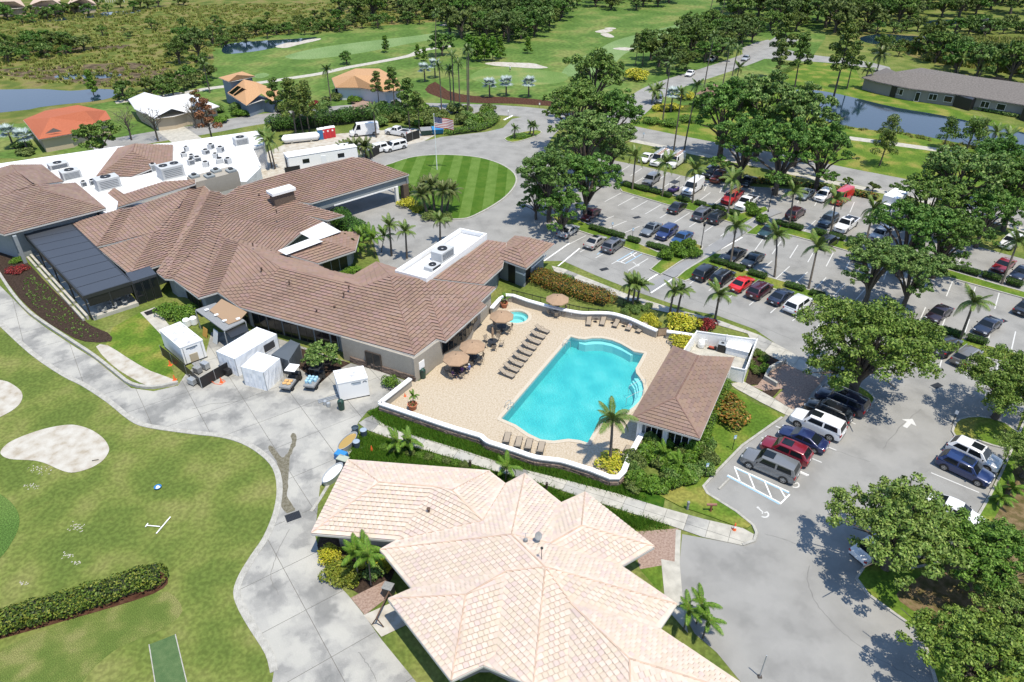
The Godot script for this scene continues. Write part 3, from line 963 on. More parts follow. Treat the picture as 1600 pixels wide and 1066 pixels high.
func clubhouse() -> void:
	var pts:=roof_points(ROOF_CLUB)
	var t:=thing("clubhouse","large clubhouse with sprawling brown tiled hip roofs","building")
	var pal:=shades(Color(.245,.168,.134),.08,8,9)
	var cap:=Color(.205,.13,.105)
	var f: Array=ROOF_CLUB.f
	tiled_roof(t,pts,sub(f,[0,1,2,3,4,5]),.9,.46,.14,.0,shades(Color(.22,.155,.128),.09,8,8),cap,21)
	tiled_roof(t,pts,sub(f,range(6,28)),.9,.48,.16,.0,pal,cap,22)
	tiled_roof(t,pts,sub(f,[28]),.9,.48,.16,.0,pal,cap,23)
	tiled_roof(t,pts,sub(f,[29,30]),.9,.48,.16,.0,pal,cap,24)
	walls_under(t,pts,sub(f,[0,1,2,3,4,5]),4.5,1.2,M.stucco_grey)
	walls_under(t,pts,sub(f,range(6,28)),3.3,1.1,M.stucco_grey)
	walls_under(t,pts,sub(f,[28]),3.3,.8,M.stucco_grey)
	for e in [[271,437,310,466],[340,458,375,481],[378,482,545,527],[155,391,203,430]]:
		var A:=gp(e[0],e[1],3.3) - UP*3.3
		var B:=gp(e[2],e[3],3.3) - UP*3.3
		var dd:=(B - A).normalized()
		var oo:=Vector3(-dd.z,0,dd.x)*(-1.0 if dd.x<0 else 1.0)
		var nn:=int(A.distance_to(B)/2.4)
		for k in nn:
			var c:=A+dd*(1.4+2.4*k) - oo*1.06
			window(t,c - dd*1.05,c+dd*1.05,.1,2.7,2,M.bronze,.12)
	var vp:=roof_points(ROOF_VAULT)
	tiled_roof(t,vp,ROOF_VAULT.f,.9,.5,.15,.0,pal,cap,25)
	var fr:=outline([[-90,272],[0,259],[184,232],[270,226],[400,207.5],[411,208],[412,229],[394,233],[407,262],[385,284],[330,284],[305,281],[255,287],[212,300],[185,312],[181,330],[166,333],[135,318],[118,290],[100,290],[50,280],[-90,290]],4.3)
	var b:=mb()
	b.prism(fr,.0,4.3)
	part(t,"flat_roof",b.done(),M.white_roof)
	b=mb()
	b.wall(outline([[-90,272],[0,259],[184,232],[270,226],[400,207.5],[411,208],[412,229],[394,233],[407,262]],4.3),.3,4.3,4.65)
	part(t,"parapet",b.done(),M.white)
	b=mb()
	var q:=[gp(468,364,4.7),gp(505,346.5,4.5),gp(533,362,4.4),gp(497,375,4.95),gp(505,377,4.95),gp(447,398.5,4.72),gp(434,391.5,4.72),gp(484,372.5,4.9)]
	for k in [[0,1,2],[0,2,3],[0,3,7],[7,3,4],[7,4,5],[7,5,6]]: b.tri(q[k[0]],q[k[1]],q[k[2]],UP)
	part(t,"flat_roof",b.done(),M.white_roof)
	var pl:=outline([[619,422],[719.5,357],[759,365],[665.5,434]],5.7)
	b=mb()
	b.prism(Geometry2D.offset_polygon(pl,-.3)[0],.0,5.1)
	part(t,"flat_roof",b.done(),M.white_roof)
	b=mb()
	b.wall(pl,.35,3.0,5.7,true)
	part(t,"parapet",b.done(),M.white)
	var cb:=gp(338,296,5.0)
	var ang:=deg_to_rad(43)
	var chim:=unit_box(t,"chimney",cb,Vector3(7.2,2.6,3.2),M.stucco,ang)
	for k in 4:
		var p:=Vector3(-2.7+1.8*k,2.6,.9 if k % 2 else -.7)
		unit_box(chim,"flue",p,Vector3(1.4,.35,1.4),M.stucco_grey)
		unit_box(chim,"flue_cap",p+Vector3(0,.35,0),Vector3(.6,.3,.6),M.dark_metal)
	chim=unit_box(t,"chimney",gp(443,318,4.8),Vector3(3.4,1.9,1.5),M.stone,deg_to_rad(43))
	unit_box(chim,"chimney_cap",Vector3(0,1.9,0),Vector3(4.0,.5,2.0),M.white)
	var s0:=gp(548,566)
	var s1:=gp(648,597)
	var sd:=(s1 - s0).normalized()
	var back:=Vector3(sd.z,0,-sd.x)
	if back.z>0: back=-back
	panel(t,"wall",s0 - sd*1.0+back*.2,s1+back*.2,0,3.25,M.stucco,.3)
	var st:=panel(t,"stone_plinth",s0+back*.02,s1+back*.02,0,.85,M.stone,.16)
	var sb:=mb(true)
	var r:=RandomNumberGenerator.new()
	r.seed=77
	var len:=s0.distance_to(s1)
	for row in 5:
		var x:=r.randf()*.2
		while x<len - .3:
			var wd:=r.randf_range(.25,.6)
			var g:=r.randf_range(.5,1.5)
			sb.col=Color(.17*g,.125*g,.10*g)
			var ce:=s0+sd*(x+wd*.5) - back*.06
			sb.box(Vector3(ce.x,.09+row*.17,ce.z),Vector3(wd - .03,.15,.1+r.randf()*.05),Basis(sd,UP,sd.cross(UP)))
			x+=wd
	tag(part(st,"ledge_stones",sb.done(),M.vc),"","","","stuff")
	var dr:=thing_part_door(t,gp(575,574) - back*.12,gp(598,581) - back*.12,2.4)
	for x in [408,434,460,486,512]:
		unit_box(t,"column",gp(x,503+(x - 408)*.30)+back*.6,Vector3(.42,3.2,.42),M.stucco_grey,atan2(-sd.z,sd.x))
	var arc:=outline([[648,597],[666,584],[682,571],[700,561],[715,551.5],[727,542],[735,530],[739,519],[750,505],[766,487]])
	b=mb()
	b.wall(arc,.3,0,3.2)
	part(t,"wall",b.done(),M.stucco)
	var run:=smooth(arc,2,false)
	for i in range(5,15):
		var a:=Vector3(run[i].x,0,run[i].y)
		var e:=Vector3(run[i+1].x,0,run[i+1].y)
		var od:=(e - a).normalized()
		var out:=Vector3(-od.z,0,od.x)
		if out.x<0: out=-out
		window(t,a+out*.14,e+out*.14,1.25,2.85,1,M.bronze,.1)
	panel(t,"notice_board",gp(655,592)+Vector3(.12,0,.12),gp(663,586)+Vector3(.12,0,.12),1.3,2.3,M.white,.08)
	var h0:=gp(486,318,4.6)
	var h1:=gp(639,273,4.6)
	var hd:=(h1 - h0).normalized()
	hd.y=0
	var ho:=Vector3(-hd.z,0,hd.x)
	if ho.z<0: ho=-ho
	var l:=h0.distance_to(h1)
	panel(t,"header",h0 - ho*.4,h1 - ho*.4,3.0,4.45,M.stucco_grey,.3)
	panel(t,"header_trim",h0+hd*4.0 - ho*.22,h1 - hd*2.4 - ho*.22,2.95,3.15,M.white,.1)
	panel(t,"header",h0 - ho*11.0,h1 - ho*11.0,3.0,4.45,M.stucco_grey,.3)
	panel(t,"header",h1 - hd*.4,h1 - hd*.4 - ho*11.0,3.0,4.45,M.stucco_grey,.3)
	for s in [[.5,.4,0],[l - 2.6,.4,0],[l - .9,.4,1],[.5,11.0,0],[l - .9,11.0,1],[l*.5,11.0,0]]:
		var p: Vector3=h0+hd*s[0] - ho*s[1]
		unit_box(t,"column",Vector3(p.x,0,p.z),Vector3(.55 if s[2]==0 else 1.1,3.1,.55 if s[2]==0 else 1.1),M.white if s[2]==0 else M.stone,atan2(-hd.z,hd.x))
	for a in [[30,400],[40,411]]: unit_box(t,"column",gp(a[0],a[1]),Vector3(.5,4.4,.5),M.stucco_grey,.7)
	window(t,gp(507,437),gp(545,424),.6,2.6,3,M.stucco_grey)
	for a in [[452,443,5.6],[545,450,6.2],[537,461,5.8],[523,482,4.8],[495,487,4.6],[408,422,5.8],[395,383,6.2],[432,332,6.6],[405,307,6.4],[594,423,4.6],[409,422,5.6]]:
		vent(gp(a[0],a[1],a[2] - .6),"small dark vent pipe standing on the brown clubhouse tiles",.9)
	var tp:=roof_points(ROOF_TOWER)
	var e:=thing("entry_pavilion","small square entry pavilion with brown pyramid roof by the car park","building")
	tiled_roof(e,tp,ROOF_TOWER.f,.7,.5,.15,.0,pal,cap,26)
	var rg:=walls_under(e,tp,ROOF_TOWER.f,3.6,.9,M.stucco_grey)
	var v0:=gp(822,420,3.6)
	for k in 2:
		var far_:=gp(768,400,3.6) if k==0 else gp(866.5,381.5,3.6)
		var dd:=Vector3(far_.x - v0.x,0,far_.z - v0.z)
		var ln:=dd.length()
		dd=dd.normalized()
		var nn:=Vector3(-dd.z,0,dd.x)
		if nn.z<0: nn=-nn
		var w0:=Vector3(v0.x,0,v0.z) - nn*.88
		panel(e,"doorway",w0+dd*(ln*(.42 if k==0 else .18)),w0+dd*(ln*(.62 if k==0 else .34)),.0,2.9,M.black,.1)
		panel(e,"string_course",w0+dd*.85+nn*.03,w0+dd*(ln*(.40 if k==0 else .16))+nn*.03,1.9,2.1,M.white,.12)
		if k==1: panel(e,"string_course",w0+dd*(ln*.37)+nn*.03,w0+dd*(ln - .9)+nn*.03,1.9,2.1,M.white,.12)
	rooftop_unit(gp(92,262,4.35),Vector3(3.6,1.1,2.2),.75,"pale grey unit nearest the western pavilion on the white roof")
	rooftop_unit(gp(112,278,4.35),Vector3(3.4,1.7,2.4),.75,"square grey unit with dark top between the western pavilion and the hipped roof")
	rooftop_unit(gp(170,293,4.35),Vector3(4.2,2.2,2.6),.75,"large grey hooded unit at the foot of the hipped roof",1)
	rooftop_unit(gp(268,275,4.35),Vector3(4.4,2.4,3.4),.75,"biggest grey unit with twin fans on open frame legs",2)
	rooftop_unit(gp(132,291,4.35),Vector3(.9,1.0,.9),.75,"small condenser, one of a close pair by the large hooded unit")
	rooftop_unit(gp(145,288.5,4.35),Vector3(.9,1.0,.9),.75,"small condenser, one of a close pair by the large hooded unit")
	rooftop_unit(gp(241,267,4.35),Vector3(1.2,1.5,1.0),.75,"narrow grey unit beside the twin fan unit")
	rooftop_unit(gp(377,225,4.35),Vector3(3.0,1.6,2.4),.6,"grey unit near the far edge of the white roof")
	var i:=0
	for a in [[300,248,1.1],[309,252,1.4],[299,257,1.2],[322,240,1.3],[330,232,1.2],[345,237,1.3],[337,246,1.0],[322,260,1.3],[344,255,1.5],[288,245,1.2],[292,236,.9],[357,255,1.2]]:
		rooftop_unit(gp(a[0],a[1],4.35),Vector3(a[2],.9+.1*(i % 3),a[2]*.9),.4+.2*i,"small kitchen exhaust box in the crowd on the white roof")
		i+=1
	rooftop_unit(gp(692,402,5.15),Vector3(3.4,1.5,2.1),deg_to_rad(58),"pale unit with round fan inside the white parapet by the entry")
	rooftop_unit(gp(676,418,5.15),Vector3(2.4,.5,1.6),deg_to_rad(58),"low grey box beside the unit inside the white parapet")
func thing_part_door(parent: Node,a: Vector3,b: Vector3,h: float) -> MeshInstance3D:
	var d:=panel(parent,"door",a,b,.05,h,M.glass,.1)
	var k:=mb()
	var dd:=(b - a).normalized()
	for i in 3:
		var q:=a.lerp(b,i/2.0)
		k.box(Vector3(q.x,h*.5,q.z),Vector3(.1,h,.16),Basis(dd,UP,dd.cross(UP)))
	k.box(Vector3((a.x+b.x)*.5,h,(a.z+b.z)*.5),Vector3(a.distance_to(b),.1,.15),Basis(dd,UP,dd.cross(UP)))
	part(d,"frame",k.done(),M.bronze)
	return d
func pergola() -> void:
	var hh:=3.5
	var A:=gp(37,365,hh)
	var B:=gp(112,350,hh)
	var C:=gp(205,440,hh)
	var D:=gp(130,463,hh)
	var t:=thing("patio_pergola","dark grey flat patio roof of wide metal panels on slim posts","pergola")
	var n:=9
	for i in n:
		var a:=A.lerp(D,float(i)/n)
		var b:=B.lerp(C,float(i)/n)
		var c:=B.lerp(C,float(i+1)/n - .005)
		var d:=A.lerp(D,float(i+1)/n - .005)
		var k:=mb()
		k.prism(PackedVector2Array([Vector2(a.x,a.z),Vector2(b.x,b.z),Vector2(c.x,c.z),Vector2(d.x,d.z)]),hh - .12,hh)
		part(t,"roof_panel",k.done(),M.louvre)
	var k:=mb()
	k.wall(PackedVector2Array([Vector2(A.x,A.z),Vector2(B.x,B.z),Vector2(C.x,C.z),Vector2(D.x,D.z)]),.28,hh - .42,hh+.05,true)
	part(t,"gutter_frame",k.done(),M.dark_metal)
	for q in [A,D,C,A.lerp(D,.25),A.lerp(D,.5),A.lerp(D,.75),D.lerp(C,.5)]:
		unit_box(t,"post",Vector3(q.x,0,q.z),Vector3(.2,hh - .1,.2),M.dark_metal,.7)
	k=mb()
	k.prism(PackedVector2Array([Vector2(A.x,A.z),Vector2(B.x,B.z),Vector2(C.x,C.z),Vector2(D.x,D.z)]),.0,.4)
	part(t,"floor",k.done(),M.walk)
	var dc:=(C - D).normalized()
	panel(t,"screen",D+dc*.3,C - dc*.2,1.9,hh - .35,M.black,.06)
	var ad:=(D - A).normalized()
	panel(t,"screen",A+ad*.3,D - ad*.3,2.5,hh - .35,M.black,.06)
	for i in 5:
		var a:=A.lerp(D,.04+i*.195)
		var b:=A.lerp(D,.04+i*.195+.165)
		var o:=Vector3(-ad.z,0,ad.x)
		if o.x>0: o=-o
		for row in 2: panel(t,"planter_wall",a+o*(.35+.5*row),b+o*(.35+.5*row),.0,.62 - .22*row,M.walk,.3)
	panel(t,"planter_wall",D+dc*.2+Vector3(.1,0,.25),C+Vector3(.1,0,.25),.0,.5,M.walk,.3)
	var g:=thing("glass_porch","dark glazed porch joined to the end of the patio roof","porch")
	var P:=[gp(206,440,hh),gp(244,428,hh),gp(232,414,hh),gp(196,427,hh)]
	k=mb()
	k.prism(PackedVector2Array([Vector2(P[0].x,P[0].z),Vector2(P[1].x,P[1].z),Vector2(P[2].x,P[2].z),Vector2(P[3].x,P[3].z)]),hh - .3,hh)
	part(g,"roof",k.done(),M.louvre)
	for i in 3:
		var a: Vector3=P[0].lerp(P[1],.03+i*.33)
		var b: Vector3=P[0].lerp(P[1],.31+i*.33)
		window(g,Vector3(a.x,0,a.z),Vector3(b.x,0,b.z),.1,hh - .35,1,M.dark_metal)
func simple_house(called: String,label: String,v: Array,eave: float,facets: Array,roof_m: Material,wall_m: Material,openings: Array) -> Node3D:
	var t:=thing(called,label,"house")
	var pts:=[]
	for a in v: pts.append(gp(a[0],a[1],a[2]))
	var b:=mb()
	for f in facets:
		var p:=[]
		for i in f: p.append(pts[i])
		var n:=facet_normal(p)
		var flat2:=PackedVector2Array()
		for q in p: flat2.append(Vector2(q.x,q.z))
		var ix:=Geometry2D.triangulate_polygon(flat2)
		for k in range(0,ix.size(),3): b.tri(p[ix[k]],p[ix[k+1]],p[ix[k+2]],n)
	part(t,"roof",b.done(),roof_m)
	walls_under(t,pts,facets,eave,.7,wall_m)
	for o in openings:
		var a:=gp(o[0],o[1])
		var c:=gp(o[2],o[3])
		if o[6]=="window":window(t,a,c,o[4],o[5],2,M.white)
		else: panel(t,o[6],a,c,o[4],o[5],M.white if o[6]=="garage_door" else M.dark_wall,.3)
	return t
func houses() -> void:
	var orange:=ground_mat(noise(60,.05,[[.0,lin(.36,.105,.055)],[.5,lin(.45,.145,.08)],[1.0,lin(.52,.19,.11)]],4,256),4.0,noise(61,.14,grey(.82,1.0),2,128),1.0)
	var peach:=ground_mat(noise(62,.05,[[.0,lin(.44,.24,.12)],[.5,lin(.54,.32,.17)],[1.0,lin(.60,.38,.22)]],4,256),4.0,noise(61,.14,grey(.82,1.0),2,128),1.0)
	var tan_:=mat(lin(.46,.38,.27),.85)
	var blue:=mat(lin(.16,.20,.25),.85)
	var pale:=mat(lin(.55,.58,.60),.85)
	var h:=simple_house("orange_roof_house","single storey house with red orange tiled roof beside the pond",[[36,187,3],[70,173,3],[121,164,3],[165,173,3],[173,186,3],[150,192,3],[101,198,3],[111,209,3],[60,218,3],[78,184,5.4],[132,173,5.4]],3.0,[[0,1,2,3,10,9],[0,9,8],[8,9,10,5,7],[10,3,4,5]],orange,tan_,[[66,226,78,224,.2,2.4,"garage_door"],[84,222,96,219,.2,2.4,"garage_door"]])
	for a in [[70,209,97,205,83,200],[112,187,139,183,125,179]]:
		var k:=mb()
		k.tri(gp(a[0],a[1],3.7),gp(a[2],a[3],3.7),gp(a[4],a[5],4.6))
		part(h,"gable_vent",k.done(),mat(lin(.2,.16,.15)))
	simple_house("white_roof_house","house with bright white roof and beige double garage",[[200,155,3],[225,144,5.5],[256,152,5.6],[295,146,3],[343,166,3],[318,174,3],[291,176,3],[268,170,4.6],[240,185,3],[210,170,3],[300,158,5.2]],3.0,[[0,1,2,7,8,9],[2,3,4,10],[2,10,5,6,7],[10,4,5]],M.white_roof,tan_,[[246,203,267,198,.1,2.4,"garage_door"],[273,199,289,195,.1,2.4,"garage_door"]])
	simple_house("two_storey_house","slate blue house whose upper storey has a small peach hipped roof",[[341,121,6],[357,127.5,6],[399,119,6],[378,111.5,6],[370,117,7.2]],6.0,[[0,4,1],[1,4,2],[2,4,3],[3,4,0]],peach,blue,[[358,156,369,153,3.6,5.0,"window"]])
	h=simple_house("solar_house","slate blue house with peach tiled gable carrying dark solar panels",[[355,145,3.2],[381,124,6.2],[400,128,6.0],[432,139,3.2],[445,150,3.0],[425,158,3.0],[408,146,4.5],[385,165,3.0],[412,133,5.8]],3.1,[[0,1,2,6,7],[2,8,3,4,5,6]],peach,blue,[[392,176,415,171,.1,2.4,"garage_door"]])
	for a in [[[357,145],[371,134],[377,136],[363,148]],[[364,148.5],[378,137],[387,141],[372,153.5]]]:
		var k:=mb()
		var p:=[]
		for q in a: p.append(gp(q[0],q[1],3.35+(150 - q[1])*.16))
		k.quad(p[0],p[1],p[2],p[3],UP)
		part(h,"solar_panel",k.done(),M.glass)
	simple_house("peach_roof_house","pale walled house with wide peach tiled hip roof and red paver drive",[[518,122,3.2],[524,137,3.2],[560,137,3.2],[600,143,3.2],[630,141,3.2],[620,122,3.2],[555,107,3.2],[592,107,3.2],[553,118,5.8],[590,118,5.8]],3.2,[[6,8,0],[0,8,1],[1,8,9,3,2],[3,9,4],[4,9,5],[5,9,7],[7,9,8,6]],peach,pale,[[525,152,535,151.5,.8,2.2,"window"],[563,152,573,151,.2,2.7,"doorway"],[545,152,556,151.5,.8,2.2,"window"]])
	var g:=simple_house("gate_house","small gatehouse with brown pyramid roof on the avenue",[[1087,146.5,3],[1121,149.5,3],[1142,142,3],[1116,137,3],[1115,130.5,5]],3.0,[[0,4,1],[1,4,2],[2,4,3],[3,4,0]],ground_mat(noise(63,.05,[[.0,lin(.20,.13,.10)],[1.0,lin(.30,.205,.16)]],3,128),3.0,noise(61,.14,grey(.82,1.0),2,128),1.0),tan_,[[1097,163,1104,163.5,.9,2.2,"window"]])
	var slate:=ground_mat(noise(64,.03,[[.0,lin(.13,.118,.108)],[.5,lin(.19,.172,.158)],[1.0,lin(.26,.238,.22)]],5,512),9.0,noise(61,.14,grey(.8,1.0),2,128),1.2)
	var grey_wall:=mat(lin(.22,.215,.20),.85)
	var v:=simple_house("lakeside_villas","long terrace of villas under one weathered grey roof behind the lake",[[1346,121,3],[1385,106,3.2],[1440,106,5.2],[1520,119,5.4],[1600,130,5.4],[1760,152,5.4],[1760,200,3],[1600,164,3],[1500,148,3],[1420,138,3],[1372,128,3],[1400,112,5.0]],3.0,[[0,1,11],[0,11,10],[10,11,2,3,8,9],[8,3,4,7],[7,4,5,6]],slate,grey_wall,[[1421,146,1436,149,.8,2.2,"window"],[1462,155,1474,157,.8,2.2,"window"],[1553,171,1568,174,.8,2.2,"window"],[1580,176,1596,179,.4,2.4,"window"]])
	for e in [[1376,128.5,1420,138],[1424,139,1500,148.5],[1504,149,1600,164],[1604,165,1700,186]]:
		var A:=gp(e[0],e[1],3)
		var B:=gp(e[2],e[3],3)
		var d:=(B - A).normalized()
		var o:=Vector3(-d.z,0,d.x)*(-1.0 if d.x<0 else 1.0)
		var n:=int(A.distance_to(B)/3.4)
		for k in n:
			var c:=A+d*(1.8+3.4*k) - o*.66 - UP*3.0
			window(v,c - d*(.9 if k % 3 else .5),c+d*(.9 if k % 3 else .5),.1 if k % 3==0 else .9,2.3,1+k % 2,M.white,.12)
	for a in [[[1365,125],[1388,121.5],[1417,131],[1402,135]],[[1494,148],[1512,142],[1533,150],[1520,155]],[[1600,168],[1620,160],[1645,170],[1625,176]]]:
		var l:=thing("screened_lanai","black screened porch attached to the grey lakeside villas","porch",Vector3.ZERO,.0,"screened porches")
		var k:=mb()
		k.prism(outline(a,2.8),.0,2.7)
		part(l,"screen",k.done(),M.black)
		k=mb()
		var o:=outline(a,2.8)
		var m:=Vector2.ZERO
		for q in o: m+=q*.25
		for i in 4: k.tri(Vector3(o[i].x,2.7,o[i].y),Vector3(o[(i+1) % 4].x,2.7,o[(i+1) % 4].y),Vector3(m.x,3.4,m.y),UP)
		part(l,"roof",k.done(),M.dark_metal)
	simple_house("villa_rear_wing","pointed grey roof just behind the ridge of the lakeside villas",[[1536,124,4.5],[1560,119,6],[1584,128,4.5],[1560,126,4.5]],4.4,[[0,1,3],[1,2,3]],slate,grey_wall,[])
	var far_roof:=mat(lin(.50,.38,.29),.85)
	for a in [[-60,6,40,10],[44,4,100,9],[104,2,150,6]]:
		simple_house("marsh_edge_house","pale tiled house in the row on the far side of the marsh",[[a[0],a[1]+5,3],[a[2],a[3]+1,3],[a[2] - 8,a[1] - 6,3],[a[0]+8,a[1] - 5,3],[a[0]+20,a[1] - 3,5.5],[a[2] - 18,a[1] - 4,5.5]],3.0,[[0,4,5,1],[1,5,2],[2,5,4,3],[3,4,0]],far_roof,tan_,[]).set_meta("group","houses across the marsh")
	for a in [[150,200],[168,206]]:
		var l:=thing("pool_cage","pale framed screen cage on the far shore of the marsh","screen cage",gp(a[0]+5,4),.0,"screen cages across the marsh")
		var k:=mb()
		for i in 7:
			k.box(Vector3(-6+i*2,1.6,0),Vector3(.12,3.2,.12))
			k.box(Vector3(-6+i*2,3.2,-4),Vector3(.12,.12,8))
		k.box(Vector3(0,3.2,0),Vector3(12,.12,.12))
		k.box(Vector3(0,1.6,0),Vector3(12,.10,.10))
		part(l,"frame",k.done(),M.white)
	simple_house("white_canopy_house","small white domed canopy roof at the edge of the far wood",[[1524,33,3],[1542,37,3],[1562,33,3],[1545,29,3],[1543,28,5.5]],2.9,[[0,4,1],[1,4,2],[2,4,3],[3,4,0]],M.white_roof,tan_,[])
func cut_holes(poly: PackedVector2Array,holes: Array) -> Array:
	var cut:=[poly]
	for h in holes:
		var c:=Vector2.ZERO
		for p in h: c+=p
		c /= h.size()
		var nxt:=[]
		for q in cut:
			for side in [PackedVector2Array([Vector2(-3000,800),Vector2(c.x,800),Vector2(c.x,-3000),Vector2(-3000,-3000)]),PackedVector2Array([Vector2(3000,800),Vector2(3000,-3000),Vector2(c.x,-3000),Vector2(c.x,800)])]:
				for r in Geometry2D.intersect_polygons(q,side):
					for s in Geometry2D.clip_polygons(r,h): nxt.append(s)
		cut=nxt
	return cut
func pool_wall(called: String,label: String,px: Array,h: float,stone: bool,outside: Vector3) -> void:
	var t:=thing(called,label,"wall")
	var p:=smooth(outline(px,h),3,false) if px.size()>5 else outline(px,h)
	var b:=mb()
	b.wall(p,.30,.0,h - .16)
	part(t,"body",b.done(),M.stucco)
	b=mb()
	b.wall(p,.52,h - .16,h)
	part(t,"coping",b.done(),M.white)
	b=mb()
	b.wall(p,.40,h - .30,h - .16)
	part(t,"coping_band",b.done(),M.stucco_grey)
	if stone:
		var r:=RandomNumberGenerator.new()
		r.seed=31
		b=mb(true)
		for i in p.size() - 1:
			var a:=Vector3(p[i].x,0,p[i].y)
			var e:=Vector3(p[i+1].x,0,p[i+1].y)
			var d:=(e - a).normalized()
			var o:=d.cross(UP)
			if o.dot(outside)<0: o=-o
			var l:=a.distance_to(e)
			for row in 4:
				var x:=.0
				while x<l:
					var wd:=minf(r.randf_range(.22,.6),l - x)
					var g:=r.randf_range(.55,1.5)
					b.col=Color(.20*g,.15*g,.125*g)
					b.box(a+d*(x+wd*.5)+o*.19+UP*(.08+row*.155),Vector3(maxf(wd - .03,.05),.135,.10+r.randf()*.07),Basis(d,UP,d.cross(UP)))
					x+=wd
		tag(part(t,"ledge_stones",b.done(),M.vc),"","","","stuff")
func pool_area() -> void:
	var pool:=pool_outline()
	var spa:=gp(807,496)
	var deck:=outline([[600,634],[640,597],[655,596],[668,586],[682,573],[715,554],[727,545],[735,533],[740,521],[766,489],[770,482],[791,463],[858,481],[905,490],[958,493],[985,500],[1008,511],[1026,519],[1042,520],[1085,527],[1068,560],[1000,690],[967,750],[881,724],[848,718],[805,707],[770,696],[748,684],[700,670],[645,651]])
	var b:=mb()
	for q in cut_holes(deck,[Geometry2D.offset_polygon(pool,.42)[0],circle(spa,1.95)]): b.flat(q,.06)
	struct("pool_deck",b.done(),M.deck)
	b=mb()
	var deep:=Geometry2D.offset_polygon(pool,.02)[0]
	b.flat(deep,-1.45)
	for i in deep.size():
		var a:=deep[i]
		var e:=deep[(i+1) % deep.size()]
		b.quad(Vector3(a.x,-1.45,a.y),Vector3(e.x,-1.45,e.y),Vector3(e.x,.02,e.y),Vector3(a.x,.02,a.y))
	var basin:=struct("pool_basin",b.done(),M.basin)
	b=mb()
	b.wall(Geometry2D.offset_polygon(pool,.21)[0],.44,-.1,.11,true)
	part(basin,"pool_coping",b.done(),M.coping)
	b=mb()
	b.wall(Geometry2D.offset_polygon(pool,.01)[0],.05,-.28,-.03,true)
	part(basin,"waterline_tile",b.done(),mat(lin(.20,.38,.42),.3))
	var up:=[[905,530],[914,531],[925,529],[940,529],[955,532],[970,538],[982,545],[990,550]]
	var low:=[[986,551],[973,543.5],[958,537],[943,533.5],[930,533],[915,534.5],[905,532]]
	b=mb()
	b.prism(outline(up+low),-1.45,-.45)
	part(basin,"pool_step",b.done(),M.pool_step)
	for k in 3:
		var s:=1.0+.38*k
		var st:=[]
		for a in [[998,589],[1004,598],[1006,608],[1004,618],[999,628],[990,637]]: st.append(a)
		for a in [[990,637],[999,628],[1004,618],[1006,608],[1004,598],[998,589]]: st.append([a[0] - 7.0*s,a[1]+1.0*k])
		b=mb()
		b.prism(outline(st),-1.45,-.22 - .26*k)
		part(basin,"pool_step",b.done(),M.pool_step)
	b=mb()
	b.flat(Geometry2D.offset_polygon(pool,.01)[0],-.10)
	struct("pool_water",b.done(),M.water)
	b=mb()
	b.lathe([Vector2(.0,-.9),Vector2(1.0,-.9),Vector2(1.05,-.45),Vector2(1.5,-.45),Vector2(1.55,.05)],28,spa)
	var tub:=struct("hot_tub",b.done(),M.pool_step)
	b=mb()
	b.lathe([Vector2(1.52,-.1),Vector2(1.54,.12),Vector2(2.0,.12),Vector2(2.02,.0)],28,spa)
	part(tub,"pool_coping",b.done(),M.coping)
	b=mb()
	b.flat(circle(spa,1.53),-.06)
	part(tub,"water",b.done(),M.water)
	pool_wall("terrace_wall","low curving wall with white coping and stone face along the footpath side of the pool",[[1004,676],[986,708],[966,745],[923,733],[881,720],[862,717],[835,713],[805,703],[780,695],[762,689],[752,681],[740,677],[700,665],[645,646.5],[593,629]],1.15,true,Vector3(0,0,1))
	pool_wall("terrace_wall","short wall with white coping from the clubhouse corner to the yard",[[593,629],[617,610],[641,591]],1.15,false,Vector3(-1,0,0))
	pool_wall("terrace_wall","curving wall with white coping between the pool and the car park hedge",[[768,481],[791,460],[825,469],[858,478],[885,484],[910,488],[935,488],[958,489.5],[985,497.5],[1008,508],[1027,516]],1.15,false,Vector3(0,0,-1))
	pool_wall("terrace_wall","short wall with white coping between the pool gate and the white plant enclosure",[[1042,517],[1064,520],[1088,524]],1.15,false,Vector3(0,0,-1))
	var g:=thing("pool_gate","tan slatted gate in a dark frame between two pool walls","gate",gp(1034.5,526),.15)
	b=mb()
	for s in [-1,1]: b.box(Vector3(s*.62,.65,0),Vector3(.08,1.3,.08))
	for y in [.1,1.25]: b.box(Vector3(0,y,0),Vector3(1.24,.07,.06))
	part(g,"frame",b.done(),M.bronze)
	for k in 8: unit_box(g,"slat",Vector3(-.49+k*.14,.14,0),Vector3(.125,1.08,.03),mat(lin(.36,.26,.18)),0,.006)
	for fp in [["black picket fence running behind the curving pool wall",[[800,453],[845,464],[905,479],[958,486]]],["black picket fence between the red hedge and the footway",[[893,441],[930,453],[985,472]]]]:
		var p:=smooth(outline(fp[1],1.2),4,false)
		var f:=thing("picket_fence",fp[0],"fence")
		b=mb()
		b.wall(p,.05,1.12,1.2)
		part(f,"rail",b.done(),M.black)
		b=mb()
		b.wall(p,.05,.14,.2)
		part(f,"rail",b.done(),M.black)
		b=mb()
		for i in p.size() - 1:
			var n:=int(p[i].distance_to(p[i+1])/.14)
			for k in n:
				var q:=p[i].lerp(p[i+1],float(k)/n)
				b.box(Vector3(q.x,.6,q.y),Vector3(.02 if k % 14 else .07,1.2 if k % 14 else 1.35,.02 if k % 14 else .07))
		tag(part(f,"pickets",b.done(),M.black),"","","","stuff")
	plant_enclosure()
	var lg:=lounger()
	lg.set_meta("base_name","sun_lounger")
	var first:=true
	var spots:=[]
	for k in 9:
		var f:=k/8.0
		spots.append([gp(lerpf(792,847,f),lerpf(588,519,f)),(g2(805,595) - g2(785,587)),"tan sun lounger in the row along the long side of the pool","loungers along the long side of the pool"])
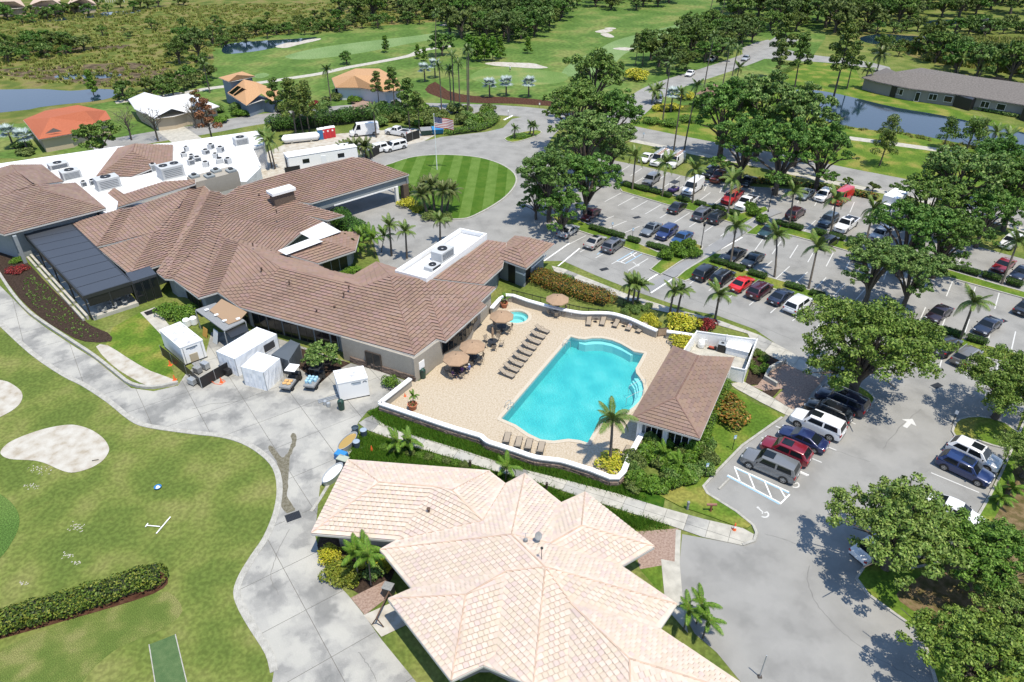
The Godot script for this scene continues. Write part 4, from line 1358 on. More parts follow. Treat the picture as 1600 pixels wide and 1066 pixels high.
	for a in [[792,690,12,-6],[810,697,12,-6],[826,700,11,-7],[845,705,10,-8]]:
		spots.append([gp(a[0],a[1]),g2(a[0]+2,a[1] - 10) - g2(a[0] - 1,a[1]+4),"tan sun lounger backed up to the footpath wall","loungers backed up to the footpath wall"])
	spots.append([gp(979,711),g2(985,697) - g2(976,718),"lone sun lounger behind the deck palm and the corner wall",""])
	var far_l:=["sun lounger nearest the life ring on the far wall","second sun lounger from the life ring on the far wall","sun lounger beside the occupied one, on its life ring side","sun lounger with a person lying on it","sun lounger nearest the pool gate, turned aslant"]
	var fa:=[[920,505,919,512,921,496],[942,505,940,512,945,496],[963,508,959,514,968,499],[984,513,980,519,990,503],[1002,517,994,524,1012,510]]
	for k in 5:
		spots.append([gp(fa[k][0],fa[k][1]),g2(fa[k][2],fa[k][3]) - g2(fa[k][4],fa[k][5]),far_l[k],""])
	for s in spots:
		var o:=lg
		if first:
			first=false
			lg.position=s[0]
			lg.rotation.y=yaw_of(s[1])
		else: o=copy(lg,s[0],yaw_of(s[1]))
		o.position.y=.06
		o.set_meta("label",s[2])
		if s[3]: o.set_meta("group",s[3])
		elif o.has_meta("group"):o.remove_meta("group")
	for a in [[931,504,"first from the life ring"],[958,506,"between the second and third far loungers"],[975,511,"beside the lounger in use"],[995,515,"next to the slanted lounger"]]:
		var s:=thing("side_table","small round dark side table "+a[2],"table",gp(a[0],a[1])+UP*.06)
		b=mb()
		b.lathe([Vector2(0,.44),Vector2(.24,.44),Vector2(.25,.46),Vector2(.24,.48),Vector2(0,.48)],14)
		part(s,"tabletop",b.done(),M.bronze)
		b=mb()
		b.lathe([Vector2(.20,0),Vector2(.19,.03),Vector2(.03,.05),Vector2(.03,.44)],10)
		part(s,"pedestal",b.done(),M.bronze)
	for u in [[870,491,true,"alone by the far wall beside the life ring"],[784,518,true,"nearest the hot tub"],[770,541,false,"folded, between two open ones"],[739,566,true,"between the folded one and the table with people"],[714,585,true,"over the table where people sit"]]:
		patio_set(gp(u[0],u[1])+UP*.06,u[2],u[3])
	litter_bin(gp(661,591),"dark green domed litter bin at the clubhouse corner by the pool")
	litter_bin(gp(534,640),"dark green domed litter bin beside the white cold box in the yard")
	potted(gp(645,640),"terracotta pot with a small palm in the terrace corner",.55)
	potted(gp(788,481),"terracotta pot with red leaves by the hot tub",.5)
	cone(gp(633,620),.5,"small orange cone beside the potted palm on the terrace")
	var lr:=thing("life_ring","white life ring hung on the far pool wall","life ring",gp(896,489,.75),.1)
	b=mb()
	for i in 16:
		var a0:=TAU*i/16
		var a1:=TAU*(i+1)/16
		b.tube(Vector3(cos(a0),sin(a0),0)*.3,Vector3(cos(a1),sin(a1),0)*.3,.07,.07,6,false)
	part(lr,"ring",b.done(),M.white,Transform3D(Basis.IDENTITY,Vector3(0,0,.2)))
	unit_box(lr,"board",Vector3(0,-.75,.12),Vector3(.5,.7,.05),M.sling)
	for r in [[797,637,.9],[886,541,.9]]:
		var h:=thing("pool_rail","pair of curved steel ladder rails at the "+("lower" if r[0]<850 else "upper")+" end of the long pool side","ladder",gp(r[0],r[1]),-.9)
		for s in [-1,1]:
			b=mb()
			b.path([Vector3(s*.25,0,.5),Vector3(s*.25,.7,.45),Vector3(s*.25,.85,.1),Vector3(s*.25,.7,-.25),Vector3(s*.25,-.4,-.35)],.03,.03,6)
			part(h,"rail",b.done(),M.galv)
	for k in 2:
		var h:=thing("pool_rail","steel handrail in the curved pool steps, "+["car park side","footpath side"][k],"handrail",gp(999 - k*3,604+k*18),1.9)
		b=mb()
		b.path([Vector3(0,.1,.8),Vector3(0,.85,.7),Vector3(0,.8,-.2),Vector3(0,.35,-1.3),Vector3(0,-.6,-1.35)],.025,.025,6)
		part(h,"rail",b.done(),M.galv)
	person(gp(985,512)+UP*.30,yaw_of(g2(980,519) - g2(990,503)),"lie",Color(.55,.36,.27),Color(.62,.30,.28),Color(.25,.32,.42),"person in pink top and shorts lying on a lounger by the far wall")
	person(gp(722,586)+UP*.50,2.2,"sit",Color(.42,.27,.20),Color(.14,.05,.20),Color(.03,.03,.06),"person in purple top sitting at the shaded table")
	person(gp(733,583)+UP*.50,1.2,"sit",Color(.50,.34,.26),Color(.06,.10,.28),Color(.12,.14,.22),"person in blue with pale cap sitting at the edge of the parasol shade")
	person(gp(708,592)+UP*.50,-1.6,"sit",Color(.45,.30,.22),Color(.10,.04,.12),Color(.03,.03,.05),"person in dark clothes seated across the shaded table")
func lounger() -> Node3D:
	var t:=thing("sun_lounger","tan sun lounger","sun lounger")
	var b:=mb()
	b.box(Vector3(0,.33,-.35),Vector3(.58,.035,1.25))
	part(t,"seat",b.done(),M.sling)
	b=mb()
	b.box(Vector3(0,0,0),Vector3(.58,.035,.78),Basis(Vector3.RIGHT,-.55))
	part(t,"backrest",b.done(),M.sling,Transform3D(Basis.IDENTITY,Vector3(0,.53,.60)))
	b=mb()
	for s in [-1,1]:
		b.tube(Vector3(s*.32,.33,-1.0),Vector3(s*.32,.33,.95),.022,.022,6)
		b.tube(Vector3(s*.32,.33,.27),Vector3(s*.32,.74,.95),.022,.022,6)
		b.path([Vector3(s*.33,.35,-.1),Vector3(s*.35,.55,0),Vector3(s*.35,.55,.35),Vector3(s*.33,.35,.45)],.02,.02,5)
	b.tube(Vector3(-.32,.33,-1.0),Vector3(.32,.33,-1.0),.022,.022,6)
	part(t,"frame",b.done(),M.bronze)
	for s in [-1,1]:
		for z in [-.85,.75]:
			b=mb()
			b.tube(Vector3(s*.32,.33,z),Vector3(s*.33,0,z*1.03),.022,.02,6)
			part(t,"leg",b.done(),M.bronze)
	return t
func patio_set(at: Vector3,open: bool,which: String) -> void:
	var t:=thing("parasol",("open tan octagonal parasol " if open else "folded tan parasol ")+which,"parasol",at,.3)
	var b:=mb()
	b.tube(Vector3(0,0,0),Vector3(0,2.75,0),.025,.022,8)
	part(t,"pole",b.done(),M.bronze)
	b=mb()
	b.lathe([Vector2(0,0),Vector2(.28,0),Vector2(.28,.07),Vector2(.05,.12),Vector2(.05,.3)],14)
	part(t,"base",b.done(),M.bronze)
	if open:
		for k in 8:
			var a0:=TAU*k/8
			var a1:=TAU*(k+1)/8
			var e0:=Vector3(cos(a0),0,sin(a0))
			var e1:=Vector3(cos(a1),0,sin(a1))
			b=mb()
			var prof:=[Vector2(.02,2.72),Vector2(.7,2.55),Vector2(1.55,2.18)]
			for i in 2: b.quad(e0*prof[i].x+UP*prof[i].y,e1*prof[i].x+UP*prof[i].y,e1*prof[i+1].x+UP*prof[i+1].y,e0*prof[i+1].x+UP*prof[i+1].y,UP)
			b.quad(e0*1.55+UP*2.18,e1*1.55+UP*2.18,e1*1.56+UP*2.06,e0*1.56+UP*2.06,e0+e1)
			part(t,"canopy_panel",b.done(),M.canvas)
		b=mb()
		for k in 8:
			var e0:=Vector3(cos(TAU*k/8),0,sin(TAU*k/8))
			b.path([UP*2.70,e0*.7+UP*2.53,e0*1.54+UP*2.16],.015,.012,4)
		part(t,"ribs",b.done(),M.bronze)
	else:
		b=mb()
		b.lathe([Vector2(.03,2.74),Vector2(.10,2.5),Vector2(.16,1.9),Vector2(.12,1.5),Vector2(.15,1.25),Vector2(.05,1.2)],9)
		part(t,"canopy",b.done(),M.canvas)
	b=mb()
	b.lathe([Vector2(0,2.7),Vector2(.05,2.72),Vector2(.04,2.82),Vector2(0,2.85)],8)
	part(t,"finial",b.done(),M.bronze)
	var tb:=thing("patio_table","round dark patio table under the parasol "+which,"table",at,.3)
	b=mb()
	b.lathe([Vector2(.04,.70),Vector2(.60,.70),Vector2(.61,.72),Vector2(.60,.74),Vector2(.04,.74)],22)
	part(tb,"tabletop",b.done(),M.dark_metal)
	for k in 4:
		b=mb()
		var e:=Vector3(cos(TAU*k/4+.4),0,sin(TAU*k/4+.4))
		b.path([e*.45+UP*.70,e*.32+UP*.35,e*.48],.025,.02,6)
		part(tb,"leg",b.done(),M.bronze)
	var n:=6 if open else 5
	for k in n:
		var a:=TAU*k/n+at.x
		var p:=at+Vector3(cos(a),0,sin(a))*1.08
		patio_chair(p,yaw_of(Vector2(-cos(a),-sin(a))),"tan sling patio chair, parasol "+which)
func patio_chair(at: Vector3,turn: float,label: String) -> void:
	if not M.has("chair0"):
		var t:=thing("patio_chair",label,"chair",at,turn,"patio chairs")
		t.set_meta("base_name","patio_chair")
		var b:=mb()
		b.box(Vector3(0,.42,-.02),Vector3(.48,.03,.46))
		part(t,"seat",b.done(),M.sling)
		b=mb()
		b.box(Vector3.ZERO,Vector3(.48,.55,.03),Basis(Vector3.RIGHT,.22))
		part(t,"backrest",b.done(),M.sling,Transform3D(Basis.IDENTITY,Vector3(0,.68,.27)))
		b=mb()
		for s in [-1,1]: b.path([Vector3(s*.27,.42,-.26),Vector3(s*.29,.64,-.2),Vector3(s*.29,.66,.18),Vector3(s*.27,.95,.34)],.018,.018,5)
		part(t,"armrests",b.done(),M.bronze)
		for s in [-1,1]:
			for z in [-.24,.24]:
				b=mb()
				b.tube(Vector3(s*.26,.42,z),Vector3(s*.28,0,z*1.15),.018,.016,5)
				part(t,"leg",b.done(),M.bronze)
		M.chair0=t
	else: copy(M.chair0,at,turn,label)
func litter_bin(at: Vector3,label: String) -> void:
	var t:=thing("litter_bin",label,"bin",at)
	var b:=mb()
	b.lathe([Vector2(.30,0),Vector2(.33,.1),Vector2(.36,.85),Vector2(.38,.9),Vector2(.38,.95)],16)
	part(t,"body",b.done(),M.bin_green)
	b=mb()
	b.lathe([Vector2(.38,.95),Vector2(.36,1.12),Vector2(.26,1.27),Vector2(.12,1.34),Vector2(0,1.36)],16)
	part(t,"lid",b.done(),M.bin_green)
	b=mb()
	b.box(Vector3(0,1.13,.33),Vector3(.26,.16,.06))
	part(t,"flap",b.done(),M.black)
func potted(at: Vector3,label: String,r: float) -> void:
	var t:=thing("planter_pot",label,"planter",at+UP*.06)
	var b:=mb()
	b.lathe([Vector2(r*.6,0),Vector2(r*.68,.1),Vector2(r*.9,.55),Vector2(r,.6),Vector2(r,.72),Vector2(r*.85,.72),Vector2(r*.8,.6),Vector2(0,.6)],18)
	part(t,"pot",b.done(),M.terracotta)
	b=mb(true)
	var q:=RandomNumberGenerator.new()
	q.seed=int(at.x*100)
	for k in 90:
		var a:=q.randf()*TAU
		var p:=Vector3(cos(a),0,sin(a))*q.randf()*r*.95+UP*(.66+q.randf()*.25)
		b.col=Color(.22,.06,.04)*q.randf_range(.6,1.4) if k % 3 else Color(.06,.12,.02)
		leaf_quad(b,p,.12,q)
	part(t,"bedding",b.done(),M.leaf)
func cone(at: Vector3,h: float,label: String) -> void:
	var t:=thing("traffic_cone",label,"cone",at)
	var b:=mb()
	b.bbox(Vector3(0,.03,0),Vector3(h*.6,.06,h*.6),.02)
	part(t,"base",b.done(),M.orange)
	b=mb()
	b.lathe([Vector2(h*.2,.06),Vector2(h*.05,h),Vector2(0,h)],12)
	part(t,"body",b.done(),M.orange)
	b=mb()
	b.lathe([Vector2(h*.145,h*.42),Vector2(h*.105,h*.66)],12)
	part(t,"band",b.done(),M.white)
func plant_enclosure() -> void:
	var h:=1.9
	var p:=outline([[1068,548],[1089,517.5],[1136,524],[1183,530.5],[1174,554],[1165,578],[1141,573]],h)
	var t:=thing("plant_enclosure","roofless white panel enclosure full of pool machines behind the pool house","fence")
	for i in p.size() - 1:
		var a:=Vector3(p[i].x,0,p[i].y)
		var b:=Vector3(p[i+1].x,0,p[i+1].y)
		panel(t,"fence_panel",a,b,.05,h - .05,M.white,.05)
		panel(t,"rail",a,b,h - .07,h+.03,M.white,.12)
	for q in p: unit_box(t,"post",Vector3(q.x,0,q.y),Vector3(.14,h+.12,.14),M.white,.4)
	var b:=mb()
	b.flat(Geometry2D.offset_polygon(PackedVector2Array([p[0],p[1],p[3],p[5],p[6]]),-.05)[0],.05)
	part(t,"floor",b.done(),M.walk)
	var at:=-.46
	var k:=thing("cover_sheet","large white covered box inside the plant enclosure","box",gp(1152,552),at)
	unit_box(k,"body",Vector3.ZERO,Vector3(2.6,1.0,1.7),M.tarp,0,.08)
	unit_box(k,"lid",Vector3(0,1.0,0),Vector3(2.75,.08,1.85),M.white)
	k=thing("pool_heater","black and grey pool heater inside the plant enclosure","heater",gp(1127,549),at)
	unit_box(k,"casing",Vector3.ZERO,Vector3(.9,1.1,.8),M.black)
	unit_box(k,"top",Vector3(0,1.1,0),Vector3(.95,.1,.85),M.galv)
	b=mb()
	b.lathe([Vector2(.2,1.2),Vector2(.2,1.24),Vector2(0,1.25)],12)
	part(k,"vent",b.done(),M.dark_metal)
	k=thing("sand_filter","round white filter tank inside the plant enclosure","tank",gp(1095,543))
	b=mb()
	b.lathe([Vector2(.3,0),Vector2(.42,.2),Vector2(.45,.6),Vector2(.36,.95),Vector2(.1,1.05),Vector2(.1,1.2),Vector2(0,1.2)],16)
	part(k,"tank",b.done(),M.white)
	b=mb()
	b.path([Vector3(.1,1.1,0),Vector3(.6,1.1,0),Vector3(.65,.2,0)],.05,.05,8)
	part(k,"pipe",b.done(),M.white)
	k=thing("pool_pump","dark pump with red motor inside the plant enclosure","pump",gp(1111,546),at)
	b=mb()
	b.tube(Vector3(-.3,.3,0),Vector3(.35,.3,0),.16,.16,10)
	part(k,"motor",b.done(),mat(lin(.35,.07,.04)))
	unit_box(k,"base",Vector3.ZERO,Vector3(.9,.14,.4),M.black)
	b=mb()
	b.tube(Vector3(.45,.14,0),Vector3(.45,.55,0),.17,.15,10)
	part(k,"strainer",b.done(),M.black)
	k=thing("chlorine_locker","pale grey flat topped locker at the open end of the plant enclosure","locker",gp(1151,590),at)
	unit_box(k,"body",Vector3.ZERO,Vector3(1.5,.55,1.3),M.white)
	unit_box(k,"lid",Vector3(0,.55,0),Vector3(1.6,.06,1.4),M.galv)
func person(at: Vector3,turn: float,pose: String,skin: Color,top: Color,low: Color,label: String,size:=1.0) -> void:
	var t:=thing("person",label,"person",at,turn)
	var J:={}
	if pose=="sit":
		J={"hip":Vector3(0,.06,0),"chest":Vector3(0,.40,.04),"neck":Vector3(0,.56,.03),"head":Vector3(0,.70,0)}
		for s in [-1,1]:
			J["sh%d" % s]=Vector3(s*.18,.50,.03)
			J["el%d" % s]=Vector3(s*.25,.27,-.06)
			J["ha%d" % s]=Vector3(s*.15,.24,-.30)
			J["th%d" % s]=Vector3(s*.09,.04,-.02)
			J["kn%d" % s]=Vector3(s*.12,.04,-.44)
			J["an%d" % s]=Vector3(s*.12,-.38,-.42)
			J["to%d" % s]=Vector3(s*.13,-.43,-.60)
	elif pose=="stand":
		J={"hip":Vector3(0,.92,0),"chest":Vector3(0,1.28,0),"neck":Vector3(0,1.46,0),"head":Vector3(0,1.61,-.02)}
		for s in [-1,1]:
			J["sh%d" % s]=Vector3(s*.19,1.40,0)
			J["el%d" % s]=Vector3(s*.24,1.13,-.04)
			J["ha%d" % s]=Vector3(s*.12,.98,-.25)
			J["th%d" % s]=Vector3(s*.10,.88,0)
			J["kn%d" % s]=Vector3(s*.12,.48,-.03)
			J["an%d" % s]=Vector3(s*.13,.07,0)
			J["to%d" % s]=Vector3(s*.15,.03,-.18)
	else:
		J={"hip":Vector3(0,.14,.15),"chest":Vector3(0,.34,.46),"neck":Vector3(0,.46,.60),"head":Vector3(0,.58,.68)}
		for s in [-1,1]:
			J["sh%d" % s]=Vector3(s*.18,.42,.55)
			J["el%d" % s]=Vector3(s*.28,.24,.36)
			J["ha%d" % s]=Vector3(s*.14,.33,.18)
			J["th%d" % s]=Vector3(s*.09,.13,.12)
			J["kn%d" % s]=Vector3(s*.13,.30 if s>0 else .14,-.28)
			J["an%d" % s]=Vector3(s*.12,.10,-.68)
			J["to%d" % s]=Vector3(s*.15,.20,-.76)
	var bones:=[["hip","chest",.15,.165,top],["chest","neck",.15,.06,top],["neck","head",.055,.06,skin]]
	for s in [-1,1]:
		for q in [["chest","sh",.11,.075,top],["sh","el",.06,.045,top],["el","ha",.042,.030,skin],["hip","th",.13,.10,low],["th","kn",.095,.062,low],["kn","an",.058,.038,skin],["an","to",.042,.032,Color(.5,.5,.5)]]:
			var a: String=q[0] if q[0] in ["chest","hip"] else q[0]+str(s)
			bones.append([a,q[1]+str(s),q[2],q[3],q[4]])
		var hd: Vector3=J["ha%d" % s]
		var fw: Vector3=(hd - J["el%d" % s]).normalized()
		var sd:=fw.cross(UP).normalized()
		for k in 5:
			var nm:="f%d_%d" % [k,s]
			J[nm+"a"]=hd+fw*.03+sd*(k - 2)*.016
			J[nm+"b"]=hd+fw*([.05,.095,.105,.10,.08][k])+sd*((k - 2)*.022+(-.03 if k==0 else .0)) - UP*.015
			bones.append([nm+"a",nm+"b",.011,.009,skin])
	var head: Vector3=J.head
	var seg:=[]
	for q in bones: seg.append([J[q[0]],J[q[1]],q[2],q[3],q[4]])
	seg.append([head+Vector3(0,.03,.01),head+Vector3(0,-.05,-.02),.098,.075,skin])
	seg.append([head+Vector3(0,-.01,-.085),head+Vector3(0,-.03,-.105),.016,.018,skin])
	for s in [-1,1]: seg.append([head+Vector3(s*.092,0,.01),head+Vector3(s*.092,-.03,.01),.018,.014,skin])
	var mesh:=surface_nets(seg,.028)
	part(t,"body",mesh,M.vc,Transform3D(Basis.IDENTITY.scaled(Vector3.ONE*size),Vector3.ZERO))
	var b:=mb()
	b.lathe([Vector2(.108,-.01),Vector2(.115,.05),Vector2(.095,.11),Vector2(.05,.145),Vector2(0,.15)],14)
	part(t,"hair",b.done(),mat(lin(.55,.54,.52) if label.contains("cap") else lin(.07,.045,.03)),Transform3D(Basis(Vector3.RIGHT,-.25).scaled(Vector3.ONE*size),(head+Vector3(0,.0,.02))*size))
	var face:=mb()
	for s in [-1,1]: face.box(head+Vector3(s*.035,.012,-.088),Vector3(.02,.012,.012))
	face.box(head+Vector3(0,-.062,-.088),Vector3(.04,.010,.012))
	part(t,"face",face.done(),mat(lin(.08,.03,.03)),Transform3D(Basis.IDENTITY.scaled(Vector3.ONE*size),Vector3.ZERO))
func surface_nets(seg: Array,cell: float) -> ArrayMesh:
	var val:={}
	var near:={}
	var rad:=3
	for s in seg:
		var a: Vector3=s[0]
		var e: Vector3=s[1]
		var r:=maxf(s[2],s[3])+cell*3.0
		var lo:=Vector3i(((a.min(e) - Vector3.ONE*r)/cell).floor())
		var hi:=Vector3i(((a.max(e)+Vector3.ONE*r)/cell).ceil())
		var ab:=e - a
		var l2:=maxf(ab.length_squared(),1e-8)
		for x in range(lo.x,hi.x+1):
			for y in range(lo.y,hi.y+1):
				for z in range(lo.z,hi.z+1):
					var p:=Vector3(x,y,z)*cell
					var u:=clampf((p - a).dot(ab)/l2,.0,1.0)
					var d:=(p - a - ab*u).length() - lerpf(s[2],s[3],u)
					var key:=Vector3i(x,y,z)
					if not val.has(key):
						val[key]=d
						near[key]=[d,s[4]]
					else:
						var k:=.035
						var o: float=val[key]
						var hh:=clampf(.5+.5*(d - o)/k,.0,1.0)
						val[key]=lerpf(d,o,hh) - k*hh*(1.0 - hh)
						if d<near[key][0]: near[key]=[d,s[4]]
	var vert:={}
	var corner:=[Vector3i(0,0,0),Vector3i(1,0,0),Vector3i(0,1,0),Vector3i(1,1,0),Vector3i(0,0,1),Vector3i(1,0,1),Vector3i(0,1,1),Vector3i(1,1,1)]
	var edge:=[[0,1],[2,3],[4,5],[6,7],[0,2],[1,3],[4,6],[5,7],[0,4],[1,5],[2,6],[3,7]]
	for key in val:
		var ok:=true
		var neg:=0
		for c in corner:
			if not val.has(key+c):
				ok=false
				break
			if val[key+c]<.0: neg+=1
		if not ok or neg==0 or neg==8: continue
		var sum:=Vector3.ZERO
		var n:=0
		for e in edge:
			var d0: float=val[key+corner[e[0]]]
			var d1: float=val[key+corner[e[1]]]
			if (d0<.0)!=(d1<.0):
				sum+=Vector3(key+corner[e[0]]).lerp(Vector3(key+corner[e[1]]),d0/(d0 - d1))
				n+=1
		vert[key]=sum/n*cell
	var b:=mb(true)
	for key in val:
		for ax in 3:
			var step:=Vector3i.ZERO
			step[ax]=1
			if not val.has(key+step) or (val[key]<.0)==(val[key+step]<.0): continue
			var u:=Vector3i.ZERO
			u[(ax+1) % 3]=1
			var w:=Vector3i.ZERO
			w[(ax+2) % 3]=1
			var q:=[key - u - w,key - w,key,key - u]
			if vert.has(q[0]) and vert.has(q[1]) and vert.has(q[2]) and vert.has(q[3]):
				b.col=near[key][1]
				b.quad(vert[q[0]],vert[q[1]],vert[q[2]],vert[q[3]],Vector3(step)*(1.0 if val[key]<.0 else -1.0))
	b.soften(70.0)
	return b.done()
func leaf_quad(b: MB,p: Vector3,s: float,r: RandomNumberGenerator,bias:=Vector3.UP,spread:=.9) -> void:
	var n:=(bias+Vector3(r.randf() - .5,r.randf() - .5,r.randf() - .5)*2.0*spread).normalized()
	var u:=n.cross(Vector3(r.randf() - .5,r.randf() - .5,r.randf() - .5)).normalized()*s
	var w:=n.cross(u)*.55
	b.quad(p - u,p - w,p+u,p+w,n)
func low_kerb(px: Array,w:=.25,h:=.14,sub:=3) -> void:
	var b:=mb()
	b.wall(smooth(outline(px),sub,false),w,.0,h)
	struct("kerb",b.done(),M.kerb)
func wobbly(px: Array,w: float,seed_: int) -> PackedVector2Array:
	var p:=smooth(outline(px),5,false)
	var r:=RandomNumberGenerator.new()
	r.seed=seed_+int(px[0][0])
	var l:=PackedVector2Array()
	var q:=PackedVector2Array()
	for i in p.size():
		var d:=(p[mini(i+1,p.size() - 1)] - p[maxi(i - 1,0)]).normalized().orthogonal()
		var c:=p[i]+d*r.randfn()*w
		l.append(c+d*w*r.randf_range(.3,.8))
		q.append(c - d*w*r.randf_range(.3,.8))
	q.reverse()
	l.append_array(q)
	return l
func tent(called: String,label: String,px: Array,h: float,m: Material,seed_: int) -> Node3D:
	var t:=thing(called,label,"tent")
	var o:=outline(px,h)
	var r:=RandomNumberGenerator.new()
	r.seed=seed_
	var c:=Vector2.ZERO
	for q in o: c+=q/o.size()
	var b:=mb()
	for i in o.size():
		var a:=o[i]
		var e:=o[(i+1) % o.size()]
		b.tri(Vector3(a.x,h,a.y),Vector3(e.x,h,e.y),Vector3(c.x,h+.28,c.y),UP)
	part(t,"top",b.done(),m)
	b=mb()
	for i in o.size():
		var n:=14
		var out:=((o[i]+o[(i+1) % o.size()])*.5 - c).normalized()
		var prev:=[]
		for k in n+1:
			var q:=o[i].lerp(o[(i+1) % o.size()],float(k)/n)
			var col:=[]
			for y in 5:
				var w:=(.0 if k==0 or k==n else r.randf_range(-.03,.045))*(1.0 if y else .2)
				col.append(Vector3(q.x+out.x*w,h*(1.0 - y/4.0),q.y+out.y*w))
			if k:
				for y in 4: b.quad(prev[y],col[y],col[y+1],prev[y+1],Vector3(out.x,0,out.y))
			prev=col
	part(t,"side_curtain",b.done(),m)
	b=mb()
	for q in o: b.box(Vector3(q.x,h*.5,q.y),Vector3(.06,h,.06))
	part(t,"frame",b.done(),M.galv)
	return t
func cold_box(label: String,px: Array,h: float,front: int) -> void:
	var t:=thing("cold_storage_container",label,"container")
	var o:=outline(px,h)
	var b:=mb()
	b.prism(o,.18,h)
	part(t,"body",b.done(),M.white)
	b=mb()
	b.wall(o,.10,h - .1,h+.03,true)
	part(t,"roof_rim",b.done(),M.white)
	b=mb()
	b.prism(Geometry2D.offset_polygon(o,.04)[0] if not Geometry2D.is_polygon_clockwise(o) else o,.06,.18)
	part(t,"skid",b.done(),M.dark_metal)
	var roof:=mb()
	roof.flat(o,h+.006)
	part(t,"roof",roof.done(),ground_mat(noise(70,.02,[[.0,lin(.36,.36,.37)],[.4,lin(.66,.66,.66)],[1.0,lin(.78,.78,.78)]],4,128),4.0,noise(13,.02,grey(.86,1.0),4,512),1.0))
	var a:=Vector3(o[front].x,0,o[front].y)
	var e:=Vector3(o[(front+1) % 4].x,0,o[(front+1) % 4].y)
	var c:=Vector3.ZERO
	for q in o: c+=Vector3(q.x,0,q.y)*.25
	var out:=(e - a).normalized().cross(UP)
	if out.dot((a+e)*.5 - c)<0: out=-out
	a+=out*.02
	e+=out*.02
	if front==2:
		panel(t,"lettering",a.lerp(e,.28),a.lerp(e,.78),h - .52,h - .38,mat(lin(.10,.13,.16)),.02)
		panel(t,"lettering",a.lerp(e,.38),a.lerp(e,.62),h - .66,h - .60,mat(lin(.20,.22,.25)),.02)
		panel(t,"door",a.lerp(e,.36),a.lerp(e,.72),.2,1.25,mat(lin(.40,.34,.24)),.06)
		var m:=a.lerp(e,.54)+out*.9
		unit_box(t,"ramp",Vector3(m.x,.05,m.z),Vector3(1.0,.08,1.6),M.grey_metal,atan2(-(e - a).z,(e - a).x))
		for s in [.1,.9]: panel(t,"door_hinge",a.lerp(e,s),a.lerp(e,s+.03),.3,h - .2,M.galv,.06)
	else:
		panel(t,"lettering",a.lerp(e,.44),a.lerp(e,.76),h - .42,h - .27,mat(lin(.22,.26,.30)),.02)
		panel(t,"lettering",a.lerp(e,.48),a.lerp(e,.76),h - .56,h - .50,mat(lin(.30,.36,.42)),.02)
		var q:=a.lerp(e,.89)
		b=mb()
		for k in 8:
			var t0:=PI*k/8.0
			var t1:=PI*(k+1)/8.0
			var d:=(e - a).normalized()
			b.quad(q+out*.015+d*cos(t0)*.14+UP*(h - .50+sin(t0)*.14),q+out*.015+d*cos(t1)*.14+UP*(h - .50+sin(t1)*.14),q+out*.015+d*cos(t1)*.22+UP*(h - .50+sin(t1)*.24),q+out*.015+d*cos(t0)*.22+UP*(h - .50+sin(t0)*.24),out)
		part(t,"emblem",b.done(),mat(lin(.03,.05,.08)))
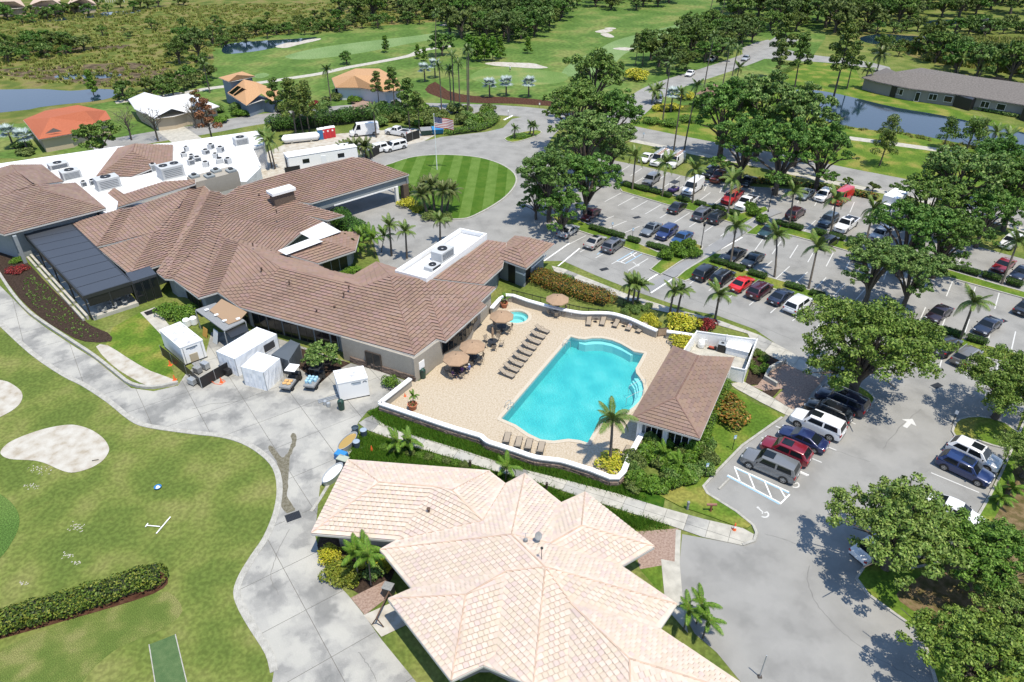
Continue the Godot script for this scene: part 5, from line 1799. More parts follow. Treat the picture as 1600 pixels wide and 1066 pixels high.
func service_yard() -> void:
	var drive:=outline([[-60,402],[-20,425],[0,447],[20,467],[45,493],[75,515],[110,538],[148,562],[180,588],[205,607],[240,612],[278,603],[290,585],[320,560],[330,520],[400,518],[460,538],[548,568],[600,583],[640,598],[612,615],[588,638],[575,642],[560,660],[548,690],[540,722],[500,760],[492,836],[500,868],[510,890],[530,916],[545,932],[566,958],[596,1000],[650,1066],[668,1100],[420,1100],[428,1050],[420,1020],[396,982],[378,951],[370,926],[378,900],[396,870],[416,840],[432,800],[437,762],[430,731],[410,709],[380,691],[345,681],[300,676],[232,666],[205,655],[170,627],[130,601],[100,586],[50,552],[0,506],[-60,470]])
	var b:=mb()
	b.flat(drive,.012)
	var base:=struct("cart_drive",b.done(),M.joint)
	pieces(base,"concrete_slab",drive,g2(478,954),(g2(562,954) - g2(478,1000)).normalized(),4.6,4.9,.05,.02,M.concretes)
	low_kerb([[0,506],[50,552],[100,586],[130,601],[170,627],[205,655],[232,666],[300,676],[345,681],[380,691],[410,709],[430,731],[437,762],[432,800],[416,840],[396,870],[378,900],[370,926],[378,951],[396,982],[420,1020],[428,1050]],.55,.07)
	low_kerb([[-20,400],[0,430],[20,460],[45,488],[75,510],[110,533],[148,558],[180,583],[206,602],[240,607],[278,600]],.35,.35)
	low_kerb([[570,700],[545,708],[500,780],[486,800]],.3,.08)
	var walk:=outline([[572,654],[582,650],[600,664],[625,675],[682,692],[725,705],[797,729],[880,750],[960,771],[1035,794],[1100,812],[1160,826],[1182,838],[1176,848],[1160,853],[1098,840],[1050,823],[950,791],[880,768],[832,752],[770,736],[725,722],[650,700],[600,682],[575,673],[560,662]])
	b=mb()
	b.flat(walk,.03)
	var wb:=struct("footpath",b.done(),M.joint)
	pieces(wb,"concrete_slab",walk,g2(640,680),(g2(960,783) - g2(640,680)).normalized(),1.9,9.0,.07,.015,[M.walk,M.concretes[0],M.walk])
	var w2:=outline([[862,416],[880,420],[930,440],[985,462],[1060,485],[1120,500],[1186,524],[1235,550],[1285,584],[1280,592],[1240,575],[1180,545],[1168,522],[1085,498],[1020,484],[950,458],[893,436],[866,424]])
	b=mb()
	b.flat(w2,.03)
	wb=struct("footpath",b.done(),M.joint)
	pieces(wb,"concrete_slab",w2,g2(900,432),(g2(985,462) - g2(900,432)).normalized(),1.9,14.0,.07,.015,[M.walk,M.walk,M.concretes[0]])
	var w3:=outline([[1140,600],[1162,597],[1200,618],[1245,645],[1238,654],[1190,630],[1150,608]])
	b=mb()
	b.flat(w3,.03)
	wb=struct("footpath",b.done(),M.joint)
	pieces(wb,"concrete_slab",w3,g2(1140,600),(g2(1200,618) - g2(1145,598)).normalized(),1.7,5.0,.07,.015,[M.walk])
	sheet("avenue_footpath",ribbon_poly([[985,219],[1092,241],[1200,262],[1290,283],[1420,308],[1520,336],[1640,372]],1.9),.02,M.walk)
	sheet("shop_footpath",outline([[1033,874],[1062,880],[1068,950],[1075,990],[1040,950]]),.03,M.walk)
	sheet("kerb_strip",outline([[1056,828],[1064,829],[1062,882],[1054,880]]),.034,M.walk)
	sheet("brick_plaza",outline([[1184,602],[1196,586],[1228,561],[1262,572],[1290,590],[1268,615],[1256,634],[1238,640],[1210,623],[1225,608],[1196,612],[1175,604]]),.04,M.brick_paving)
	b=mb()
	b.wall(outline([[1215,598],[1196,587],[1204,573],[1228,560]],.6),.3,0,.6)
	one("planter_wall","low pale wall round the corner of the brick plaza","wall",b.done(),M.kerb)
	sheet("planting_bed",outline([[1182,540],[1196,540],[1228,556],[1222,570],[1196,588],[1212,600],[1172,602],[1164,600]]),.03,M.mulch)
	sheet("planting_bed",outline([[1186,612],[1220,608],[1207,622]]),.046,M.mulch)
	sheet("planting_bed",smooth(outline([[-30,380],[28,402],[44,412],[70,440],[105,475],[140,508],[168,520],[174,534],[132,534],[100,520],[60,494],[30,466],[8,438],[-30,405]]),2),.05,M.mulch)
	sheet("yard_grass",outline([[165,540],[176,512],[218,489],[240,505],[252,524],[262,560],[276,594],[240,600],[205,590]]),.03,M.park_grass)
	sheet("sand_border",smooth(outline([[150,542],[168,540],[200,560],[235,580],[278,596],[270,604],[236,605],[200,588],[172,568]]),2),.034,M.sand)
	sheet("white_path",outline([[219,489],[243,480],[262,506],[276,522],[252,524]]),.05,M.walk)
	var doormat:=mb()
	doormat.bbox(Vector3.ZERO,Vector3(1.6,.03,1.1),.01,Basis(UP,.75))
	one("door_mat","black rectangular mat on the white path by the glazed porch","mat",doormat.done(),M.black,gp(237,488)+UP*.07)
	sheet("planting_bed",outline([[452,560],[470,545],[520,560],[548,568],[535,575],[520,582],[500,600],[470,578]]),.06,M.mulch)
	sheet("shop_bed",smooth(outline([[500,870],[500,840],[560,850],[620,862],[612,905],[590,930],[560,928],[535,910],[512,888]]),2),.06,M.mulch)
	sheet("shop_paving",outline([[548,935],[602,908],[618,925],[570,962]]),.062,M.brick_paving)
	sheet("gravel_patch",outline([[568,962],[618,940],[640,975],[596,996]]),.062,M.sand)
	cold_box("white cold storage container with a doorway, behind the black screen fence",[[249,516],[281,503],[316,531],[281,543.5]],2.55,2)
	cold_box("white cold box with dark arch emblem beside the terrace corner",[[574,590.5],[567,572],[521,580],[527.5,599.5]],2.5,3)
	tent("work_tent","long white fabric work tent with a dark window against the clubhouse",[[337.5,549],[401,511],[432,522],[366,561]],2.5,M.tarp,1)
	tent("work_tent","square white fabric tent standing alone on the concrete",[[376,573],[402,549.5],[437,560],[411,582]],2.6,M.tarp,2)
	var wn:=thing("tent_window","dark mesh window panel in the end of the long white tent","window",Vector3.ZERO)
	panel(wn,"mesh",gp(412,546,1.5),gp(428,536,1.5),1.0,2.0,M.dark_wall,.22)
	panel(wn,"frame",gp(411,546.6,1.5),gp(429,535.4,1.5),.95,1.02,M.white,.25)
	tent("dark_canopy","dark grey flat canopy between the white tents and the tree",[[424,554],[454,531],[468,537],[451,564]],2.2,mat(lin(.075,.088,.10),.6),3)
	var f:=thing("screen_fence","black fabric screen fence wrapped round the cold storage container","fence")
	var p:=outline([[249,540],[265,552],[288,571],[311,591],[333,578],[355,565.5]],1.5)
	for i in p.size() - 1: panel(f,"screen_panel",Vector3(p[i].x,0,p[i].y),Vector3(p[i+1].x,0,p[i+1].y),.03,1.5,M.black,.03)
	for q in p: unit_box(f,"post",Vector3(q.x,0,q.y),Vector3(.06,1.55,.06),M.galv)
	var l:=thing("metal_shelter","grey metal shelter roof with a tan tarpaulin over its back","shelter")
	b=mb()
	var so:=outline([[305,484],[337,473],[383,501],[350,517]],2.9)
	b.prism(so,2.75,2.9,true)
	part(l,"roof",b.done(),M.grey_metal)
	for q in so: unit_box(l,"post",Vector3(q.x,0,q.y),Vector3(.12,2.75,.12),M.galv)
	b=mb()
	var tp:=[gp(327,485,3.05),gp(346,467,3.2),gp(386,488,3.2),gp(375,500,3.0),gp(357,507,2.98)]
	for k in [[0,1,2],[0,2,3],[0,3,4]]: b.tri(tp[k[0]],tp[k[1]],tp[k[2]],UP)
	part(l,"tarpaulin",b.done(),mat(lin(.30,.20,.12),.8))
	b=mb()
	b.prism(outline([[352,517],[382,506],[389,516],[361,528]],2.6),2.5,2.6,true)
	part(l,"hatch",b.done(),M.dark_metal)
	for a in [[323,485],[338,493],[351,502],[372,499]]: unit_box(l,"light_box",gp(a[0],a[1],3.0),Vector3(.5,.18,.3),M.white,.6)
	for a in [["leaning_board","ochre board leaning by the container",322,526,Color(.45,.25,.05),1.2],["leaning_board","pale grey door board leaning under the shelter",339,536,Color(.5,.53,.55),1.8]]:
		b=mb()
		b.bbox(Vector3(0,a[5]*.5,0),Vector3(1.0,a[5],.06),.015,Basis(Vector3.RIGHT,-.3))
		one(a[0],a[1],"board",b.done(),mat((a[4] as Color).linear_to_srgb()),gp(a[2],a[3]),-.7)
	for k in 2:
		b=mb()
		b.lathe([Vector2(.35,0),Vector2(.45,.15),Vector2(.45,.95),Vector2(.36,1.08),Vector2(0,1.1)],12)
		one("white_drum","white plastic drum by the green shrub, "+["nearer the container","nearer the shelter"][k],"drum",b.done(),M.white,gp(293+11*k,510 - 3*k))
	for a in [[302,601,"grey box on the concrete at the foot of the screen fence corner",.7,M.galv],[322,577,"steel pan rack inside the screen fence",.8,M.galv],[310,583,"heap of folded chairs inside the screen fence",.7,M.grey_metal],[356,586,"black handcart parked outside the screen fence",.7,M.black]]:
		var t:=thing("yard_equipment",a[2],"equipment",gp(a[0],a[1]),-.5)
		unit_box(t,"body",Vector3(0,.18,0),Vector3(.9,a[3],.65),a[4])
		for s in [-1,1]:
			for z in [-1,1]:
				b=mb()
				b.tube(Vector3(s*.35 - .04,.09,z*.25),Vector3(s*.35+.04,.09,z*.25),.09,.09,8)
				part(t,"wheel",b.done(),M.rubber)
		b=mb()
		b.path([Vector3(-.4,.6,-.3),Vector3(-.55,1.05,-.3),Vector3(-.55,1.05,.3),Vector3(-.4,.6,.3)],.02,.02,5)
		part(t,"handle",b.done(),M.galv)
	for a in [[273,594,"orange cone on the sand border by the screen fence"],[266,571,"orange cone in the yard grass by the screen fence"],[346,598,"orange cone lying near the handcart"]]:cone(gp(a[0],a[1]),.7,a[2])
	b=mb()
	b.path([gp(323,584,.9),gp(328,594,.3),gp(336,600,.08),gp(345,601,.08),gp(352,596,.08),gp(346,592,.08)],.03,.03,6)
	one("orange_hose","orange cable hanging over the screen fence onto the concrete","cable",b.done(),M.orange)
	for k in 2:
		var at:=gp(456,602) if k==0 else gp(493,600)
		var t:=thing("utility_cart",["golf utility cart with white roof and a flat box of tan goods","golf utility cart with black roof carrying round blue lidded jugs"][k],"utility cart",at,yaw_of(g2(480,575) - g2(452,612)))
		unit_box(t,"cargo_bed",Vector3(0,.62,.75),Vector3(1.3,.28,1.7),M.grey_metal)
		unit_box(t,"chassis",Vector3(0,.35,-.1),Vector3(1.15,.25,2.8),M.black)
		unit_box(t,"bench",Vector3(0,.6,-.55),Vector3(1.1,.3,.5),M.black)
		unit_box(t,"cowl",Vector3(0,.4,-1.3),Vector3(1.15,.6,.5),M.dark_metal,0,.1)
		unit_box(t,"roof",Vector3(0,1.85,-.75),Vector3(1.25,.08,1.4),M.white if k==0 else M.dark_metal,0,.03)
		for s in [-1,1]:
			b=mb()
			b.tube(Vector3(s*.55,.8,-1.35),Vector3(s*.55,1.87,-1.25),.025,.025,6)
			b.tube(Vector3(s*.55,.7,-.15),Vector3(s*.55,1.87,-.2),.025,.025,6)
			part(t,"roof_strut",b.done(),M.black)
			for z in [-1.1,.9]:
				b=mb()
				b.tube(Vector3(s*.5,.27,z),Vector3(s*.66,.27,z),.27,.27,14)
				part(t,"wheel",b.done(),M.rubber)
		if k==0:
			var c:=thing("goods_tray","tray of tan bags lying on the cart with the white roof","tray",at+UP*.9,t.rotation.y)
			for i in 4: unit_box(c,"bag",Vector3(-.25+.5*(i % 2),0,.45+.5*(i/2)),Vector3(.45,.16,.4),mat(lin(.55,.33,.13)),.2*i,.06)
		else:
			for i in 8:
				b=mb()
				b.lathe([Vector2(.17,0),Vector2(.19,.1),Vector2(.19,.3),Vector2(.17,.36),Vector2(.08,.40),Vector2(0,.40)],12)
				var q:=t.transform*Vector3(-.42+.42*(i % 3),.9,.25+.42*(i/3))
				var j:=one("water_jug","round jug with pale blue lid standing on the black roofed cart","jug",b.done(),mat(lin(.30,.50,.62),.4),q,0,"jugs on the cart")
	b=mb()
	for k in 3: b.box(Vector3(0,.12+.0*k,-.25+.25*k),Vector3(2.2,.12,.12))
	one("metal_rails","grey metal rails lying against the cold box","rails",b.done(),M.galv,gp(513,625),.45)
	for a in [[514,636,"shiny steel keg left of the green bin"],[509,633,"smaller steel keg by the metal rails"]]:
		b=mb()
		b.lathe([Vector2(.2,0),Vector2(.22,.08),Vector2(.22,.5),Vector2(.2,.58),Vector2(.1,.6),Vector2(0,.56)],14)
		one("steel_keg",a[2],"keg",b.done(),M.galv,gp(a[0],a[1]))
	for a in [[544,696,"galvanised oval trough with ochre water by the shop",mat(lin(.36,.24,.07),.2),-.42],[521,746,"galvanised oval trough with white lining beside the shop roof",M.white,-.42]]:
		var t:=thing("oval_trough",a[2],"trough",gp(a[0],a[1]),a[4])
		b=mb()
		b.lathe([Vector2(.55,0),Vector2(.6,.65),Vector2(.62,.66),Vector2(.57,.66),Vector2(.54,.5),Vector2(0,.5)],24,Vector3.ZERO,Vector3(1,1,2.4))
		part(t,"tank",b.done(),M.galv)
		b=mb()
		b.lathe([Vector2(.55,.52),Vector2(0,.53)],24,Vector3.ZERO,Vector3(1,1,2.38))
		part(t,"contents",b.done(),a[3])
	for a in [[556,678,"dark open drum beside the ochre trough"],[569,682,"dark drum with grey lid on the grass corner"],[558,700,"dark drum with pale lid on the grass beside the ochre trough"]]:
		var t:=thing("waste_drum",a[2],"drum",gp(a[0],a[1]))
		b=mb()
		b.lathe([Vector2(.30,0),Vector2(.36,.85),Vector2(.38,.88),Vector2(.34,.88),Vector2(.3,.7),Vector2(0,.7)],16)
		part(t,"drum",b.done(),mat(lin(.05,.075,.10),.5))
		if a[0]!=556:
			b=mb()
			b.lathe([Vector2(.36,.88),Vector2(.3,.93),Vector2(0,.95)],16)
			part(t,"lid",b.done(),mat(lin(.28,.34,.40),.5))
	for k in 2:
		var t:=thing("blue_crate",["bright blue crate stacked between the two troughs","dark crate with pale sheet next to the blue crate"][k],"crate",gp(534+3*k,717+8*k),-.4)
		unit_box(t,"box",Vector3.ZERO,Vector3(1.2,.7,.8),mat(lin(.02,.12,.32) if k==0 else lin(.02,.03,.04),.5))
		unit_box(t,"lid",Vector3(0,.7,0),Vector3(1.15,.12,.75),mat(lin(.03,.20,.45) if k==0 else lin(.35,.38,.30),.5))
	var d:=thing("drain_grate","square iron drain grate in a concrete frame in the cart drive","drain",gp(458,808)+UP*.055,.5)
	b=mb()
	b.wall(PackedVector2Array([Vector2(-.75,-.55),Vector2(.75,-.55),Vector2(.75,.55),Vector2(-.75,.55)]),.18,0,.02,true)
	part(d,"frame",b.done(),M.concretes[3])
	unit_box(d,"sump",Vector3(0,-.05,0),Vector3(1.3,.052,.95),M.black,0,.004)
	for k in 9: unit_box(d,"grate_bar",Vector3(-.55+.1375*k,.003,0),Vector3(.06,.018,.95),M.dark_metal,0,.004)
	var damp:=ground_mat(noise(71,.03,[[.0,lin(.15,.135,.09)],[.5,lin(.24,.22,.16)],[1.0,lin(.32,.30,.24)]],4,256),3.0,noise(12,.09,grey(.62,1.0),4,512),.7)
	var sp:=smooth(outline([[455,679],[462,679],[463,692],[457,706],[453,716],[451,740],[450,760],[448,776],[456,790],[461,798],[450,803],[441,796],[439,784],[442,766],[440,748],[435,730],[428,716],[419,701],[424,697],[432,708],[441,715],[447,712],[453,700],[456,690]]),3)
	var sr:=RandomNumberGenerator.new()
	sr.seed=4
	for i in sp.size(): sp[i]+=Vector2(sr.randf() - .5,sr.randf() - .5)*.12
	sheet("silt_channel",sp,.066,damp)
	for c in [[[1264,884],[1262,905],[1268,928],[1284,955],[1305,978],[1330,1000],[1370,1028],[1410,1050],[1442,1070]],[[1195,835],[1225,843],[1258,856]],[[1440,640],[1405,670],[1380,702]],[[1290,700],[1330,712],[1360,722]],[[900,395],[940,412],[1000,436]],[[1060,460],[1120,482],[1180,506],[1240,532]],[[905,325],[1000,350],[1090,378],[1180,406],[1260,432]],[[1010,272],[1100,296],[1190,316],[1290,332]],[[700,222],[760,226],[830,240],[850,262]],[[1300,395],[1380,420],[1450,445],[1560,480]]]:
		sheet("tar_seam",wobbly(c,.05,3),.019,M.seam)
	for c in [[[452,828],[440,850],[428,880],[424,905],[436,930]],[[560,1020],[572,1034],[580,1048],[588,1066]],[[300,640],[330,632],[372,628]]]:
		sheet("crack",wobbly(c,.035,3),.066,M.seam)
	var orr:=RandomNumberGenerator.new()
	orr.seed=15
	for k in 26:
		var fr:=orr.randf()
		var row: Array=[[985,312,1150,358],[1195,380,1400,428],[1128,400,1300,452],[1150,450,1290,498],[930,350,1020,388]][k % 5]
		var c:=g2(lerpf(row[0],row[2],fr),lerpf(row[1],row[3],fr)+orr.randf_range(-6,6))
		var o:=PackedVector2Array()
		var rr:=orr.randf_range(.15,.5)
		for i in 11: o.append(c+Vector2.from_angle(TAU*i/11)*rr*orr.randf_range(.6,1.1))
		sheet("oil_stain",o,.0185,M.seam)
	for a in [[632,692,"first bollard on the footpath by the shop lawn"],[735,731,"bollard beside the shop hip on the footpath"],[854,766,"bollard by the footpath near the pool corner"],[1074,796,"grey bollard in the lawn by the footpath bend"]]:
		var t:=thing("path_bollard",a[2],"bollard",gp(a[0],a[1]))
		b=mb()
		b.lathe([Vector2(.11,0),Vector2(.11,.75),Vector2(.13,.76),Vector2(.13,.95),Vector2(.06,1.0),Vector2(0,1.0)],12)
		part(t,"post",b.done(),M.bronze if a[0]<1000 else M.grey_metal)
		b=mb()
		b.lathe([Vector2(.115,.78),Vector2(.115,.92)],12)
		part(t,"lens",b.done(),M.glass)
	cone(gp(581,705),.7,"orange cone lying in the shop lawn")
	cone(gp(1147,829),.9,"tall orange traffic cone with white band at the footpath end")
	var r:=thing("hydrant_post","rusty red post with a cross bar in the lawn near the footpath end","post",gp(1110,800))
	b=mb()
	b.tube(Vector3.ZERO,Vector3(0,.9,0),.10,.09,10)
	part(r,"post",b.done(),mat(lin(.20,.07,.04)))
	b=mb()
	b.box(Vector3(0,.92,0),Vector3(.9,.16,.16))
	part(r,"cross_bar",b.done(),mat(lin(.26,.12,.09)))
	var st:=thing("site_trailer","long white office trailer behind the porte cochere roof","trailer",gp(505,262),deg_to_rad(28))
	unit_box(st,"body",Vector3(0,.7,0),Vector3(13.5,2.8,3.2),M.white,0,.15)
	unit_box(st,"roof",Vector3(0,3.5,0),Vector3(13.6,.14,3.3),M.white_roof,0,.05)
	for x in [-3.4,3.4]: unit_box(st,"window",Vector3(x,2.0,1.6),Vector3(1.3,.8,.08),M.glass)
	unit_box(st,"door",Vector3(0,.8,1.61),Vector3(1.0,2.1,.08),M.tarp)
	unit_box(st,"door_panel",Vector3(-6.76,.8,0),Vector3(.08,2.2,1.2),M.dark_wall)
	for x in [-.7,.7]:
		b=mb()
		b.tube(Vector3(x,.42,-1.5),Vector3(x,.42,1.5),.42,.42,12)
		part(st,"wheel",b.done(),M.rubber)
	sheet("portico_drive",outline([[470,345],[480,310],[540,280],[640,262],[660,300],[650,345],[600,352],[560,372],[520,362]]),.014,M.asphalt)
	sheet("site_gravel",outline([[385,262],[420,236],[470,215],[540,208],[640,200],[690,206],[660,222],[590,246],[560,252],[480,285],[400,300]]),.008,M.sand)
	for k in 3:
		var t:=thing("portable_toilet",["red portable toilet beside the blue one","middle red portable toilet of the row","red portable toilet at the van end of the row"][k],"toilet",gp(506+k*7.2,216.5 - k*1.3),deg_to_rad(20))
		unit_box(t,"cabin",Vector3.ZERO,Vector3(1.15,2.1,1.15),mat(lin(.55,.03,.04),.5))
		unit_box(t,"roof",Vector3(0,2.1,0),Vector3(1.22,.18,1.22),M.white,0,.07)
		unit_box(t,"door",Vector3(0,.12,.58),Vector3(.75,1.8,.04),mat(lin(.45,.025,.035),.5))
		unit_box(t,"sign",Vector3(0,1.45,.605),Vector3(.34,.34,.02),M.white)
	var tb:=thing("portable_toilet","blue portable toilet at the end of the red row","toilet",gp(501.5,217.5),deg_to_rad(20))
	unit_box(tb,"cabin",Vector3.ZERO,Vector3(1.1,2.1,1.1),mat(lin(.03,.14,.30),.5))
	unit_box(tb,"roof",Vector3(0,2.1,0),Vector3(1.2,.18,1.2),M.white,0,.07)
	var tk:=thing("propane_tank","long white rounded tank lying among site materials","tank",gp(471,222),deg_to_rad(20))
	b=mb()
	b.tube(Vector3(-3.4,1.0,0),Vector3(3.4,1.0,0),.85,.85,16,false)
	b.tube(Vector3(3.4,1.0,0),Vector3(3.9,1.0,0),.85,.3,16)
	b.tube(Vector3(-3.4,1.0,0),Vector3(-3.9,1.0,0),.85,.3,16)
	part(tk,"shell",b.done(),M.white)
	for x in [-2,2]: unit_box(tk,"saddle",Vector3(x,0,0),Vector3(.4,.6,1.4),M.walk)
	for fpx in [["black screen fence behind the white office trailer",[[444,262],[468,258],[490,251]]],["black screen fence beside the parked white pickups",[[575,236],[600,222],[634,214]]],["black screen fence by the dumpster and the hedge",[[634,210],[644,206],[655,203]]]]:
		var sf:=thing("screen_fence",fpx[0],"fence")
		var q:=outline(fpx[1],1.8)
		for i in q.size() - 1: panel(sf,"screen_panel",Vector3(q[i].x,0,q[i].y),Vector3(q[i+1].x,0,q[i+1].y),.03,1.8,M.black,.04)
		for w in q: unit_box(sf,"post",Vector3(w.x,0,w.y),Vector3(.07,1.9,.07),M.galv)
	for k in 2:
		var t:=thing("dumpster",["dark green dumpster with grey lids beside the black fence","bright blue dumpster beside the green one"][k],"dumpster",gp(666+18*k,211 - 1.5*k),.25)
		var c:=mat(lin(.012,.06,.05) if k==0 else lin(.02,.17,.38),.5)
		b=mb()
		b.loft([[Vector3(-1.1,.2,-.7),Vector3(1.1,.2,-.7),Vector3(1.1,.2,.6),Vector3(-1.1,.2,.6)],[Vector3(-1.2,1.5,-.9),Vector3(1.2,1.5,-.9),Vector3(1.2,1.2,.9),Vector3(-1.2,1.2,.9)]])
		part(t,"bin",b.done(),c)
		b=mb()
		b.quad(Vector3(-1.22,1.53,-.92),Vector3(1.22,1.53,-.92),Vector3(1.22,1.24,.95),Vector3(-1.22,1.24,.95),UP)
		part(t,"lid",b.done(),M.grey_metal if k==0 else c)
		for s in [-1,1]: unit_box(t,"fork_pocket",Vector3(s*1.2,.7,0),Vector3(.12,.2,1.4),c)
const CARS:={
	"sedan": {"l":4.75,"w":1.84,"h":1.46,"belt": .93,"hood": .78,"tail": .92,"g":[.25,.41,.66,.88],"wr": .335,"bed":false},
	"suv": {"l":4.75,"w":1.92,"h":1.72,"belt":1.08,"hood": .98,"tail":1.06,"g":[.24,.37,.86,.985],"wr": .37,"bed":false},
	"large_suv": {"l":5.3,"w":2.06,"h":1.92,"belt":1.22,"hood":1.12,"tail":1.20,"g":[.25,.36,.93,.99],"wr": .41,"bed":false},
	"minivan": {"l":5.1,"w":1.98,"h":1.76,"belt":1.05,"hood": .92,"tail":1.0,"g":[.17,.34,.90,.985],"wr": .35,"bed":false},
	"van": {"l":5.8,"w":2.02,"h":2.25,"belt":1.25,"hood":1.08,"tail":1.24,"g":[.15,.27,.975,.99],"wr": .38,"bed":false},
	"tall_van": {"l":6.4,"w":2.05,"h":2.75,"belt":1.35,"hood":1.10,"tail":1.34,"g":[.12,.25,.975,.99],"wr": .38,"bed":false},
	"pickup": {"l":5.8,"w":2.04,"h":1.92,"belt":1.18,"hood":1.12,"tail":1.14,"g":[.26,.36,.56,.61],"wr": .41,"bed":true},
	"capped_pickup": {"l":5.4,"w":1.9,"h":1.85,"belt":1.12,"hood":1.04,"tail":1.10,"g":[.26,.37,.95,.985],"wr": .39,"bed":false},
}
func vehicle(kind: String) -> Node3D:
	if M.has("car_"+kind):return M["car_"+kind]
	var d: Dictionary=CARS[kind]
	var t:=Node3D.new()
	var L: float=d.l
	var W: float=d.w*.5
	var z:=func(s: float) -> float: return (s - .5)*L
	var st:=[[.0,.80,.36,d.hood - .20],[.025,.91,.26,d.hood - .07],[.09,.97,.22,d.hood],[d.g[0]+.02,1.0,.22,d.belt - .02],[.5,1.0,.22,d.belt],[.82,1.0,.22,d.tail],[.95,.97,.25,d.tail - .01],[.985,.93,.30,d.tail - .05],[1.0,.87,.40,d.tail - .22]]
	var rings:=[]
	for s in st:
		var w: float=W*s[1]
		var y0: float=s[2]
		var y1: float=s[3]
		var r:=[]
		for q in [[.82,y0],[.99,y0+.14],[1.0,lerpf(y0,y1,.55)],[.965,y1 - .07],[.86,y1]]: r.append(Vector3(w*q[0],q[1],z.call(s[0])))
		for q in [[.86,y1],[.965,y1 - .07],[1.0,lerpf(y0,y1,.55)],[.99,y0+.14],[.82,y0]]: r.append(Vector3(-w*q[0],q[1],z.call(s[0])))
		rings.append(r)
	var b:=mb()
	b.loft(rings)
	var g: Array=d.g
	var cab:=[]
	var hb: float=d.belt - .03
	for q in [[g[0],hb+.01,.0],[g[1],d.h - .05,1.0],[(g[1]+g[2])*.5,d.h,1.0],[g[2],d.h - .05,1.0],[g[3],hb+.02,.0]]:
		var r:=[]
		var zz: float=z.call(q[0])
		var wb:=W*.955
		var wt:=W*lerpf(.94,.80,q[2])
		for p in [[wb,hb],[wt,q[1] - .05*q[2]],[wt*.88,q[1]]]: r.append(Vector3(p[0],p[1],zz))
		for p in [[wt*.88,q[1]],[wt,q[1] - .05*q[2]],[wb,hb]]: r.append(Vector3(-p[0],p[1],zz))
		cab.append(r)
	b.loft(cab)
	if d.bed:
		for s in [-1,1]: b.box(Vector3(s*W*.92,d.tail+.05,z.call(.80)),Vector3(W*.14,.16,L*.36))
		b.box(Vector3(0,d.tail+.03,z.call(.975)),Vector3(W*1.8,.16,.1))
	b.soften(38.0)
	part(t,"body",b.done(),M.paint_white)
	if d.bed:
		b=mb()
		b.box(Vector3(0,d.tail+.01,z.call(.80)),Vector3(W*1.68,.03,L*.335))
		part(t,"bed_liner",b.done(),M.black)
	var lift:=.012
	b=mb()
	var f:=func(i: int,j: int,u: float,v: float) -> Vector3:
		var a: Vector3=(cab[i][2] as Vector3).lerp(cab[i][3],u)
		var e: Vector3=(cab[j][2] as Vector3).lerp(cab[j][3],u)
		return a.lerp(e,v)
	var nrm:=(Vector3(0,cab[1][2].z - cab[0][2].z,-(cab[1][2].y - cab[0][2].y))*Vector3(0,1,1)).normalized()
	b.quad(f.call(0,1,-.04,.10)+nrm*lift,f.call(0,1,1.04,.10)+nrm*lift,f.call(0,1,1.0,.95)+nrm*lift,f.call(0,1,.0,.95)+nrm*lift,nrm)
	part(t,"windshield",b.done(),M.glass)
	if not kind in ["van","tall_van"]:
		b=mb()
		nrm=Vector3(0,cab[4][2].z - cab[3][2].z,cab[3][2].y - cab[4][2].y).normalized()
		b.quad(f.call(3,4,.03,.08)+nrm*lift,f.call(3,4,.97,.08)+nrm*lift,f.call(3,4,1.0,.82)+nrm*lift,f.call(3,4,.0,.82)+nrm*lift,nrm)
		part(t,"rear_window",b.done(),M.glass)
	var ends: Array=[[.06,.46],[.52,.93]] if not kind in ["van","tall_van"] else [[.02,.16]]
	for s in [-1.0,1.0]:
		for w in ends:
			b=mb()
			var z0: float=lerpf(cab[1][0].z,cab[3][0].z,w[0])
			var z1: float=lerpf(cab[1][0].z,cab[3][0].z,w[1])
			var zb0: float=z0+((cab[0][0].z - cab[1][0].z)*.5 if w[0]<.1 else .0)
			var zb1: float=z1+((cab[4][0].z - cab[3][0].z)*.5 if w[1]>.9 else .0)
			var xb:=W*.955
			var xt:=W*.80
			var yl:=lerpf(hb,d.h - .1,.14)
			var yh:=lerpf(hb,d.h - .1,.92)
			var xl:=lerpf(xb,xt,.14)+.012
			var xh:=lerpf(xb,xt,.92)+.012
			b.quad(Vector3(s*xl,yl,zb0),Vector3(s*xl,yl,zb1),Vector3(s*xh,yh,z1),Vector3(s*xh,yh,z0),Vector3(s,.3,0))
			part(t,"side_window",b.done(),M.glass)
		b=mb()
		b.bbox(Vector3(s*(W+.09),d.belt+.05,z.call(g[0]+.06)),Vector3(.2,.14,.12),.04)
		part(t,"mirror",b.done(),M.black)
		b=mb()
		b.bbox(Vector3(s*W*.70,d.hood - .17,z.call(.022)),Vector3(.36,.15,.16),.04,Basis(UP,s*-.35))
		part(t,"headlight",b.done(),M.headlight)
		b=mb()
		b.bbox(Vector3(s*W*.82,d.tail - .16,z.call(.982)),Vector3(.24,.2 if not kind in ["van","large_suv","pickup"] else .4,.16),.03,Basis(UP,s*.3))
		part(t,"taillight",b.done(),M.taillight)
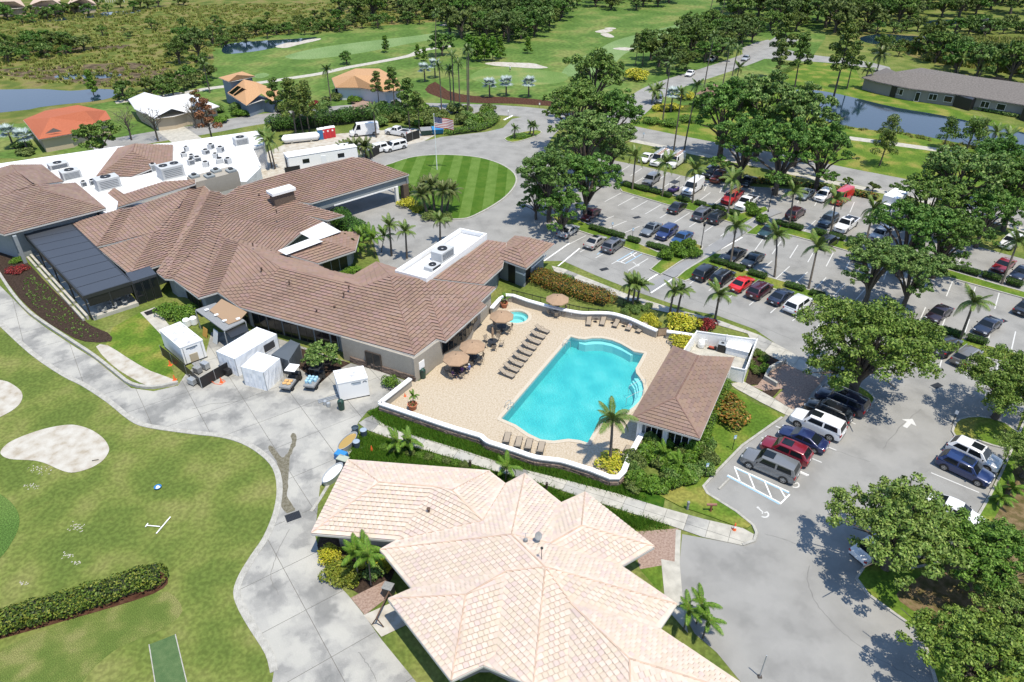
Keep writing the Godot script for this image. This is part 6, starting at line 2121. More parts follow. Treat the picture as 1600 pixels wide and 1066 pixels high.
		for q in [.185,.81]:
			var c:=Vector3(s*(W - .13),d.wr,z.call(q))
			b=mb()
			var wr: float=d.wr
			for k in 18:
				var a0:=TAU*k/18
				var a1:=TAU*(k+1)/18
				var p0:=Vector3(0,cos(a0),sin(a0))
				var p1:=Vector3(0,cos(a1),sin(a1))
				b.quad(p0*wr - Vector3(s*.1,0,0),p1*wr - Vector3(s*.1,0,0),p1*wr+Vector3(s*.12,0,0),p0*wr+Vector3(s*.12,0,0),p0+p1)
				b.quad(p0*wr+Vector3(s*.12,0,0),p1*wr+Vector3(s*.12,0,0),p1*wr*.66+Vector3(s*.15,0,0),p0*wr*.66+Vector3(s*.15,0,0),Vector3(s,0,0))
			var wh:=part(t,"wheel",b.done(),M.rubber,Transform3D(Basis.IDENTITY,c))
			b=mb()
			for k in 10:
				var a0:=TAU*k/10
				var sp:=Vector3(0,cos(a0),sin(a0))
				var sq:=Vector3(0,-sin(a0),cos(a0))*.05
				if k % 2==0: b.quad(Vector3(s*.155,0,0) - sq,sp*wr*.64+Vector3(s*.148,0,0) - sq,sp*wr*.64+Vector3(s*.148,0,0)+sq,Vector3(s*.155,0,0)+sq,Vector3(s,0,0))
				var s2:=Vector3(0,cos(a0+TAU/10),sin(a0+TAU/10))
				b.quad(sp*wr*.57+Vector3(s*.15,0,0),s2*wr*.57+Vector3(s*.15,0,0),s2*wr*.66+Vector3(s*.152,0,0),sp*wr*.66+Vector3(s*.152,0,0),Vector3(s,0,0))
			part(wh,"rim",b.done(),M.rim)
			b=mb()
			for k in 9:
				var a0:=PI*k/9
				var a1:=PI*(k+1)/9
				b.tri(c+Vector3(s*.135,0,0),c+Vector3(s*.138,sin(a0)*(wr+.07),cos(a0)*(wr+.07)),c+Vector3(s*.138,sin(a1)*(wr+.07),cos(a1)*(wr+.07)),Vector3(s,0,0))
			part(t,"wheel_arch",b.done(),M.black)
	b=mb()
	b.bbox(Vector3(0,d.hood - .30,z.call(.004)),Vector3(W*.95,.22,.08),.03)
	part(t,"grille",b.done(),M.black)
	b=mb()
	b.bbox(Vector3(0,.42,z.call(.992)),Vector3(W*1.5,.14,.12),.03)
	part(t,"bumper",b.done(),M.dark_metal)
	b=mb()
	b.box(Vector3(0,d.tail - .35 if not d.bed else d.tail - .5,z.call(1.0)+.01),Vector3(.34,.17,.02))
	part(t,"number_plate",b.done(),M.white)
	M["car_"+kind]=t
	return t
func park(kind: String,called: String,label: String,px: Array,paint: Color,extra:="") -> Node3D:
	var t: Node3D=vehicle(kind).duplicate()
	t.name=numbered(called)
	add_child(t)
	t.position=gp(px[0],px[1])+UP*.02
	t.rotation.y=yaw_of(g2(px[0]+px[2],px[1]+px[3]) - g2(px[0],px[1]))
	tag(t,label,called.split("_")[-1] if called!="box_truck" else "truck","")
	var key:="paint%s" % paint.to_html()
	if not M.has(key):
		var m:=mat(paint.linear_to_srgb(),.35,.15 if paint.get_luminance()<.5 else .0)
		m.clearcoat_enabled=true
		m.clearcoat=1.0
		m.clearcoat_roughness=.06
		M[key]=m
	for c in t.get_children():
		if String(c.name).begins_with("body"):c.material_override=M[key]
	var d: Dictionary=CARS[kind]
	if extra.contains("sunroof"):
		var b:=mb()
		b.box(Vector3(0,d.h+.004,-.25 if kind=="large_suv" else .0),Vector3(.95,.02,1.0 if kind!="sedan" else .7))
		part(t,"sunroof",b.done(),M.glass)
	if extra.contains("rails"):
		for s in [-1,1]:
			var b:=mb()
			b.box(Vector3(s*d.w*.36,d.h+.03,.35),Vector3(.05,.05,d.l*.45))
			part(t,"roof_rail",b.done(),M.galv)
	if extra.contains("rack"):
		for k in 3:
			var b:=mb()
			b.box(Vector3(0,d.h+.12,-1.0+k*1.3),Vector3(1.7,.05,.05))
			part(t,"roof_rack",b.done(),M.galv)
		for s in [-.45,.35]:
			var b:=mb()
			for e in [-.18,.18]: b.box(Vector3(s+e,d.h+.2,.1),Vector3(.05,.08,4.6))
			for k in 13: b.box(Vector3(s,d.h+.2,-2.0+k*.34),Vector3(.34,.03,.04))
			part(t,"ladder",b.done(),mat(lin(.45,.22,.10)) if s<0 else M.galv)
	return t
func stalls(a: Array,e: Array,n: int,toward: Array,len:=5.2) -> void:
	var A:=g2(a[0],a[1])
	var E:=g2(e[0],e[1])
	n=roundi(A.distance_to(E)/2.75)
	var d:=(E - A).normalized()
	var o:=Vector2(-d.y,d.x)
	var mid:=[(a[0]+e[0])*.5,(a[1]+e[1])*.5]
	if o.dot(g2(mid[0]+toward[0],mid[1]+toward[1]) - g2(mid[0],mid[1]))<0: o=-o
	for k in n+1:
		var p:=A.lerp(E,float(k)/n)+o*.35
		part(M.lot,"stall_line",bar_mesh(p,p+o*len,.13,.022),M.paint_old)
func car_park() -> void:
	M.paint_white=mat(lin(.7,.7,.7),.35)
	M.headlight=mat(lin(.55,.57,.58),.1)
	M.taillight=mat(lin(.32,.012,.012),.15)
	M.rim=mat(lin(.38,.39,.40),.3,.7)
	stalls([972,301],[1150,352],17,[0,10])
	stalls([985,290],[1158,333],17,[0,-10])
	stalls([905,344],[1030,396],11,[3,-10])
	stalls([895,359],[1015,403],10,[-5,10])
	stalls([1195,370],[1420,420],20,[-3,10])
	stalls([1230,355],[1490,424],22,[3,-10])
	stalls([1420,421],[1600,466],14,[-3,10])
	stalls([1128,412],[1330,477],17,[3,-10])
	stalls([1400,499],[1580,550],12,[3,-10])
	stalls([1108,422],[1300,488],15,[-3,10])
	stalls([1400,521],[1560,566],10,[-3,10])
	stalls([985,258],[1085,279],13,[-1,10])
	stalls([1085,279],[1180,292],12,[-1,10])
	stalls([1230,296],[1420,330],17,[-2,10])
	for q in [[1262,744,1167,704],[1284,723,1190,684],[1307,704,1212,666],[1337,663,1262,630]]:
		part(M.lot,"stall_line",bar_mesh(g2(q[0],q[1]),g2(q[2],q[3]),.13,.022),M.paint_old)
	for q in [[1455,739,1530,770],[1430,770,1510,806],[1472,700,1550,735]]:
		part(M.lot,"stall_line",bar_mesh(g2(q[0],q[1]),g2(q[2],q[3]),.13,.022),M.paint_old)
	for q in [[1004,443,1030,427],[1017,458,1051,436],[1108,385,1136,368],[1126,390,1160,371],[850,408,890,380],[872,416,906,388]]:
		part(M.lot,"crossing_line",bar_mesh(g2(q[0],q[1]),g2(q[2],q[3]),.22,.024),M.paint)
	for q in [[1147,731,1233,771],[1136,744,1218,788]]: part(M.lot,"bay_line",bar_mesh(g2(q[0],q[1]),g2(q[2],q[3]),.16,.024),M.paint_blue)
	for q in [[1147,729.5,1233,769],[1137,742.5,1219,786],[1219,788,1234,773],[1148,731,1157,754],[1170,741,1180,766],[1195,753,1206,779],[1219,764,1228,779],[1264,743,1248,736]]: part(M.lot,"bay_line",bar_mesh(g2(q[0],q[1]),g2(q[2],q[3]),.13,.026),M.paint)
	for q in [[964,408,992,392],[977,412,1005,396],[933,398,940,393]]: part(M.lot,"bay_line",bar_mesh(g2(q[0],q[1]),g2(q[2],q[3]),.14,.024),M.paint_blue)
	for q in [[969,410,996,394],[964,408,977,412],[985,396,993,402]]: part(M.lot,"bay_line",bar_mesh(g2(q[0],q[1]),g2(q[2],q[3]),.13,.026),M.paint)
	for c in [[1193,803],[1241,757],[994,414]]:
		var o:=gp(c[0],c[1])
		var b:=mb()
		for k in 10:
			var a0:=PI*.9*k/10 - .6
			var a1:=PI*.9*(k+1)/10 - .6
			b.quad(o+Vector3(cos(a0)*.5,.024,sin(a0)*.5),o+Vector3(cos(a1)*.5,.024,sin(a1)*.5),o+Vector3(cos(a1)*.36,.024,sin(a1)*.36),o+Vector3(cos(a0)*.36,.024,sin(a0)*.36),UP)
		b.box(o+Vector3(-.1,.024,-.35),Vector3(.12,.002,.7),Basis(UP,.5))
		b.box(o+Vector3(.1,.024,-.1),Vector3(.5,.002,.11),Basis(UP,.3))
		b.box(o+Vector3(-.28,.024,-.72),Vector3(.22,.002,.22),Basis(UP,.5))
		part(M.lot,"bay_symbol",b.done(),M.paint_old)
	var ar:=mb()
	var tip:=g2(1426,655)
	var tail:=g2(1414,668)
	var ad:=(tip - tail).normalized()
	var ao:=Vector2(-ad.y,ad.x)
	ar.flat(PackedVector2Array([tip,tip - ad*.9+ao*.75,tip - ad*.9+ao*.22,tail+ao*.22,tail - ao*.22,tip - ad*.9 - ao*.22,tip - ad*.9 - ao*.75]),.024)
	part(M.lot,"arrow_marking",ar.done(),M.paint_old)
	sheet("stop_bar",outline([[786,187],[800,180],[802,181],[789,188]]),.026,M.paint)
	for a in [[1464,603],[944,421],[995,340],[1566,502]]:
		var dg:=thing("storm_drain","black iron storm drain grate in the car park asphalt","drain",gp(a[0],a[1])+UP*.017,.45,"storm drains")
		unit_box(dg,"frame",Vector3.ZERO,Vector3(1.3,.012,.75),M.dark_metal,0,.003)
		for k in 6: unit_box(dg,"grate_bar",Vector3(-.45+.18*k,.012,0),Vector3(.07,.008,.6),M.black,0,.002)
	for a in [[1126,762,1136,752]]:
		var ws:=mb()
		var q0:=gp(a[0],a[1])
		var q1:=gp(a[2],a[3])
		ws.bbox(UP*.07,Vector3(1.9,.14,.2),.03)
		one("wheel_stop","pale concrete wheel stop in the empty accessible bay","wheel stop",ws.done(),M.kerb,(q0+q1)*.5,atan2(-(q1 - q0).z,(q1 - q0).x))
	var nw:=[-80,-34]
	var ne:=[28,-20]
	var sw:=[-28,20]
	var black:=Color(.012,.012,.014)
	var navy:=Color(.012,.018,.04)
	var white:=Color(.72,.72,.72)
	var silver:=Color(.36,.37,.38)
	for c in [
		["large_suv","parked_suv","grey full size SUV beside the hatched accessible bay",1201,735,nw,Color(.16,.165,.17),"sunroof"],
		["suv","parked_suv","dark red SUV with small sunroof beside the grey full size SUV",1226,712,nw,Color(.20,.008,.02),"sunroof"],
		["sedan","parked_car","dark blue low coupe between the red SUV and the white SUV",1253,692,nw,Color(.012,.02,.08),""],
		["large_suv","parked_suv","white full size SUV with wide black sunroof in the row by the lawn",1275,671,nw,white,"sunroof"],
		["suv","parked_suv","black SUV between the white full size SUV and the navy one under the oak",1292,651,nw,black,"sunroof rails"],
		["large_suv","parked_suv","navy full size SUV at the oak end of the near row",1313,635,nw,navy,"sunroof rails"],
		["suv","parked_suv","white SUV with black roof glass parked beside the royal blue SUV",1519,718,[80,38],white,"sunroof"],
		["suv","parked_suv","royal blue SUV parked beside the white one on the verge side",1504,740,[80,38],Color(.012,.03,.11),"sunroof"],
		["sedan","parked_car","white sedan with its nose out from under the big verge oak",1488,806,[80,38],white,""],
		["sedan","parked_car","white car under the big verge oak with its tail to the drive",1365,862,[60,-35],white,""],
		["pickup","parked_pickup","silver pickup with black bed cover under the big verge oak",1452,850,[-70,30],silver,""],
		["suv","parked_suv","black SUV at the walkway end of the row facing the hedge",1101,432,ne,black,""],
		["suv","parked_suv","black SUV between the first black SUV and the bright red car",1128,440,ne,black,"rails"],
		["sedan","parked_car","bright red hatchback facing the median hedge",1158,449,ne,Color(.62,.015,.012),""],
		["suv","parked_suv","maroon SUV next to the bright red hatchback",1186,460,ne,Color(.06,.008,.016),"rails"],
		["sedan","parked_car","midnight blue sedan next to the white minivan",1219,469,ne,Color(.015,.022,.045),""],
		["minivan","parked_minivan","white minivan at the oak end of the row",1246,482,ne,white,""],
		["sedan","parked_car","black sedan parked nose to nose behind the black SUVs",1147,404,sw,black,"sunroof"],
		["sedan","parked_car","charcoal sedan beside the black one across the hedge from the red hatchback",1175,411,sw,Color(.02,.026,.03),""],
		["sedan","parked_car","slate grey sedan in the row with two blue cars",1017,363,sw,Color(.15,.17,.19),"sunroof"],
		["suv","parked_suv","royal blue SUV between the slate sedan and the blue sedan",1041,369,sw,Color(.015,.03,.12),""],
		["sedan","parked_car","mid blue sedan beside the bushy end of the median",1065,377,sw,Color(.015,.06,.17),""],
		["sedan","parked_car","champagne silver sedan beside the blue hatched bay",930,383,ne,Color(.36,.34,.31),"sunroof"],
		["suv","parked_suv","grey SUV beside the champagne sedan",958,389,ne,Color(.12,.12,.13),"sunroof"],
		["sedan","parked_car","silver sedan half under the roundabout oak",888,366,ne,silver,""],
		["sedan","parked_car","maroon car deep in the shade of the roundabout oak",922,340,sw,Color(.07,.008,.012),""],
		["sedan","parked_car","black sedan alone beside empty bays at the hedge",1058,329,ne,black,""],
		["minivan","parked_minivan","grey minivan beside the black SUV at the hedge",1098,340,ne,Color(.10,.10,.11),"rails"],
		["suv","parked_suv","black SUV next to the grey minivan",1121,345,ne,black,""],
		["suv","parked_suv","pewter SUV near the golf cart",1017,286,sw,Color(.16,.165,.17),""],
		["van","parked_van","white work van beside the golf cart",1082,299,sw,white,""],
		["pickup","parked_pickup","bright red pickup loaded with ladders",1143,314,sw,Color(.40,.02,.02),"rack"],
		["pickup","parked_pickup","white pickup beside the red one",1165,323,sw,white,""],
		["sedan","parked_car","white crossover next to the ladder vans",1010,251,sw,white,""],
		["van","parked_van","white ladder van nearest the white crossover",1030,255,sw,white,"rack"],
		["van","parked_van","white ladder van nearest the tall royal palms",1055,258,sw,white,"rack"],
		["suv","parked_suv","black SUV in the deep shade of the avenue oak",1110,274,sw,black,""],
		["pickup","parked_pickup","rust red pickup in the deep shade of the avenue oak",1124,281,sw,Color(.18,.03,.012),""],
		["sedan","parked_car","black sedan in the shade behind the red pickup",1168,288,sw,black,""],
		["suv","parked_suv","deep maroon SUV alone by the median palms",1242,339,ne,Color(.05,.01,.012),""],
		["suv","parked_suv","blue grey SUV beside the white crew cab pickup",1293,350,sw,Color(.05,.07,.09),"rails"],
		["pickup","parked_pickup","white crew cab pickup with black bed",1321,357,sw,white,"sunroof"],
		["suv","parked_suv","silver SUV whose tail is under the oaks",1374,372,sw,silver,"rails"],
		["sedan","parked_car","steel blue sedan between the shade and the white SUV",1258,308,sw,Color(.14,.18,.21),""],
		["suv","parked_suv","white SUV beside the bright red van",1286,311,sw,white,""],
		["van","parked_van","bright red van by the avenue hedge",1314,315,sw,Color(.55,.015,.015),""],
		["sedan","parked_car","dark teal car rounding the median end",1200,366,sw,Color(.02,.05,.05),""],
		["suv","parked_suv","black SUV behind the crown of a median palm",1292,384,ne,black,""],
		["suv","parked_suv","black SUV half hidden by the oak leaves",1346,402,ne,black,""],
		["suv","parked_suv","white SUV by the single palm on the long median",1577,384,sw,white,""],
		["sedan","parked_car","crimson sedan by the single palm on the long median",1566,420,sw,Color(.22,.012,.018),""],
		["sedan","parked_car","dark blue car beside the crimson sedan",1594,432,sw,navy,""],
		["sedan","parked_car","black plum sedan facing the clipped hedge",1465,496,sw,Color(.018,.008,.014),""],
		["sedan","parked_car","navy sedan beside the leaning palm",1541,515,sw,navy,""],
		["suv","parked_suv","charcoal SUV across the hedge from the plum sedan",1477,548,ne,Color(.03,.033,.038),""],
		["suv","parked_suv","bronze grey SUV next to the charcoal one",1508,564,ne,Color(.14,.13,.115),"rails"],
		["sedan","parked_car","black car beyond the storm drain beside the empty bays",1602,486,ne,black,""],
		["sedan","parked_car","silver car glimpsed through the spreading oak",1312,498,ne,silver,""],
		["tall_van","delivery_van","white high roofed van by the red toilets",570,211,[-40,4],white,""],
		["pickup","parked_pickup","white utility pickup beside the black screen fence",622,211,[-40,-6],white,""],
		["capped_pickup","parked_pickup","white pickup with canopy on the roundabout",617,234,[-40,10],white,""],
		["capped_pickup","parked_pickup","white canopied pickup half hidden by the fan palms",587,239,[-40,10],white,""],
		["suv","parked_suv","grey car waiting by the gatehouse",1029,160,[-4,10],Color(.10,.12,.15),""],
		["sedan","parked_car","white car in the far car park behind the trees",1078,118,sw,white,""],
		["sedan","parked_car","silver car in the far car park under the trees",1112,95,sw,silver,""],
		["sedan","parked_car","pale car at the mouth of the far car park",1165,94,sw,silver,""],
	]:
		park(c[0],c[1],c[2],[c[3],c[4],c[5][0],c[5][1]],c[6],c[7])
	var t:=thing("box_truck","white box truck beside the red shrubs by the oaks","truck",gp(1388,334),yaw_of(g2(1370,345) - g2(1395,328)))
	unit_box(t,"cargo_box",Vector3(0,.8,1.0),Vector3(2.4,2.6,4.6),M.white,0,.06)
	var b:=mb()
	b.loft([[Vector3(-.95,.5,-3.1),Vector3(.95,.5,-3.1),Vector3(.9,1.2,-3.1),Vector3(-.9,1.2,-3.1)],[Vector3(-1.0,.5,-2.3),Vector3(1.0,.5,-2.3),Vector3(.95,1.35,-2.3),Vector3(-.95,1.35,-2.3)],[Vector3(-1.0,.5,-1.8),Vector3(1.0,.5,-1.8),Vector3(.85,2.15,-1.75),Vector3(-.85,2.15,-1.75)],[Vector3(-1.0,.5,-1.35),Vector3(1.0,.5,-1.35),Vector3(.85,2.2,-1.35),Vector3(-.85,2.2,-1.35)]])
	part(t,"cab",b.done(),M.white)
	b=mb()
	b.quad(Vector3(-.88,1.42,-2.26),Vector3(.88,1.42,-2.26),Vector3(.82,2.1,-1.83),Vector3(-.82,2.1,-1.83),Vector3(0,1,-1))
	part(t,"windshield",b.done(),M.glass)
	for s in [-1,1]:
		for z in [-2.3,2.0]:
			b=mb()
			b.tube(Vector3(s*.75,.42,z),Vector3(s*1.05,.42,z),.42,.42,16)
			part(t,"wheel",b.done(),M.rubber)
	t=thing("golf_cart","purple golf cart with dark roof between two vans","golf cart",gp(1052,300),yaw_of(g2(1030,312) - g2(1052,300)))
	unit_box(t,"body",Vector3(0,.3,.1),Vector3(1.2,.5,2.2),mat(lin(.05,.03,.12),.3),0,.12)
	unit_box(t,"cowl",Vector3(0,.4,-1.0),Vector3(1.15,.5,.5),mat(lin(.05,.03,.12),.3),0,.12)
	unit_box(t,"seat",Vector3(0,.75,.25),Vector3(1.0,.2,.5),M.sling)
	unit_box(t,"roof",Vector3(0,1.85,.05),Vector3(1.2,.08,1.7),M.dark_metal)
	for s in [-1,1]:
		b=mb()
		for z in [-.75,.8]: b.tube(Vector3(s*.52,.7,z*1.2),Vector3(s*.54,1.86,z),.025,.025,6)
		part(t,"roof_strut",b.done(),M.black)
		for z in [-.85,.8]:
			b=mb()
			b.tube(Vector3(s*.45,.26,z),Vector3(s*.62,.26,z),.26,.26,12)
			part(t,"wheel",b.done(),M.rubber)
func trees() -> void:
	for a in [[928,128,52,"oak of the roundabout clump nearest the avenue and gatehouse"],[900,175,44,"oak of the roundabout clump beside the village street"],[958,183,42,"oak of the roundabout clump on the street side by the royal palms"],[915,225,50,"oak in the middle of the roundabout clump"],[957,228,38,"oak of the roundabout clump next to the white crossover"],[860,287,50,"oak of the roundabout clump overhanging the roundabout road"],[918,284,48,"oak of the roundabout clump next to the first median"],[880,330,36,"small oak above the silver sedan by the entry pavilion"],[838,312,28,"small oak at the road edge across from the oval lawn"],
		[1135,180,48,"avenue oak beside the gatehouse"],[1195,172,50,"avenue oak on the lake side between two others"],[1255,190,48,"avenue oak whose crown overlaps the lake water"],[1165,228,44,"avenue oak shading the black SUV and rust red pickup"],[1225,240,48,"avenue oak shading the footpath by the steel blue sedan"],[1288,240,42,"avenue oak over the white SUV and red van"],
		[1500,288,52,"car park belt oak beside the avenue lawn"],[1455,322,46,"car park belt oak next to the avenue footpath"],[1562,262,38,"car park belt oak under the lakeside palms"],[1592,300,42,"belt oak beyond the avenue from the red van"],[1425,368,50,"car park belt oak overhanging the silver SUV"],[1478,378,44,"belt oak between the silver SUV and the long median"],[1368,420,48,"belt oak over the half hidden black SUV"],[1428,432,44,"belt oak next to the plum sedan"],[1545,335,38,"belt oak by the white SUV and the single palm"]]:plant_tree("oak",a[0],a[1],a[2],a[3],"oaks round the car park")
	plant_tree("oak_big",1358,540,98,"spreading light green oak over the brick plaza and parked cars")
	plant_tree("oak_big",1580,600,66,"oak beside the one way arrow on the car park corner island")
	plant_tree("light_oak",1410,828,96,"big light green oak overhanging the cars beside the drive")
	plant_tree("light_oak",1540,870,78,"light green oak next to the big one on the verge")
	plant_tree("light_oak",1590,960,60,"oak crowded between others on the verge")
	plant_tree("light_oak",1535,1035,88,"oak at the drive end of the verge")
	plant_tree("light_oak",1612,715,44,"oak leaning in over the royal blue SUV from the verge")
	plant_tree("yard",500,557,33,"dark leafy fig tree between the canopy and the cold box")
	for a in [[428,142,15],[452,150,20],[474,145,18],[466,160,16]]: plant_tree("pine",a[0],a[1],a[2],"slim pine in the group before the solar house","pines before the solar house")
	for a in [[588,126,12],[612,122,14],[636,146,18],[652,160,14]]: plant_tree("pine",a[0],a[1],a[2],"slim pine in front of the peach roofed house","pines before the peach roofed house")
	for a in [[996,66,11],[1008,62,12]]: plant_tree("pine",a[0],a[1],a[2],"twin slim pine at the fairway edge by the avenue","twin pines at the fairway edge")
	for a in [[1228,50,18],[1255,75,16],[1222,82,14],[1322,72,20],[1337,85,14]]: plant_tree("pine",a[0],a[1],a[2],"open pale pine on the lawn before the far car park","pines before the far car park")
	for a in [[1485,200,18],[1520,205,20],[1535,200,16]]: plant_tree("sparse",a[0],a[1],a[2],"yellowish open tree standing on the lake shore","open trees on the lake shore")
	plant_tree("sparse",1395,195,17,"leaning open tree in front of the lake by the path")
	plant_tree("sparse",1385,222,22,"low spreading branch tree on the lawn beside the avenue")
	for a in [[1325,285,9],[1365,292,10],[1400,296,11]]: plant_tree("bush",a[0],a[1],a[2],"small round street tree between the avenue and the car park","small street trees")
	plant_tree("rusty",322,178,18,"rust coloured dying tree before the white roofed house")
	plant_tree("rusty",308,160,14,"rust coloured tree behind the dying one")
	plant_tree("bare",238,188,16,"bare branched tree at the white house driveway")
	plant_tree("bare",196,188,15,"bare branched tree beside the orange roofed house")
	plant_tree("bare",300,175,13,"bare branched tree touching the rusty tree")
	plant_tree("far",150,208,32,"dense dark tree between the orange house and the flat roof")
	for a in [[690,62,22],[540,86,13],[305,62,24],[275,75,20],[328,48,18],[285,50,16],[310,90,18]]: plant_tree("far",a[0],a[1],a[2],{690: "broad dark oak alone beside the cart path",540: "round dark tree alone on the fairway"}.get(a[0],"tall dark tree in the thicket beside the small pond"),"" if a[0] in [690,540] else "trees beside the small pond")
	for a in [[733,72,10],[745,76,10],[757,74,11],[770,76,10],[781,74,9]]: plant_tree("cypress",a[0],a[1],a[2],"bright green conical tree in the row by the practice green","conical trees by the practice green")
	for a in [[825,70,7],[652,80,6],[663,84,6],[602,68,7],[140,128,9]]: plant_tree("cypress",a[0],a[1],a[2],"small tree standing alone on open golf ground","lone small trees on the course")
	wood("far",[[690,40],[760,28],[880,12],[900,22],[860,42],[835,62],[790,68],[740,62],[715,62]],40,4.5,7.0,"leafy tree in the wood at the corner of the far fairway","wood at the far fairway corner",1)
	wood("far",[[520,14],[900,-6],[1040,-6],[1060,12],[960,18],[900,12],[760,26],[690,32],[560,38]],56,4.0,6.5,"dark tree in the tree line behind the marsh and fairways","tree line behind the marsh",2)
	wood("far",[[1120,-8],[1640,-8],[1640,26],[1500,26],[1440,26],[1400,40],[1340,54],[1260,56],[1190,50],[1140,34]],110,5.0,8.0,"tree in the wood beyond the far car park","wood beyond the far car park",3)
	wood("far",[[1445,78],[1500,92],[1660,118],[1660,145],[1520,122],[1450,106]],15,4.5,6.5,"tree in the thicket behind the lakeside villas","thicket behind the villas",4)
	wood("far",[[1010,95],[1060,62],[1120,50],[1190,55],[1150,85],[1090,108],[1040,128]],24,4.0,6.0,"leafy tree along the avenue before the far car park","trees along the upper avenue",5)
	wood("bush",[[-40,78],[40,62],[120,66],[150,82],[90,90],[20,98],[-40,100]],26,2.2,4.0,"grey green thicket bush in the marsh","thicket bushes in the marsh",6)
	wood("bush",[[-60,34],[20,26],[140,12],[240,6],[290,4],[290,12],[180,20],[60,34],[-60,50]],34,2.2,4.0,"dark bush along the far shore of the marsh","bushes along the far marsh shore",7)
	wood("bush",[[330,66],[410,44],[520,36],[680,26],[690,34],[520,52],[420,60],[345,74]],52,2.0,3.6,"green scrub bush between the marsh and the first fairway","scrub between the marsh and the fairway",8)
	wood("bush",[[190,150],[250,134],[330,118],[335,132],[280,146],[200,166]],22,1.8,3.2,"green bush in the strip behind the white roofed house","bushes behind the white house",9)
	wood("bush",[[150,55],[300,32],[480,20],[520,30],[330,58],[200,72]],14,1.2,2.4,"low bush scattered in the open marsh","low bushes in the open marsh",10)
	wood("bush",[[1300,58],[1340,50],[1420,47],[1480,50],[1520,44],[1620,46],[1620,56],[1500,57],[1475,54],[1420,51],[1345,55]],26,2.4,4.2,"rounded bush along the bank behind the far pond","bushes behind the far pond",13)
	wood("bush",[[1370,70],[1440,78],[1440,95],[1385,92]],9,2.0,3.5,"bush on the bank between the far pond and the villas","bushes by the far pond",11)
	for a in [[1263,452,1277,385,"with the tallest crown above the red hatchback row"],[1500,531,1521,474,"leaning over the navy sedan"],[1210,433,1212,368,"beside the dark teal car"],[1140,418,1150,356,"at the walkway lamp"],[1117,500,1124,462,"on the footway by the yellow shrubs"],[1232,357,1240,302,"by the deep maroon SUV"],[1297,368,1306,312,"by the blue grey SUV"],[1350,388,1364,322,"by the silver SUV"],[1137,336,1142,264,"by the red ladder pickup"],[1082,318,1086,266,"by the white work van"],[1035,308,1040,252,"by the golf cart"],[988,297,993,240,"nearest the ladder vans"],[1565,444,1590,365,"by the crimson sedan"],[953,722,957,656,"standing in yellow leaves on the pool deck"]]:
		var base:=gp(a[0],a[1])+UP*.1
		var h:=5.6 if a[0]!=1117 else 4.2
		if a[0]==953: h=5.2
		var top:=gp(a[2],a[3],h)
		palm("queen",base,h,Vector2(top.x - base.x,top.z - base.z).limit_length(1.6),"queen palm "+a[4],"",a[1]<340)
	for a in [[612,400,5.0,"queen palm by the courtyard door"],[636,404,4.4,"queen palm beside the entry path, the shorter of two"],[688,378,3.6,"queen palm beyond the white parapet"],[988,478,3.4,"palm clump leader between the two footway lamps"],[1046,492,3.6,"palm by the yellow shrub, nearer the gate"],[1058,491,3.4,"palm by the yellow shrub, nearer the drive"],[995,477,3.0,"short palm behind the clump leader"],[980,476,3.0,"short palm before the clump leader"]]:palm("queen",gp(a[0],a[1]),a[2],Vector2(.15,.1),a[3],"",false,.8)
	for a in [[425,262,6.0],[430,264,5.4]]: palm("queen",gp(a[0],a[1]),a[2],Vector2(-.2,.1),"queen palm behind the clubhouse by the office trailer","twin palms by the trailer",true)
	for a in [[1035,192,13.0,.3],[1052,240,12.0,.2],[1068,240,13.5,.9],[1124,163,14.0,.4],[1100,138,13.0,.6],[1140,140,10.0,.4],[690,172,10.0,0],[710,172,12.5,0],[719,174,11.0,0],[731,184,15.0,.3],[733,172,13.5,.3],[705,170,9.0,0],[681,92,13.0,.8],[1108,28,11.0,.8],[1128,26,11.0,.4],[1140,24,10.0,.3]]:
		palm("royal",gp(a[0],a[1]),a[2],Vector2(a[3],0),"tall slim royal palm with a small round crown"+(" behind the roundabout" if a[0]<760 else " along the avenue"),"tall royal palms behind the roundabout" if a[0]<760 else "tall royal palms along the avenue",true,.9)
	for a in [[517,158,7.5,"royal palm at the corner of the peach roofed house"],[328,145,7.0,"royal palm beside the two storey house"],[588,215,6.0,"royal palm by the tall van"]]:palm("royal",gp(a[0],a[1]),a[2],Vector2.ZERO,a[3],"",true)
	for a in [[668,336,3.6],[690,336,4.2],[679,330,4.6],[672,326,3.8],[698,330,3.4]]: palm("date",gp(a[0],a[1]),a[2],Vector2((a[0] - 682)*.06,0),"date palm in the clump at the edge of the oval lawn","date palms at the oval lawn",false,.95)
	for a in [[540,252,2.2],[556,250,2.6],[572,248,2.4],[548,248,2.0]]: palm("date",gp(a[0],a[1]),a[2],Vector2.ZERO,"bushy fan palm before the white pickups","bushy palms before the pickups",true)
	palm("date",gp(1370,112),4.6,Vector2.ZERO,"stout date palm beside the villas","",true,1.3)
	for a in [[765,152,3.4],[791,150,3.6],[826,152,3.8],[664,128,3.6],[680,122,3.8],[22,232,3.6],[44,236,3.2],[1048,175,4.5]]: palm("silver",gp(a[0],a[1]),a[2],Vector2.ZERO,"silver blue fan palm "+("in the red bed by the practice green" if a[0]>600 and a[0]<900 else "beside the orange roofed house" if a[0]<100 else "by the gatehouse island"),"silver palms by the practice green" if a[0]>600 and a[0]<900 else "silver palms by the orange house" if a[0]<100 else "",true,1.15)
	for a in [[803,217,2.2],[828,212,2.4],[833,213,2.2]]: palm("royal",gp(a[0],a[1]),a[2],Vector2(.2,0),"small palm on the traffic island","palms on the traffic island",true,.7)
